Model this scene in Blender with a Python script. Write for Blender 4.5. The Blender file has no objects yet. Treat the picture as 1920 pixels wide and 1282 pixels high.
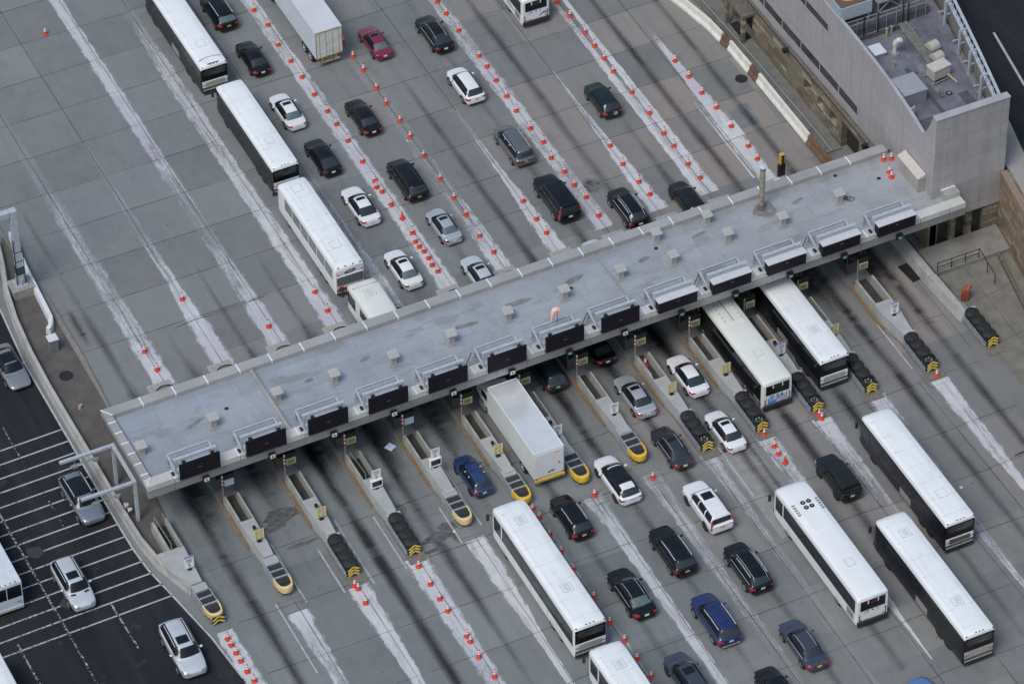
import bpy, bmesh, math, random
from mathutils import Vector, Matrix
random.seed(7)
R = math.radians
scn = bpy.context.scene
COL = scn.collection

# ------------------------------------------------------------------ camera
cam_d = bpy.data.cameras.new('camera')
cam_d.sensor_width = 36.0
cam_d.lens = 156.906
cam_d.clip_start = 1.0
cam_d.clip_end = 3000.0
cam = bpy.data.objects.new('camera', cam_d)
COL.objects.link(cam)
cam.matrix_world = Matrix.Translation((-110.518, -236.708, 244.991)) @ Matrix.Rotation(R(-25.0277), 4, 'Z') \
    @ Matrix.Rotation(R(90 - 43.1617), 4, 'X') @ Matrix.Rotation(R(-0.923), 4, 'Z')
scn.camera = cam

# ------------------------------------------------------------------ light: bright overcast
SUN_EL, SUN_AZ = R(56), R(238)
world = bpy.data.worlds.new('World')
scn.world = world
world.use_nodes = True
wn = world.node_tree
wn.nodes.clear()
sky = wn.nodes.new('ShaderNodeTexSky')
sky.sky_type = 'NISHITA'
sky.sun_disc = False
sky.sun_elevation = SUN_EL
sky.sun_rotation = SUN_AZ
sky.air_density = 1.6
sky.dust_density = 2.2
sky.ozone_density = 1.0
bg = wn.nodes.new('ShaderNodeBackground')
bg.inputs['Strength'].default_value = 0.105
wo = wn.nodes.new('ShaderNodeOutputWorld')
wn.links.new(sky.outputs[0], bg.inputs['Color'])
wn.links.new(bg.outputs[0], wo.inputs['Surface'])
sun_d = bpy.data.lights.new('sun', 'SUN')
sun_d.energy = 1.5
sun_d.angle = R(22)
sun_d.color = (1.0, 0.975, 0.94)
sun = bpy.data.objects.new('sun', sun_d)
COL.objects.link(sun)
# light arrives from azimuth SUN_AZ (clockwise from +Y)
sd = Vector((math.sin(SUN_AZ) * math.cos(SUN_EL), math.cos(SUN_AZ) * math.cos(SUN_EL), math.sin(SUN_EL)))
sun.rotation_euler = sd.to_track_quat('Z', 'Y').to_euler()
scn.view_settings.view_transform = 'Standard'
scn.view_settings.look = 'None'
scn.view_settings.gamma = 1.0
scn.view_settings.exposure = 0.22

# ------------------------------------------------------------------ node helpers
def newmat(name):
    m = bpy.data.materials.new(name)
    m.use_nodes = True
    nt = m.node_tree
    nt.nodes.clear()
    out = nt.nodes.new('ShaderNodeOutputMaterial')
    b = nt.nodes.new('ShaderNodeBsdfPrincipled')
    nt.links.new(b.outputs[0], out.inputs['Surface'])
    return m, nt, b, out

def setin(nt, sock, v):
    if hasattr(v, 'is_output'):
        nt.links.new(v, sock)
    else:
        try:
            sock.default_value = v
        except Exception:
            sock.default_value = (*v, 1.0) if len(v) == 3 else v

def nmath(nt, op, a, b=None, c=None, clamp=False):
    n = nt.nodes.new('ShaderNodeMath')
    n.operation = op
    n.use_clamp = clamp
    setin(nt, n.inputs[0], a)
    if b is not None: setin(nt, n.inputs[1], b)
    if c is not None: setin(nt, n.inputs[2], c)
    return n.outputs[0]

def nmix(nt, f, a, b, mode='MIX'):
    n = nt.nodes.new('ShaderNodeMix')
    n.data_type = 'RGBA'
    n.blend_type = mode
    setin(nt, n.inputs[0], f)
    for s, v in ((n.inputs[6], a), (n.inputs[7], b)):
        if hasattr(v, 'is_output'): nt.links.new(v, s)
        else: s.default_value = (v[0], v[1], v[2], 1.0)
    return n.outputs[2]

def nnoise(nt, vec, scale, detail=4.0, rough=0.55, lo=None, hi=None):
    n = nt.nodes.new('ShaderNodeTexNoise')
    n.inputs['Scale'].default_value = scale
    n.inputs['Detail'].default_value = detail
    n.inputs['Roughness'].default_value = rough
    if vec is not None: nt.links.new(vec, n.inputs['Vector'])
    o = n.outputs['Fac']
    if lo is not None: o = nramp(nt, o, lo, hi)
    return o

def nramp(nt, v, lo, hi, a=0.0, b=1.0):
    n = nt.nodes.new('ShaderNodeMapRange')
    n.clamp = True
    setin(nt, n.inputs['Value'], v)
    n.inputs['From Min'].default_value = lo
    n.inputs['From Max'].default_value = hi
    n.inputs['To Min'].default_value = a
    n.inputs['To Max'].default_value = b
    return n.outputs['Result']

def npos(nt):
    return nt.nodes.new('ShaderNodeNewGeometry').outputs['Position']

def nobj(nt):
    return nt.nodes.new('ShaderNodeTexCoord').outputs['Object']

def nmap(nt, vec, scale=(1, 1, 1), rot=(0, 0, 0), loc=(0, 0, 0)):
    n = nt.nodes.new('ShaderNodeMapping')
    n.inputs['Scale'].default_value = scale
    n.inputs['Rotation'].default_value = rot
    n.inputs['Location'].default_value = loc
    nt.links.new(vec, n.inputs['Vector'])
    return n.outputs[0]

def nsep(nt, vec):
    n = nt.nodes.new('ShaderNodeSeparateXYZ')
    nt.links.new(vec, n.inputs[0])
    return n.outputs

def ncomb(nt, x, y, z=0.0):
    n = nt.nodes.new('ShaderNodeCombineXYZ')
    setin(nt, n.inputs[0], x); setin(nt, n.inputs[1], y); setin(nt, n.inputs[2], z)
    return n.outputs[0]

def nbump(nt, b, h, strength=0.3, dist=0.02):
    n = nt.nodes.new('ShaderNodeBump')
    n.inputs['Strength'].default_value = strength
    n.inputs['Distance'].default_value = dist
    nt.links.new(h, n.inputs['Height'])
    nt.links.new(n.outputs[0], b.inputs['Normal'])

MATS = {}
def pbr(name, col, rough=0.6, metal=0.0, var=0.12, scale=3.0, coat=0.0, spec=0.5, grime=0.0, gcol=(0.10, 0.09, 0.08), gscale=1.2, emit=0.0):
    """plain surface with a slight procedural unevenness and optional dirt"""
    if name in MATS: return MATS[name]
    m, nt, b, out = newmat(name)
    v = nobj(nt)
    n1 = nnoise(nt, v, scale, 5)
    f = nramp(nt, n1, 0.3, 0.7)
    c = nmix(nt, f, [x * (1 - var) for x in col], [min(1, x * (1 + var * 0.7)) for x in col])
    if grime:
        n2 = nnoise(nt, v, gscale, 7, 0.65)
        g = nramp(nt, n2, 0.5, 0.78, 0.0, grime)
        c = nmix(nt, g, c, gcol)
    nt.links.new(c, b.inputs['Base Color'])
    b.inputs['Metallic'].default_value = metal
    b.inputs['Specular IOR Level'].default_value = spec
    rr = nramp(nt, n1, 0.2, 0.8, max(0.02, rough * 0.85), min(1, rough * 1.15))
    nt.links.new(rr, b.inputs['Roughness'])
    if coat:
        b.inputs['Coat Weight'].default_value = coat
        b.inputs['Coat Roughness'].default_value = 0.06
    if emit:
        b.inputs['Emission Color'].default_value = (*col, 1)
        b.inputs['Emission Strength'].default_value = emit
    MATS[name] = m
    return m

# ------------------------------------------------------------------ mesh builder
class MB:
    def __init__(s):
        s.v = []; s.f = []; s.m = []; s.uv = None; s.k = None
    def add(s, pts, faces, mi=0):
        o = len(s.v)
        s.v += [tuple(p) for p in pts]
        s.f += [tuple(i + o for i in fc) for fc in faces]
        s.m += [mi] * len(faces)
        return s
    def box(s, x0, x1, y0, y1, z0, z1, mi=0, M=None):
        p = [(x0, y0, z0), (x1, y0, z0), (x1, y1, z0), (x0, y1, z0), (x0, y0, z1), (x1, y0, z1), (x1, y1, z1), (x0, y1, z1)]
        if M is not None: p = [tuple(M @ Vector(q)) for q in p]
        return s.add(p, [(0, 3, 2, 1), (4, 5, 6, 7), (0, 1, 5, 4), (1, 2, 6, 5), (2, 3, 7, 6), (3, 0, 4, 7)], mi)
    def prism(s, poly, z0, z1, mi=0, zt=None):
        n = len(poly)
        p = [(x, y, z0) for x, y in poly] + [(x, y, (z1 if zt is None else zt[i])) for i, (x, y) in enumerate(poly)]
        fc = [tuple(range(n - 1, -1, -1)), tuple(range(n, 2 * n))]
        fc += [(i, (i + 1) % n, n + (i + 1) % n, n + i) for i in range(n)]
        return s.add(p, fc, mi)
    def cyl(s, c, r, h, axis='z', n=16, r2=None, mi=0, cap=True):
        r2 = r if r2 is None else r2
        p = []
        for k, (rr, t) in enumerate(((r, 0), (r2, h))):
            for i in range(n):
                a = 2 * math.pi * i / n
                u, w = rr * math.cos(a), rr * math.sin(a)
                if axis == 'z': q = (c[0] + u, c[1] + w, c[2] + t)
                elif axis == 'x': q = (c[0] + t, c[1] + u, c[2] + w)
                else: q = (c[0] + w, c[1] + t, c[2] + u)
                p.append(q)
        fc = [(i, (i + 1) % n, n + (i + 1) % n, n + i) for i in range(n)]
        if cap: fc += [tuple(range(n - 1, -1, -1)), tuple(range(n, 2 * n))]
        return s.add(p, fc, mi)
    def tube(s, a, b, r, n=8, mi=0, r2=None):
        a, b = Vector(a), Vector(b)
        d = (b - a)
        L = d.length
        q = d.to_track_quat('Z', 'Y').to_matrix()
        r2 = r if r2 is None else r2
        p = []
        for rr, t in ((r, 0), (r2, L)):
            for i in range(n):
                an = 2 * math.pi * (i + .5) / n
                p.append(tuple(a + q @ Vector((rr * math.cos(an), rr * math.sin(an), t))))
        fc = [(i, (i + 1) % n, n + (i + 1) % n, n + i) for i in range(n)] + [tuple(range(n - 1, -1, -1)), tuple(range(n, 2 * n))]
        return s.add(p, fc, mi)
    def bar(s, a, b, w, h=None, mi=0):
        """rectangular bar from a to b"""
        return s.tube(a, b, w * 0.7071, 4, mi)
    def grid(s, fn, us, vs, mi=0):
        p = [tuple(fn(u, v)) for v in vs for u in us]
        n = len(us)
        fc = [(j * n + i, j * n + i + 1, (j + 1) * n + i + 1, (j + 1) * n + i) for j in range(len(vs) - 1) for i in range(n - 1)]
        return s.add(p, fc, mi)
    def loft(s, rings, mi=0, cap=True, closed=True):
        n = len(rings[0])
        p = [q for r in rings for q in r]
        fc = []
        for j in range(len(rings) - 1):
            for i in range(n if closed else n - 1):
                fc.append((j * n + i, j * n + (i + 1) % n, (j + 1) * n + (i + 1) % n, (j + 1) * n + i))
        if cap:
            fc += [tuple(range(n - 1, -1, -1)), tuple((len(rings) - 1) * n + i for i in range(n))]
        return s.add(p, fc, mi)
    def mesh(s, name, smooth=False, bevel=0.0, seg=2, sub=0, normals=True):
        me = bpy.data.meshes.new(name)
        me.from_pydata(s.v, [], s.f)
        me.polygons.foreach_set('material_index', s.m)
        bm = bmesh.new()
        bm.from_mesh(me)
        if normals: bmesh.ops.recalc_face_normals(bm, faces=bm.faces)
        if sub:
            for _ in range(sub):
                pass
        if bevel:
            ed = [e for e in bm.edges if len(e.link_faces) == 2 and e.calc_face_angle(0) > 0.6]
            bmesh.ops.bevel(bm, geom=ed, offset=bevel, segments=seg, affect='EDGES', profile=0.6, clamp_overlap=True)
        bm.to_mesh(me)
        bm.free()
        if smooth:
            me.polygons.foreach_set('use_smooth', [True] * len(me.polygons))
            me.set_sharp_from_angle(angle=R(smooth if smooth is not True else 40))
        return me
    def build(s, name, mats, parent=None, smooth=False, bevel=0.0, seg=2, loc=None, rz=0.0, normals=True):
        me = s.mesh(name, smooth, bevel, seg, normals=normals)
        for m in (mats if isinstance(mats, (list, tuple)) else [mats]): me.materials.append(m)
        return link(name, me, parent, loc, rz)

def link(name, me, parent=None, loc=None, rz=0.0):
    o = bpy.data.objects.new(name, me)
    COL.objects.link(o)
    if parent is not None: o.parent = parent
    if loc is not None: o.location = loc
    if rz: o.rotation_euler = (0, 0, rz)
    return o

def subsurf(me, levels=1):
    """smooth a cage and return the resulting plain mesh"""
    o = bpy.data.objects.new('cage', me)
    COL.objects.link(o)
    md = o.modifiers.new('s', 'SUBSURF')
    md.levels = levels
    dg = bpy.context.evaluated_depsgraph_get()
    r = bpy.data.meshes.new_from_object(o.evaluated_get(dg))
    bpy.data.objects.remove(o)
    return r

def tag(o, label, cat, group=None, kind=None):
    if label: o['label'] = label
    if cat: o['category'] = cat
    if group: o['group'] = group
    if kind: o['kind'] = kind
    return o

def struct(o):
    o['kind'] = 'structure'
    return o

def thing(name, label, cat, loc=(0, 0, 0), rz=0.0, group=None):
    o = bpy.data.objects.new(name, None)
    o.empty_display_size = 0.3
    COL.objects.link(o)
    o.location = loc
    o.rotation_euler = (0, 0, rz)
    return tag(o, label, cat, group)

def dup(root, loc, rz=0.0, label=None, scale=None, group=None):
    r = root.copy(); COL.objects.link(r)
    r.location = loc; r.rotation_euler = (0, 0, rz)
    if scale: r.scale = scale
    if label: r['label'] = label
    if group: r['group'] = group
    for ch in list(root.children):
        c = ch.copy(); COL.objects.link(c); c.parent = r
        for g in list(ch.children):
            d = g.copy(); COL.objects.link(d); d.parent = c
    return r

TEXT = {}
def text_mesh(txt, size):
    key = (txt, size)
    if key in TEXT: return TEXT[key].copy()
    cu = bpy.data.curves.new('lettering', 'FONT')
    cu.body = txt; cu.size = size; cu.align_x = 'CENTER'; cu.align_y = 'CENTER'
    cu.extrude = 0.004
    o = bpy.data.objects.new('lettering', cu)
    COL.objects.link(o)
    dg = bpy.context.evaluated_depsgraph_get()
    me = bpy.data.meshes.new_from_object(o.evaluated_get(dg))
    bpy.data.objects.remove(o)
    TEXT[key] = me
    return me.copy()

def lettering(txt, size, m, parent, loc, rot=(R(90), 0, 0), name='lettering'):
    me = text_mesh(txt, size)
    me.materials.clear(); me.materials.append(m)
    o = link(name, me, parent, loc)
    o.rotation_euler = rot
    return o

ORD = ['first', 'second', 'third', 'fourth', 'fifth', 'sixth', 'seventh', 'eighth', 'ninth', 'tenth', 'eleventh', 'twelfth',
       'thirteenth', 'fourteenth', 'fifteenth', 'sixteenth', 'seventeenth', 'eighteenth', 'nineteenth', 'twentieth']
# ------------------------------------------------------------------ ground materials
GX = [-31.9, -26.83, -21.78, -16.6, -11.69, -6.49, -1.44, 3.3, 8.14, 12.88, 17.72, 22.35, 27.19, 32.6]

def concrete_ground():
    m, nt, b, out = newmat('pavement_concrete')
    p = npos(nt)
    x, y, z = nsep(nt, p)
    sx = nmath(nt, 'FLOOR', nmath(nt, 'DIVIDE', nmath(nt, 'ADD', x, 26.83), 4.915))
    sy = nmath(nt, 'FLOOR', nmath(nt, 'DIVIDE', nmath(nt, 'SUBTRACT', y, 28.65), 4.85))
    wn_ = nt.nodes.new('ShaderNodeTexWhiteNoise'); wn_.noise_dimensions = '2D'
    nt.links.new(ncomb(nt, sx, sy), wn_.inputs['Vector'])
    rnd, rcol = wn_.outputs['Value'], wn_.outputs['Color']
    big = nnoise(nt, p, 0.045, 3, 0.5, 0.38, 0.64)
    right = nramp(nt, nmath(nt, 'ADD', x, nmath(nt, 'MULTIPLY', big, 18.0)), 2.0, 36.0)
    warm = nmath(nt, 'MULTIPLY', right, nramp(nt, rnd, 0.25, 0.9, 0.25, 1.0))
    c = nmix(nt, big, (0.178, 0.198, 0.202), (0.208, 0.219, 0.218))
    c = nmix(nt, warm, c, (0.250, 0.218, 0.200))
    # every slab was poured on its own day
    r2 = nramp(nt, rnd, 0.0, 1.0, 0.83, 1.10)
    c = nmix(nt, 1.0, c, ncomb(nt, r2, r2, r2), 'MULTIPLY')
    # traffic film, drawn out along the lanes
    st = nnoise(nt, nmap(nt, p, (1.5, 0.09, 1)), 1.0, 5, 0.6, 0.42, 0.75)
    c = nmix(nt, nmath(nt, 'MULTIPLY', st, 0.26), c, (0.125, 0.128, 0.138))
    mot = nnoise(nt, p, 0.55, 7, 0.62, 0.35, 0.72)
    c = nmix(nt, nmath(nt, 'MULTIPLY', mot, 0.20), c, (0.30, 0.30, 0.295))
    blot = nnoise(nt, nmap(nt, p, (1, .6, 1)), 0.26, 7, 0.72, 0.54, 0.74)
    c = nmix(nt, nmath(nt, 'MULTIPLY', blot, 0.34), c, (0.105, 0.104, 0.108))
    scr = nnoise(nt, nmap(nt, p, (3.2, 0.22, 1), (0, 0, .06)), 1.0, 6, .7, .60, .74)
    c = nmix(nt, nmath(nt, 'MULTIPLY', scr, 0.28), c, (0.31, 0.31, 0.31))
    drip = nnoise(nt, nmap(nt, p, (1.0, .5, 1)), 3.4, 4, .6, .66, .72)
    c = nmix(nt, nmath(nt, 'MULTIPLY', drip, nmath(nt, 'MULTIPLY', st, .75)), c, (0.055, 0.053, 0.058))
    fine = nnoise(nt, p, 9.0, 6, 0.75)
    c = nmix(nt, nramp(nt, fine, 0.35, 0.7, 0.0, 0.20), c, (0.11, 0.115, 0.118))
    spot = nnoise(nt, p, 2.3, 2, 0.4, 0.735, 0.76)
    c = nmix(nt, nmath(nt, 'MULTIPLY', spot, 0.45), c, (0.06, 0.058, 0.06))
    nt.links.new(c, b.inputs['Base Color'])
    b.inputs['Roughness'].default_value = 0.85
    b.inputs['Specular IOR Level'].default_value = 0.18
    nbump(nt, b, fine, 0.25, 0.01)
    return m

def asphalt_mat():
    m, nt, b, out = newmat('asphalt')
    p = npos(nt)
    n1 = nnoise(nt, p, 0.16, 4, 0.6, 0.35, 0.68)
    c = nmix(nt, n1, (0.018, 0.018, 0.024), (0.023, 0.028, 0.031))
    n2 = nnoise(nt, p, 14, 6, 0.75, 0.45, 0.75)
    c = nmix(nt, nmath(nt, 'MULTIPLY', n2, 0.4), c, (0.034, 0.036, 0.042))
    tr = nnoise(nt, nmap(nt, p, (0.9, 0.05, 1)), 1.0, 4, 0.5, 0.46, 0.72)
    c = nmix(nt, nmath(nt, 'MULTIPLY', tr, 0.5), c, (0.011, 0.010, 0.014))
    wp = nnoise(nt, nmap(nt, p, (.55, .02, 1)), 1.0, 3, .5, .5, .7)
    c = nmix(nt, nmath(nt, 'MULTIPLY', wp, .55), c, (.036, .040, .044))
    pt = nnoise(nt, p, 0.5, 3, 0.5, 0.66, 0.69)
    c = nmix(nt, nmath(nt, 'MULTIPLY', pt, 0.6), c, (0.042, 0.046, 0.048))
    nt.links.new(c, b.inputs['Base Color'])
    b.inputs['Roughness'].default_value = 0.85
    b.inputs['Specular IOR Level'].default_value = 0.15
    nbump(nt, b, n2, 0.3, 0.01)
    return m

def strip_mat(name, kind):
    """worn sheet: UV u runs across 0..1, attribute k is how much of it is left"""
    m, nt, b, out = newmat(name)
    p = npos(nt)
    uv = nt.nodes.new('ShaderNodeUVMap').outputs[0]
    u, v, _ = nsep(nt, uv)
    ka = nt.nodes.new('ShaderNodeAttribute'); ka.attribute_name = 'k'
    k = ka.outputs['Fac']
    e = nmath(nt, 'SUBTRACT', 1.0, nmath(nt, 'ABSOLUTE', nmath(nt, 'SUBTRACT', nmath(nt, 'MULTIPLY', u, 2.0), 1.0)))  # 0 edge .. 1 middle
    if kind == 'paint':
        rag = nnoise(nt, nmap(nt, p, (1.0, 0.38, 1)), 2.0, 7, 0.72)
        chip = nnoise(nt, nmap(nt, p, (1, .45, 1)), 5.5, 7, 0.75)
        tread = nnoise(nt, nmap(nt, p, (5.0, 0.16, 1)), 1.0, 6, 0.68)
        sweep = nnoise(nt, nmap(nt, p, (0.5, 0.10, 1)), 1.0, 4, 0.6)
        kk = nmath(nt, 'ADD', k, nmath(nt, 'MULTIPLY', nmath(nt, 'SUBTRACT', sweep, 0.5), 0.75))
        ee = nmath(nt, 'ADD', e, nmath(nt, 'MULTIPLY', nmath(nt, 'SUBTRACT', rag, 0.5), 1.25))
        edge = nramp(nt, ee, 0.08, 0.34)
        w = nmath(nt, 'ADD', nmath(nt, 'MULTIPLY', chip, 0.36), nmath(nt, 'ADD', nmath(nt, 'MULTIPLY', rag, 0.24), nmath(nt, 'MULTIPLY', tread, 0.48)))
        w = nramp(nt, nmath(nt, 'ADD', w, nmath(nt, 'MULTIPLY', nmath(nt, 'SUBTRACT', kk, 0.5), 0.60)), 0.49, 0.68)
        w = nmath(nt, 'MULTIPLY', w, nramp(nt, k, 0.0, 0.85, 0.42, 0.95))
        film = nmath(nt, 'MULTIPLY', nramp(nt, tread, .34, .68), nramp(nt, kk, 0.05, 0.6, 0.0, 0.50))
        w = nmath(nt, 'MAXIMUM', w, film)
        al = nmath(nt, 'MULTIPLY', edge, w)
        c = nmix(nt, nnoise(nt, p, 0.8, 5, 0.65, 0.35, 0.7), (0.49, 0.51, 0.535), (0.60, 0.605, 0.615))
        c = nmix(nt, nnoise(nt, nmap(nt, p, (2.5, 0.2, 1)), 1.0, 5, 0.6, 0.5, 0.72), c, (0.37, 0.365, 0.395))
        c = nmix(nt, nnoise(nt, p, 0.07, 2, 0.5, 0.52, 0.66), c, (0.47, 0.45, 0.52))
    elif kind == 'line':
        chip = nnoise(nt, p, 3.5, 6, 0.75)
        al = nmath(nt, 'MULTIPLY', nramp(nt, nmath(nt, 'ADD', chip, nmath(nt, 'MULTIPLY', nmath(nt, 'SUBTRACT', k, 0.5), 0.7)), 0.36, 0.46), 0.95)
        c = nmix(nt, nnoise(nt, p, 2.0, 4, 0.6, 0.35, 0.7), (0.34, 0.35, 0.36), (0.50, 0.505, 0.51))
    elif kind == 'stain_shade':
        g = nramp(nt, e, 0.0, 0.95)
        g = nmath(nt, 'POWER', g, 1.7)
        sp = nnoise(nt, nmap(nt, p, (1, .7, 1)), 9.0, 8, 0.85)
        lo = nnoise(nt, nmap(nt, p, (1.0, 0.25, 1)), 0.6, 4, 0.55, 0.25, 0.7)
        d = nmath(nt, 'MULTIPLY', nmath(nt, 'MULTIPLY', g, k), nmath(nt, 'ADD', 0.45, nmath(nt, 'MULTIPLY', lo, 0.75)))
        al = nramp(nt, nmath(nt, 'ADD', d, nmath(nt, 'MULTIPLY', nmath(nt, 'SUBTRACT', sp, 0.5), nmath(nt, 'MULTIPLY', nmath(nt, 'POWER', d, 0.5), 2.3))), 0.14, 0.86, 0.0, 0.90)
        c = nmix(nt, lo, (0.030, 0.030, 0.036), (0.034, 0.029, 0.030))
    else:  # joint
        ch = nnoise(nt, p, 1.6, 6, 0.75)
        al = nmath(nt, 'MULTIPLY', nmath(nt, 'MULTIPLY', nramp(nt, nmath(nt, 'ADD', e, nmath(nt, 'SUBTRACT', ch, 0.5)), 0.0, 0.7), k), nramp(nt, nnoise(nt, p, .35, 3), .3, .65, .35, 1.0))
        c = nmix(nt, ch, (0.028, 0.028, 0.033), (0.05, 0.05, 0.052))
    nt.links.new(c, b.inputs['Base Color'])
    b.inputs['Roughness'].default_value = 0.8
    b.inputs['Specular IOR Level'].default_value = 0.12 if kind != 'line' else .3
    tr = nt.nodes.new('ShaderNodeBsdfTransparent')
    mx = nt.nodes.new('ShaderNodeMixShader')
    nt.links.new(al, mx.inputs[0])
    nt.links.new(tr.outputs[0], mx.inputs[1])
    nt.links.new(b.outputs[0], mx.inputs[2])
    nt.links.new(mx.outputs[0], out.inputs['Surface'])
    return m

class Strips:
    """flat ribbons along given centre lines; UV u across; float attribute k"""
    def __init__(s, z): s.z = z; s.v = []; s.f = []; s.uv = []; s.k = []
    def ribbon(s, pts):   # pts: (x, y, width, k)
        o = len(s.v); acc = 0.0
        for i, (x, y, w, k) in enumerate(pts):
            a = pts[max(0, i - 1)]; b = pts[min(len(pts) - 1, i + 1)]
            dx, dy = b[0] - a[0], b[1] - a[1]
            L = math.hypot(dx, dy) or 1
            nx, ny = -dy / L, dx / L
            if i: acc += math.hypot(x - pts[i - 1][0], y - pts[i - 1][1])
            for t in (-1, 1):
                s.v.append((x + nx * w / 2 * t, y + ny * w / 2 * t, s.z))
                s.uv.append((0.5 + 0.5 * t, acc)); s.k.append(k)
        for i in range(len(pts) - 1):
            q = o + 2 * i
            s.f.append((q, q + 1, q + 3, q + 2))
    def dense(s, keys, step=1.0):   # interpolate keys
        out = []
        for a, b in zip(keys, keys[1:]):
            n = max(1, int(math.hypot(b[0] - a[0], b[1] - a[1]) / step))
            for i in range(n):
                t = i / n
                out.append(tuple(a[j] + (b[j] - a[j]) * t for j in range(4)))
        out.append(tuple(keys[-1]))
        s.ribbon(out)
    def build(s, name, m):
        me = bpy.data.meshes.new(name)
        me.from_pydata(s.v, [], s.f)
        ul = me.uv_layers.new(name='UVMap')
        for lp in me.loops: ul.data[lp.index].uv = s.uv[lp.vertex_index]
        at = me.attributes.new('k', 'FLOAT', 'POINT')
        at.data.foreach_set('value', s.k)
        me.materials.append(m)
        o = link(name, me)
        # all faces up
        bm = bmesh.new(); bm.from_mesh(me)
        for f in bm.faces:
            if f.normal.z < 0: f.normal_flip()
        bm.to_mesh(me); bm.free()
        return struct(o)

def sheet(name, poly, z, m):
    me = bpy.data.meshes.new(name)
    me.from_pydata([(x, y, z) for x, y in poly], [], [tuple(range(len(poly)))])
    if me.polygons[0].normal.z < 0:
        me.flip_normals()
    me.materials.append(m)
    return struct(link(name, me))

M_CONC = concrete_ground()
M_ASPH = asphalt_mat()
sheet('ground', [(-400, -400), (400, -400), (400, 600), (-400, 600)], 0.0, M_CONC)
EDGE = [(-35.35, 70), (-35.35, 22.3), (-35.9, 15), (-35.95, -5), (-35.9, -8), (-35.7, -10.5), (-35.15, -13.4), (-34.1, -19.2), (-33.6, -24), (-33.5, -70)]
sheet('left_road', EDGE + [(-150, -70), (-150, 70)], 0.004, M_ASPH)
# darker paved island between the left road and the first lane
M_ISL = pbr('median_concrete', (0.105, 0.094, 0.086), 0.85, var=0.25, scale=0.8, grime=0.6, gcol=(0.06, 0.052, 0.047), gscale=0.5)

# painted lane dividers upstream (y>7) and downstream (y<-17)
M_PAINT = strip_mat('worn_lane_paint', 'paint')
M_LINE = strip_mat('worn_line_paint', 'line')
M_STAIN_SHADE = strip_mat('oil_rubber_and_shade', 'stain_shade')
M_JOINT = strip_mat('sealed_joint', 'joint')
S = Strips(0.012)
UP = [
    (-26.85, [(7, 2.0, .95), (12, 1.8, .75), (20, 1.6, .6), (30, 1.4, .5), (38, 1.2, .4), (46, .6, .1)]),
    (-21.75, [(7, 1.95, .95), (13, 1.8, .9), (18, 1.0, .7), (26, .85, .5), (34, .5, .3), (38, .3, .25)]),
    (-16.9, [(7, 1.9, .8), (13, 1.7, .7), (20, 1.3, .5), (24, 1.3, .4), (32, 1.35, .66), (45, 1.3, .7), (60, 1.2, .7), (75, 1.1, .7)]),
    (-11.85, [(7, 2.0, .9), (14, 1.7, .75), (26, 1.6, .72), (36, 1.6, .68), (44, 1.5, .6), (50, 1.2, .5), (58, .7, .2)]),
    (-6.7, [(7, 1.9, .7), (14, 1.5, .6), (25, 1.2, .45), (38, .9, .3), (46, .6, .1)]),
    (-1.75, [(8, 1.8, .95), (14, 1.6, .85), (24, 1.5, .74), (38, 1.45, .72), (50, 1.4, .7), (70, 1.3, .68)]),
    (3.2, [(8, 1.8, .85), (16, 1.5, .55), (24, 1.35, .42), (32, 1.3, .32), (40, 1.2, .2), (46, .8, .05)]),
    (8.15, [(8, 1.7, .9), (13, 1.35, .8), (18, .75, .75), (24, .35, .65), (28, .2, .6)]),
    (12.85, [(9, 1.9, .7), (15, 1.6, .68), (25, 1.5, .72), (36, 1.45, .66), (48, 1.3, .62), (70, 1.3, .6)]),
    (17.8, [(9, 1.9, .9), (14, 1.4, .8), (19, .85, .7), (24, .4, .65), (29, .2, .6)]),
    (22.1, [(9, 1.1, .8), (16, .95, .9), (26, .9, .85), (34, .6, .6), (46, .5, .55), (65, .5, .5)]),
    (23.0, [(9, 1.0, .8), (17, .9, .95), (24, .8, .95), (34, .5, .9), (46, .4, .7), (65, .4, .5)]),
    (27.75, [(8, 1.6, .8), (13, 1.8, .95), (17, 1.7, .9), (22, 1.2, .85), (27, .7, .7), (30.5, .4, .4)]),
]
for x, ks in UP: S.dense([(x, y, w * 1.08, min(1, k + .03)) for y, w, k in ks])
S.dense([(26.75, 9, .22, .8), (26.75, 20, .22, .6)])
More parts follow.
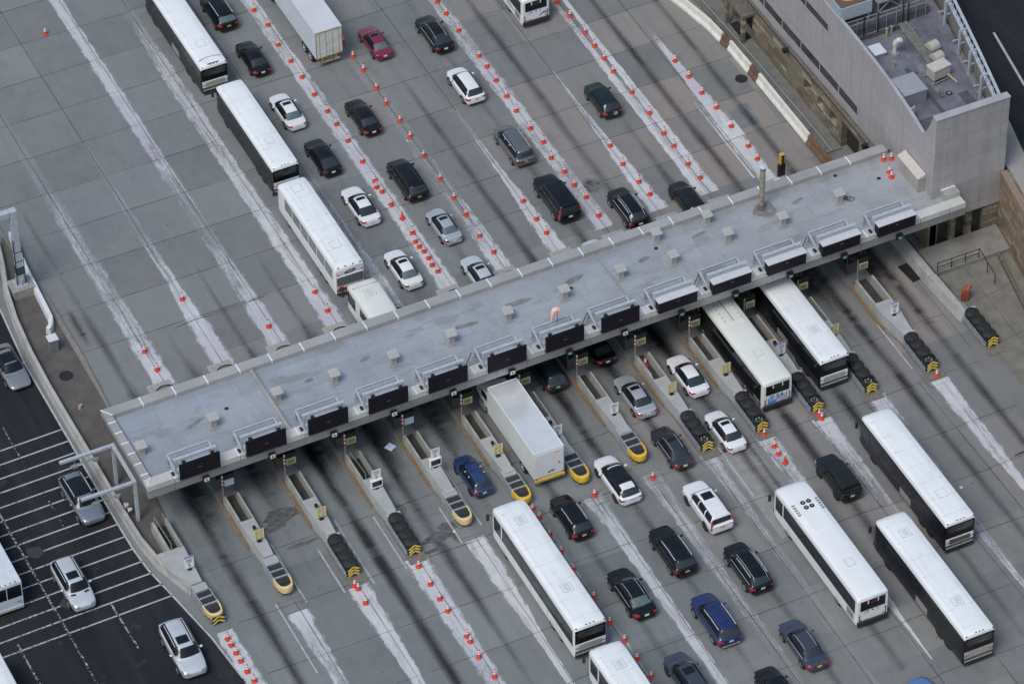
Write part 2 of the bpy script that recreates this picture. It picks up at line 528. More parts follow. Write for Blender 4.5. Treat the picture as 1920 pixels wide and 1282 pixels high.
DN = [
    (-27.35, [(-19.6, 1.9, .85), (-22, 1.7, .6), (-26, 1.2, .6), (-30, 1.0, .45), (-40, .9, .4), (-60, .8, .3)]),
    (-22.2, [(-19.2, 1.9, .9), (-22, 1.8, .75), (-27, 1.3, .75), (-31, 1.1, .7), (-40, 1.0, .6), (-60, .9, .5)]),
    (-17.1, [(-18.4, 2.0, .95), (-22, 1.9, .85), (-28, 1.7, .7), (-36, 1.5, .6), (-60, 1.2, .5)]),
    (-12.1, [(-18.6, 1.9, .85), (-22, 1.8, .9), (-28, 1.1, .9), (-31, .7, .85), (-38, .75, .8), (-60, .7, .5)]),
    (-7.0, [(-18.6, 1.5, .35), (-24, 1.4, .4), (-32, 1.3, .45), (-42, 1.3, .5), (-60, 1, .4)]),
    (-1.95, [(-18.5, 1.9, .5), (-22, 1.3, .65), (-28, 1.1, .7), (-36, 1.0, .7), (-44, .8, .6), (-60, .7, .5)]),
    (3.1, [(-18.2, 1.9, .45), (-22, 1.3, .5), (-30, 1.1, .5), (-38, 1.0, .45), (-46, .8, .35), (-60, .6, .3)]),
    (8.15, [(-18.2, 1.7, .55), (-22, 1.1, .55), (-27, .7, .6), (-30, .9, .4), (-36, .8, .25), (-44, .5, .3), (-50, .4, .3)]),
    (13.1, [(-18.6, 1.8, .65), (-23, 1.5, .6), (-30, 1.1, .6), (-36, .9, .8), (-41, .35, .9), (-45, .15, .9)]),
    (18.05, [(-18.6, 1.9, .8), (-22, 1.5, .65), (-28, 1.2, .5), (-34, 1.0, .4), (-45, .6, .3)]),
    (23.1, [(-18.4, 1.9, .7), (-22, 1.6, .5), (-30, 1.2, .4), (-36, .9, .5), (-46, .35, .6)]),
    (28.5, [(-19.0, 1.9, .95), (-23, 1.6, .7), (-28, 1.3, .7), (-33, .7, .7), (-38, .35, .8), (-46, .3, .6)]),
    (-33.1, [(-19.0, 1.6, .9), (-25, 1.6, .7), (-36, 1.2, .6)]),
]
for x, ks in DN: S.dense([(x, y, w * 1.05, min(1, k + .09)) for y, w, k in ks])
S.build('lane_divider_paint', M_PAINT)
# thin white guide lines beside the islands, and the marks on the left road
S = Strips(0.016)
for x, y0, y1 in ((-23.35, -14.2, -19.4), (-18.1, -13.0, -19.2), (-28.55, -18.2, -26), (-13.15, -14.4, -18.6), (-11.0, -8, -17.5), (27.2, -11.2, -17.0), (-16.2, -9, -13),
                  (-26.35, -12, -19), (9.2, -18, -24), (-20.95, -12, -19.5)):
    S.dense([(x, y0, .13, .55), (x, y1, .13, .6)])
S.build('guide_line', M_LINE)
S = Strips(0.010)
S.dense([(x - .12, y, .17, .85) for x, y in EDGE[:-1]])
for i, y in enumerate([6.69, 5.24, 3.8, 2.36, 0.85, -0.6, -2.05, -3.5, -4.98, -6.47, -7.95, -9.5, -10.95, -12.4, -13.84]):
    xe = -36.05 if y > -8 else -36.05 + (-8 - y) * 0.16
    xs = -56.0
    S.dense([(xe - .05, y, .14, .72), (xe - 3.5, y - .08, .14, .55), ((xe + xs) / 2, y - .22, .14, .42), (xs, y - .5, .14, .65)])
S.dense([(-43.85, 30, .17, .25), (-43.85, -3, .17, .4), (-43.7, -14, .17, .3), (-43.6, -30, .17, .28)])
S.dense([(-39.95, 1, .13, .28), (-39.9, -4.4, .13, .25)])
S.dense([(-39.7, -12.6, .15, .4), (-39.55, -17.8, .15, .35)])
S.dense([(-47.55, -13.2, .15, .35), (-47.5, -19, .15, .35)])
S.dense([(-40.2, 9, .14, .3), (-40.2, 3.5, .14, .2)])
S.build('road_marking', M_LINE)
# rubber and oil down the middle of each lane
S = Strips(0.008)
ST = [(-29.6, [(-7, 0.31), (2, 0.46), (8, 0.59), (16, 0.53), (24, 0.31), (32, 0.19), (44, 0.03)], 1.8), (-24.3, [(0, 0.22), (8, 0.19), (16, 0.12), (30, 0.05)], 1.71), (-19.3, [(-2, 0.5), (7, 0.59), (13, 0.53), (19, 0.25), (26, 0.12), (40, 0.06)], 1.42), (-14.3, [(0, 0.43), (7, 0.46), (13, 0.34), (19, 0.19), (30, 0.06)], 1.42), (-9.2, [(0, 0.31), (10, 0.25), (30, 0.15), (60, 0.12)], 2.09), (-4.4, [(0, 0.46), (8, 0.43), (13, 0.25), (24, 0.19), (40, 0.15), (60, 0.12)], 2.28), (0.8, [(0, 0.5), (9, 0.46), (14, 0.4), (19, 0.25), (30, 0.19), (50, 0.12)], 2.28), (5.8, [(0, 0.72), (9, 0.72), (15, 0.68), (22, 0.52), (29, 0.32), (38, 0.12)], 1.8), (10.6, [(0, 0.64), (9, 0.6), (15, 0.48), (22, 0.4), (30, 0.28), (45, 0.24), (65, 0.2)], 2.28), (15.4, [(0, 0.64), (10, 0.64), (16, 0.68), (24, 0.6), (33, 0.48), (42, 0.36), (60, 0.32)], 2.09), (20.3, [(0, 0.64), (9, 0.68), (14, 0.6), (19, 0.36), (26, 0.2), (36, 0.16)], 1.8), (25.1, [(0, 0.76), (8, 0.8), (16, 0.76), (24, 0.68), (34, 0.48), (48, 0.4), (65, 0.32)], 1.8), (30.1, [(0, 0.76), (8, 0.76), (14, 0.68), (20, 0.6), (27, 0.48), (36, 0.36), (55, 0.32)], 1.8), (-30.1, [(0, 0.64), (-7, 0.83), (-14, 0.83), (-20, 0.78), (-27, 0.64), (-36, 0.55), (-55, 0.46)], 2.1), (-24.7, [(0, 0.46), (-7, 0.28), (-13, 0.23), (-22, 0.14), (-40, 0.09)], 2.2), (-19.6, [(0, 0.83), (-7, 0.87), (-14, 0.92), (-22, 0.87), (-30, 0.83), (-36, 0.78), (-55, 0.55)], 2.0), (-14.7, [(0, 0.78), (-7, 0.78), (-14, 0.69), (-20, 0.74), (-25, 0.51), (-33, 0.23), (-45, 0.09)], 2.0), (-9.6, [(0, 0.64), (-8, 0.41), (-15, 0.28), (-40, 0.18)], 2.2), (-4.6, [(0, 0.83), (-7, 0.74), (-15, 0.46), (-25, 0.37), (-45, 0.23)], 2.4), (0.6, [(0, 0.87), (-7, 0.87), (-13, 0.78), (-17, 0.46), (-28, 0.37), (-45, 0.28)], 2.1), (5.7, [(0, 0.87), (-7, 0.78), (-15, 0.55), (-28, 0.41), (-45, 0.28)], 2.3), (10.7, [(0, 0.87), (-7, 0.78), (-14, 0.74), (-20, 0.6), (-27, 0.46), (-45, 0.28)], 2.3), (15.6, [(0, 0.83), (-7, 0.74), (-17, 0.78), (-23, 0.69), (-32, 0.46), (-48, 0.28)], 2.3), (20.5, [(0, 0.83), (-7, 0.78), (-17, 0.87), (-22, 0.64), (-30, 0.46), (-48, 0.28)], 2.2), (25.8, [(0, 0.92), (-6, 0.92), (-12, 0.92), (-18, 0.83), (-24, 0.55), (-34, 0.37), (-48, 0.28)], 2.0), (31.0, [(0, 0.92), (-6, 0.92), (-12, 0.92), (-18, 0.78), (-24, 0.64), (-34, 0.46), (-48, 0.37)], 1.9)]
for x, ks, w in ST: S.dense([(x, y, w, k) for y, k in ks])
# thin grime where queues stand, deepened to paint in the canopy's shade
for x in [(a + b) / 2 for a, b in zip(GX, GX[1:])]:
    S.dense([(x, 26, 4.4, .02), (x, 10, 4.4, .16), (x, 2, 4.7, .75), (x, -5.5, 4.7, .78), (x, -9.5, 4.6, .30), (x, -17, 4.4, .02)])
for cx_, cy_, w_, h_ in ((-30.6, 17.0, 1.7, 2.6), (-13.4, -17.6, 1.2, 1.0), (11.5, -21.5, 1.4, 6), (14.2, 14.2, 3.5, 1.1)):
    S.dense([(cx_, cy_ - h_, w_, .15), (cx_, cy_ - h_ * .3, w_, .6), (cx_, cy_ + h_ * .4, w_, .6), (cx_, cy_ + h_, w_, .1)])
S.build('traffic_stain_and_shade', M_STAIN_SHADE)
# slab joints
S = Strips(0.020)
for i, x in enumerate(GX):
    if i in (0, 13):
        S.dense([(x, -17 if i else 8, .06, .7), (x, 80, .06, .6)]); continue
    S.dense([(x, 8, .07, .85), (x, 80, .07, .75)], 4)
    S.dense([(x - .3, -18.5, .07, .85), (x - .1 if x < 20 else x + .5, -70, .07, .75)], 4)
rows = [14.1, 18.95, 23.8, 28.65, 33.5, 38.4, 43.2, 48.05, 52.9, 57.7, 62.6, 67.4, 72]
rows2 = [-12.7, -18.7, -24.4, -29.5, -35.1, -40.9, -46.7, -52.5]
for a, b in zip(GX, GX[1:]):
    off = random.choice([0, 0, 0, .15, -.1])
    for y in rows:
        S.dense([(a, y + off, .075, random.choice([.4, .6, .8, .9])), (b, y + off + random.uniform(-.06, .06), .075, .7)])
    for y in rows2:
        S.dense([(a, y + off, .075, random.choice([.5, .7, .9])), (b, y + off + random.uniform(-.06, .06), .075, .7)])
S.dense([(-23.6, 13.55, .08, .7), (-21.8, 13.75, .2, .9), (-20.4, 13.7, .08, .8), (-17.6, 13.7, .08, .7), (-16.6, 13.8, .18, .9), (-15.6, 13.85, .08, .6)])
for x in (-27.35, -22.15, -17.05, -12.1, -7.05, -2.0, 3.05, 8.2, 13.05, 18.0, 22.85, 28.35):
    for q in ((-.95, -17.9, -.95, -19.5), (.95, -17.9, .95, -19.5), (-.95, -19.5, .95, -19.5), (-.95, -18.2, .95, -18.2)):
        S.dense([(x + q[0], q[1], .05, .6), (x + q[2], q[3], .05, .6)])
for _ in range(16):   # hairline cracks
    x, y = random.uniform(-31, 32), random.choice([random.uniform(14, 60), random.uniform(-45, -20)])
    a = random.uniform(0, 6.28); pts = []
    for i in range(random.randint(4, 9)):
        pts.append((x, y, .025, random.uniform(.25, .5))); a += random.uniform(-.5, .5); x += .5 * math.cos(a); y += .5 * math.sin(a)
    S.ribbon(pts)
S.dense([(29.5, -29.1, .30, .9), (36, -28.6, .30, .9)])
S.build('pavement_joint', M_JOINT)
for nm, poly in (('asphalt_patch', [(-42.6, -10.3), (-41.2, -10.0), (-40.6, -10.9), (-41.3, -11.9), (-42.8, -11.7), (-43.3, -11.0)]),
                 ('asphalt_patch', [(-43.4, -4.3), (-42.4, -4.5), (-42.2, -5.3), (-42.9, -5.7), (-43.6, -5.2)])):
    sheet(nm, poly, 0.014, pbr('asphalt_patch_grey', (0.040, 0.045, 0.047), .85, var=.3, scale=5))
for nm, poly, c in (('concrete_patch', [(28.6, 15.0), (30.6, 15.2), (30.8, 17.9), (28.8, 17.6)], (.17, .185, .195)),
                    ('concrete_patch', [(8.9, -18.8), (11.9, -18.9), (11.6, -29.2), (9.0, -29.0)], (.27, .265, .255)),
                    ('concrete_patch', [(27.0, 14.2), (28.7, 14.2), (28.7, 16.4), (27.0, 16.4)], (.55, .56, .57))):
    sheet(nm, poly, 0.005 if c[0] < .5 else .017, pbr('patch_%d' % int(c[0] * 100), c, .85, var=.2, scale=1.1, grime=.4, gcol=tuple(q * .6 for q in c)))

def ragged(cx, cy, a, b, seed, n=26):
    rr = random.Random(seed); ph = [rr.uniform(0, 6.28) for _ in range(4)]
    return [(cx + a * math.cos(t) * (1 + .16 * math.sin(2 * t + ph[0]) + .12 * math.sin(5 * t + ph[1]) + .06 * math.sin(9 * t + ph[2])),
             cy + b * math.sin(t) * (1 + .2 * math.sin(3 * t + ph[3]) + .1 * math.sin(7 * t + ph[1]))) for t in [2 * math.pi * i / n for i in range(n)]]
for i, (x, y, a, b, c) in enumerate(((-24.3, -9.7, 1.7, .75, .095), (-25.3, -10.6, .9, .5, .11), (-24.0, -13.2, 1.5, .2, .12), (-14.6, -17.2, 1.1, .5, .10), (-13.3, -16.5, .8, .55, .115), (-15.6, -18.3, 1.3, .18, .09), (14.2, 14.0, 1.6, .5, .13), (-16.0, -13.2, .5, .8, .13))):
    sheet('asphalt_patch', ragged(x, y, a, b, i), .0095 + .0004 * i, pbr('rough_patch_%d' % i, (c, c * 1.03, c * 1.06), .9, var=.45, scale=2.5, grime=.6, gcol=(.2, .2, .2), gscale=1.4, spec=.2))
# ------------------------------------------------------------------ toll canopy
SK = 0.0108
def cpt(x, y, z=0.0): return (x, y + SK * x, z)

def roof_mat():
    m, nt, b, out = newmat('roof_membrane')
    p = npos(nt)
    x, y, z = nsep(nt, p)
    xr = nramp(nt, nmath(nt, 'ADD', x, nmath(nt, 'MULTIPLY', nnoise(nt, p, .12, 3), 24.0)), -12, 44)
    c = nmix(nt, xr, (0.285, 0.325, 0.385), (0.325, 0.335, 0.348))
    br = nt.nodes.new('ShaderNodeTexBrick')
    br.inputs['Scale'].default_value = 1.0
    br.inputs['Brick Width'].default_value = 3.4
    br.inputs['Row Height'].default_value = 1.55
    br.inputs['Mortar Size'].default_value = 0.016
    br.inputs['Mortar Smooth'].default_value = 0.3
    br.offset = 0.37
    br.inputs['Color1'].default_value = (.93, .93, .93, 1)
    br.inputs['Color2'].default_value = (1.05, 1.05, 1.05, 1)
    br.inputs['Mortar'].default_value = (.52, .52, .54, 1)
    wv = nnoise(nt, p, .8, 3)
    pv = ncomb(nt, nmath(nt, 'ADD', x, nmath(nt, 'MULTIPLY', wv, .25)), nmath(nt, 'ADD', y, nmath(nt, 'MULTIPLY', wv, .22)))
    nt.links.new(pv, br.inputs['Vector'])
    c = nmix(nt, 1.0, c, br.outputs['Color'], 'MULTIPLY')
    c = nmix(nt, nnoise(nt, p, .5, 6, .65, .42, .75), c, (0.245, 0.265, 0.30))
    # faded and re-coated areas, ponding stains, rusty runs towards the front edge
    fade = nnoise(nt, nmap(nt, p, (.30, .55, 1)), .6, 5, .6, .48, .62)
    c = nmix(nt, nmath(nt, 'MULTIPLY', fade, .35), c, (0.37, 0.39, 0.42))
    st = nnoise(nt, nmap(nt, p, (.42, 1.0, 1)), .55, 5, .6, .58, .64)
    c = nmix(nt, nmath(nt, 'MULTIPLY', st, .5), c, (0.19, 0.19, 0.18))
    rs = nnoise(nt, nmap(nt, p, (1.5, .28, 1)), .8, 7, .72, .50, .74)
    fr = nramp(nt, y, -2.0, -6.0)
    c = nmix(nt, nmath(nt, 'MULTIPLY', rs, nmath(nt, 'ADD', .22, nmath(nt, 'MULTIPLY', fr, .45))), c, (0.245, 0.205, 0.195))
    sc = nnoise(nt, p, 3.5, 6, .75, .52, .72)
    c = nmix(nt, nmath(nt, 'MULTIPLY', sc, .25), c, (0.20, 0.215, 0.235))
    edge = nnoise(nt, nmap(nt, p, (.6, 1, 1)), 1.2, 5, .65)
    ed = nramp(nt, nmath(nt, 'ADD', nmath(nt, 'ABSOLUTE', nmath(nt, 'ADD', y, 3.2)), nmath(nt, 'MULTIPLY', edge, 1.6)), 3.9, 5.2)
    c = nmix(nt, nmath(nt, 'MULTIPLY', ed, .45), c, (0.17, 0.165, 0.165))
    nt.links.new(c, b.inputs['Base Color'])
    b.inputs['Roughness'].default_value = 0.62
    nbump(nt, b, wv, .15, .05)
    return m

def steel_mat():
    m, nt, b, out = newmat('brushed_fascia_steel')
    p = npos(nt)
    n1 = nnoise(nt, nmap(nt, p, (.16, 1, 1.2)), 1.0, 5, .6, .3, .72)
    c = nmix(nt, n1, (0.30, 0.30, 0.31), (0.47, 0.465, 0.46))
    n2 = nnoise(nt, nmap(nt, p, (.9, 1, .25)), 1.3, 5, .7, .55, .8)
    c = nmix(nt, nmath(nt, 'MULTIPLY', n2, .5), c, (0.20, 0.19, 0.185))
    nt.links.new(c, b.inputs['Base Color'])
    b.inputs['Metallic'].default_value = 0.55
    b.inputs['Roughness'].default_value = 0.46
    return m

M_ROOF = roof_mat()
M_STEEL = steel_mat()
M_COPE = pbr('coping_metal', (0.40, 0.395, 0.385), .5, metal=.25, var=.14, scale=.35, grime=.35, gcol=(.27, .255, .24), gscale=.5)
M_COPE_W = pbr('coping_metal_front', (0.58, 0.575, 0.545), .5, metal=.2, var=.14, scale=.35, grime=.35, gcol=(.33, .31, .29), gscale=.5)
M_SEAM = pbr('white_sealant', (0.72, 0.75, 0.80), .6, var=.08)
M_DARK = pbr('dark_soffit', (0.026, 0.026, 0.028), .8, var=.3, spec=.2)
M_BLK = pbr('black_plastic', (0.016, 0.016, 0.018), .5, var=.3, scale=5)
M_LTST = pbr('pale_blue_painted_steel', (0.40, 0.445, 0.51), .5, var=.14, scale=4, grime=.5, gcol=(.30, .28, .26), gscale=2.5)
M_WHITE = pbr('white_paint', (0.76, 0.77, 0.78), .45, var=.05)
M_GALV = pbr('galvanised_steel', (0.40, 0.41, 0.41), .45, metal=.5, var=.2, scale=5)

can = thing('toll_canopy', 'long flat roofed toll plaza canopy spanning all lanes', 'canopy', (0, 0, 0), SK)
XL, XR, YB, YF, ZT = -34.5, 37.2, 1.66, -7.68, 6.0
MB().box(XL + .5, 36.0, YF + .85, YB - .8, 5.45, 5.68).build('roof_deck', M_ROOF, can)
def coping(name, a, b, wdt, side, z0, z1, joints, m):
    """run of metal coping from a to b (axis aligned in canopy space); side gives where the deck lies"""
    mb = MB()
    ax = 0 if a[1] == b[1] else 1
    if ax == 0:
        lo, hi = sorted((a[0], b[0]))
        y0, y1 = sorted((a[1], a[1] + side * wdt))
        mb.box(lo, hi, y0, y1, z0, z1)
        for j in joints: mb.box(j - .055, j + .055, y0 - .004, y1 + .004, z1 - .25 if side < 0 else z1 - .1, z1 + .004, 1)
    else:
        lo, hi = sorted((a[1], b[1]))
        x0, x1 = sorted((a[0], a[0] + side * wdt))
        mb.box(x0, x1, lo, hi, z0, z1)
        for j in joints: mb.box(x0 - .004, x1 + .004, j - .055, j + .055, z1 - .1, z1 + .004, 1)
    return mb.build(name, [m, M_SEAM], can)
coping('coping', (XL, YB), (34.75, YB), .92, -1, 5.55, 6.08, [-31.3 + 2.72 * i for i in range(24)], M_COPE)
coping('coping', (XL + .01, YF), (XR, YF), .92, 1, 5.5, 6.0, [-32.2, -29.0] + [-26.9 + 5.0 * i for i in range(13)] + [-24.6 + 5.0 * i for i in range(12)], M_COPE_W)
coping('coping', (XL + .005, YB - .93), (XL + .005, YF + .93), .62, 1, 5.5, 6.04, [YB - 1.6 - 1.27 * i for i in range(6)], M_COPE)
coping('coping', (XR, YF + .93), (XR, -5.35), 1.3, -1, 5.5, 6.45, [-5.9], M_COPE)
# mitre seams
MB().tube((XL, YB, 6.085), (XL + .62, YB - .92, 6.085), .05, 4).build('mitre_seam', M_SEAM, can)
MB().tube((XL, YF, 6.045), (XL + .6, YF + .92, 6.045), .05, 4).build('mitre_seam', M_SEAM, can)
fm = MB()
fm.box(XL + .012, XR, YF - .003, YF + .3, 4.75, 5.497)
o = fm.build('fascia', M_STEEL, can)
sm = MB()
for i in range(27): sm.box(XL + 2.2 + i * 2.72, XL + 2.235 + i * 2.72, YF - .007, YF, 4.78, 5.96)
sm.box(XL + .02, XR, YF - .02, YF - .005, 5.46, 5.5)
sm.build('fascia_joint', pbr('joint_grey', (.16, .16, .165), .6), can)
MB().box(XL, XL + .3, YF + .301, YB, 4.75, 5.497).build('fascia', pbr('end_fascia', (.16, .16, .165), .55, metal=.3), can)
MB().box(XL + .31, XR, YB - .3, YB - .003, 4.75, 5.54).build('fascia', M_STEEL, can)
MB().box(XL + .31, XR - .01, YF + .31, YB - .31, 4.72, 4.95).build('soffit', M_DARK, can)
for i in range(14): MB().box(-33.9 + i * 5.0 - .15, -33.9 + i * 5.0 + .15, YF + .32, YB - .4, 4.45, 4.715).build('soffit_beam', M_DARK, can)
# raised expansion curb and a low seam on the deck
MB().box(-22.4, -22.12, YF + .93, YB - .93, 5.69, 5.96).build('roof_curb', M_COPE, can, bevel=.02)
MB().box(7.72, 7.86, YF + .93, YB - .93, 5.69, 5.76).build('roof_curb', pbr('deck_seam', (.26, .27, .30), .6), can)
for x, y in ((-25.6, -2.2), (4.3, -2.0), (-1.0, -2.3), (29.6, .3), (32.6, -1.6), (12.5, -.9)): MB().cyl((x, y, 5.685), .16, .035, n=14).build('roof_drain', M_BLK, can)
for x, y, a, b_ in ((-28.4, -2.6, .95, .22), (-18.6, -2.2, .4, .16), (-13.7, -2.0, .5, .2), (-5.0, -2.1, 1.0, .28), (-.2, -1.6, 1.1, .34), (4.9, -1.2, 1.0, .3), (11.0, -1.6, .55, .25), (16.3, -1.0, .7, .22), (22.5, -.75, 1.0, .85), (25.4, -1.0, .6, .2)):
    M = Matrix.Translation((x, y, 5.683)) @ Matrix.Rotation(random.uniform(-.1, .3), 4, 'Z')
    n = 22; ph = random.random() * 6
    M = Matrix.Translation((0, 0, .0006 * (abs(hash((x, y))) % 9))) @ M
    pts = [tuple(M @ Vector((a * math.cos(t) * (1 + .12 * math.sin(3 * t + ph)), b_ * math.sin(t) * (1 + .18 * math.sin(2 * t + ph)), 0))) for t in [2 * math.pi * i / n for i in range(n)]]
    MB().add(pts, [tuple(range(n))]).build('damp_patch', pbr('damp_membrane', (.21, .21, .20), .35, var=.3, scale=2), can)

# ------------------------------------------------------------------ things on the canopy
M_VENT = pbr('vent_metal', (0.46, 0.455, 0.43), .5, metal=.25, var=.15, scale=3, grime=.3, gcol=(.3, .28, .25))
VENTS = [(-33.39, -4.24), (-27.25, -3.83), (-21.7, -3.41), (-16.92, -3.51), (-11.95, -3.62), (-6.86, -3.43), (-1.77, -3.07), (3.34, -2.77), (8.38, -2.61),
         (12.92, -2.96), (18.05, -2.52), (12.91, 0.03), (17.53, 0.11), (22.9, -2.77), (28.32, -2.34)]
VL = ['grey roof vent nearest the left end of the canopy'] + ['grey roof vent, %s from the left along the canopy roof' % ORD[i] for i in range(1, 11)] + \
     ['grey roof vent set back by the rear coping, left of two', 'grey roof vent set back by the rear coping, right of two', 'grey roof vent just right of the tall chimney pipe foot', 'grey roof vent with coiled cables, rightmost on the canopy roof']
v0 = None
for i, (x, y) in enumerate(VENTS):
    if v0 is None:
        v0 = thing('roof_vent', VL[i], 'vent', (x, y, 5.68), SK, 'vents along the canopy roof')
        MB().box(-.42, .42, -.40, .40, 0, .06).build('flashing', pbr('flashing_lead', (.30, .30, .31), .6, grime=.5), v0)
        MB().box(-.24, .24, -.22, .22, .06, .92).build('shaft', M_VENT, v0)
        MB().prism([(-.42, -.40), (.42, -.40), (.42, .40), (-.42, .40)], .92, 1.02, zt=[1.0, 1.0, 1.12, 1.12]).build('cap', M_VENT, v0)
    else:
        dup(v0, (x, y, 5.68), SK + random.uniform(-.04, .04), VL[i])
cb = MB()
for k in range(3):
    prev = None
    for i in range(15):
        a = i / 14 * 6.0 + k
        q = (29.0 + (.22 + .05 * k) * math.cos(a) + .15 * k, -2.15 + (.2) * math.sin(a) - .2 * k, 5.71 + .01 * i)
        if prev: cb.tube(prev, q, .02, 5)
        prev = q
tag(cb.build('coiled_cable', M_BLK), 'loops of dark cable lying beside a roof vent', 'cable')

ch = thing('chimney_pipe', 'tall weathered metal chimney pipe rising from the canopy roof', 'chimney', (22.38, -0.19, 5.68))
MB().cyl((0, 0, 0), .42, .1, n=18).cyl((0, 0, .1), .30, .25, r2=.25, n=18).build('flashing', pbr('rusty_flashing', (.17, .13, .10), .8, var=.4), ch, smooth=50)
c_ = MB().cyl((0, 0, .3), .235, 4.0, n=18)
c_.build('pipe', pbr('weathered_pipe', (.36, .335, .27), .5, metal=.35, var=.3, scale=1.5), ch, smooth=50)
c_ = MB()
for z in (.35, 1.3, 2.3, 3.3, 4.1): c_.cyl((0, 0, z), .258, .09, n=18)
c_.build('band', pbr('pipe_band', (.24, .22, .18), .5, metal=.4), ch, smooth=50)
MB().cyl((0, 0, 4.42), .36, .05, n=18).cyl((0, 0, 4.47), .36, .14, r2=.05, n=18).build('rain_cap', pbr('pale_cap', (.6, .66, .72), .4, metal=.3), ch, smooth=50)
c_ = MB()
for a in (0, 2.1, 4.2): c_.tube((.2 * math.cos(a), .2 * math.sin(a), 4.25), (.28 * math.cos(a), .28 * math.sin(a), 4.43), .02, 5)
c_.build('cap_strut', M_GALV, ch)

ws = thing('windsock', 'drooping salmon orange windsock on a thin mast above a message sign', 'windsock', (1.05, -6.2, 6.75))
ws.scale = (.68, .68, .6)
MB().tube((0, 0, .1), (0, 0, 2.4), .028, 6).build('mast', M_DARK, ws)
M_SOCK = pbr('salmon_fabric', (.84, .50, .43), .75, var=.12)
rings = []
for t, (dx, dz, r) in enumerate([(.10, 2.42, .36), (-.05, 2.60, .355), (-.32, 2.62, .33), (-.50, 2.40, .27), (-.58, 2.0, .22), (-.66, 1.5, .17), (-.74, .95, .13)]):
    ang = [math.radians(q) for q in (25, 10, -25, -62, -78, -80, -80)][t]
    d = Vector((-math.cos(ang), -.15, math.sin(ang))).normalized()
    q = d.to_track_quat('Z', 'Y').to_matrix()
    rings.append([tuple(Vector((dx, 0, dz)) + q @ Vector((r * math.cos(2 * math.pi * i / 14), r * math.sin(2 * math.pi * i / 14), 0))) for i in range(14)])
MB().loft(rings, cap=False).build('sleeve', M_SOCK, ws, smooth=60)
MB().cyl((.12, 0, 2.36), .05, .1).tube((.1, 0, 2.4), (0, 0, 2.4), .03).build('hoop', pbr('hoop_red', (.4, .06, .04), .5), ws)

# overhead message signs, one over each lane
M_BOARD = pbr('sign_board_black', (0.010, 0.0095, 0.014), .6, var=.35, scale=1.5, spec=.25)
M_BTOP = pbr('sign_hood_pale', (0.55, 0.55, 0.59), .5, var=.08)
SX = [-30.2, -24.7, -19.5, -14.4, -9.3, -4.2, .82, 5.7, 10.75, 15.6, 20.55, 25.5, 30.6]
def make_sign(x, hood, label):
    t = thing('message_sign', label, 'message sign', cpt(x, -7.55, 5.68), SK, 'message signs along the canopy edge')
    y0, y1, zz = -.40, 1.72, 1.05
    if hood:
        MB().prism([(-1.72, y0 - .2), (1.72, y0 - .2), (1.72, y0 + .42), (-1.72, y0 + .42)], .30, 1.42).build('cabinet', M_BOARD, t, bevel=.02)
        MB().box(-1.76, 1.76, y0 - .26, y0 + .48, 1.423, 1.50).build('hood', M_BTOP, t, bevel=.02)
        MB().box(-1.64, 1.64, y0 - .212, y0 - .2, .38, 1.36).build('screen', pbr('led_screen', (.012, .009, .015), .5, var=.25, scale=8, spec=.2), t)
    else:
        MB().box(-1.68, 1.68, y0 - .12, y0 + .02, .22, 1.86).build('cabinet', M_BOARD, t, bevel=.04)
        MB().box(-1.56, 1.56, y0 - .135, y0 - .12, .34, 1.74).build('screen', pbr('led_screen', (.012, .009, .015), .5, var=.25, scale=8, spec=.2), t)
        q = MB()
        for sx in (-1.2, 1.15): q.box(sx - .14, sx + .14, y0 + .02, y0 + .26, 1.55, 1.92)
        q.build('bracket', M_BLK, t, bevel=.03)
    f = MB()
    for sx in (-1.78, 1.62): f.bar((sx, y1, zz), (sx, y0 + .1, .35), .13)
    f.bar((-1.78, y1, zz), (1.62, y1, zz), .13)
    f.bar((-1.78, y0 + .50, .35), (-1.78, y0 + .50, 1.75), .12)
    f.bar((1.62, y0 + .50, .35), (1.62, y0 + .50, 1.75), .12)
    f.build('support_frame', M_LTST, t)
    b = MB().box(-1.84, 1.68, y0 + .50, y0 + .78, 1.72, 1.88)
    b.box(-1.4, 1.4, y0 + .2 + (.3 if hood else 0), y0 + .34 + (.3 if hood else 0), 1.5, 1.64)
    b.build('top_beam', M_LTST, t, bevel=.01)
    l = MB()
    for sx in (-1.78, 1.62): l.bar((sx, y1 - .1, 0), (sx, y1 - .1, zz), .1); l.box(sx - .18, sx + .18, y1 - .3, y1 + .1, 0, .08)
    l.build('leg', M_GALV, t)
    g = MB()
    for sx in (-1.95, ): g.box(sx - .1, sx + .1, y0 + .5, y0 + .9, .05, .45)
    g.build('junction_box', M_BLK, t, bevel=.02)
    MB().box(-.14, .14, y0 - .142 if not hood else y0 - .216, y0 - .13 if not hood else y0 - .205, 1.02, 1.05).build('latch', M_GALV, t)
    return t
for i, x in enumerate(SX):
    h = i >= 8
    make_sign(x, h, ('black message sign with pale hood, %s from the right along canopy edge' % ORD[12 - i] if i < 12 else 'black message sign with pale hood at the right end of the canopy') if h
              else ('flat black message sign, %s from the left along canopy edge' % ORD[i] if i else 'flat black message sign at the left end of the canopy'))
for i, x in enumerate(SX[3:-1]):   # conduit slanting up to the next sign
    if i % 2: tag(MB().tube(cpt(x + 1.7, -7.0, 5.8), cpt(x + 3.0, -5.9, 6.5), .035, 5).build('cable_conduit', M_DARK),
                  'thin dark conduit slanting between the %s and %s message signs from the left' % (ORD[i + 3], ORD[i + 4]), 'conduit', 'conduits between the signs')
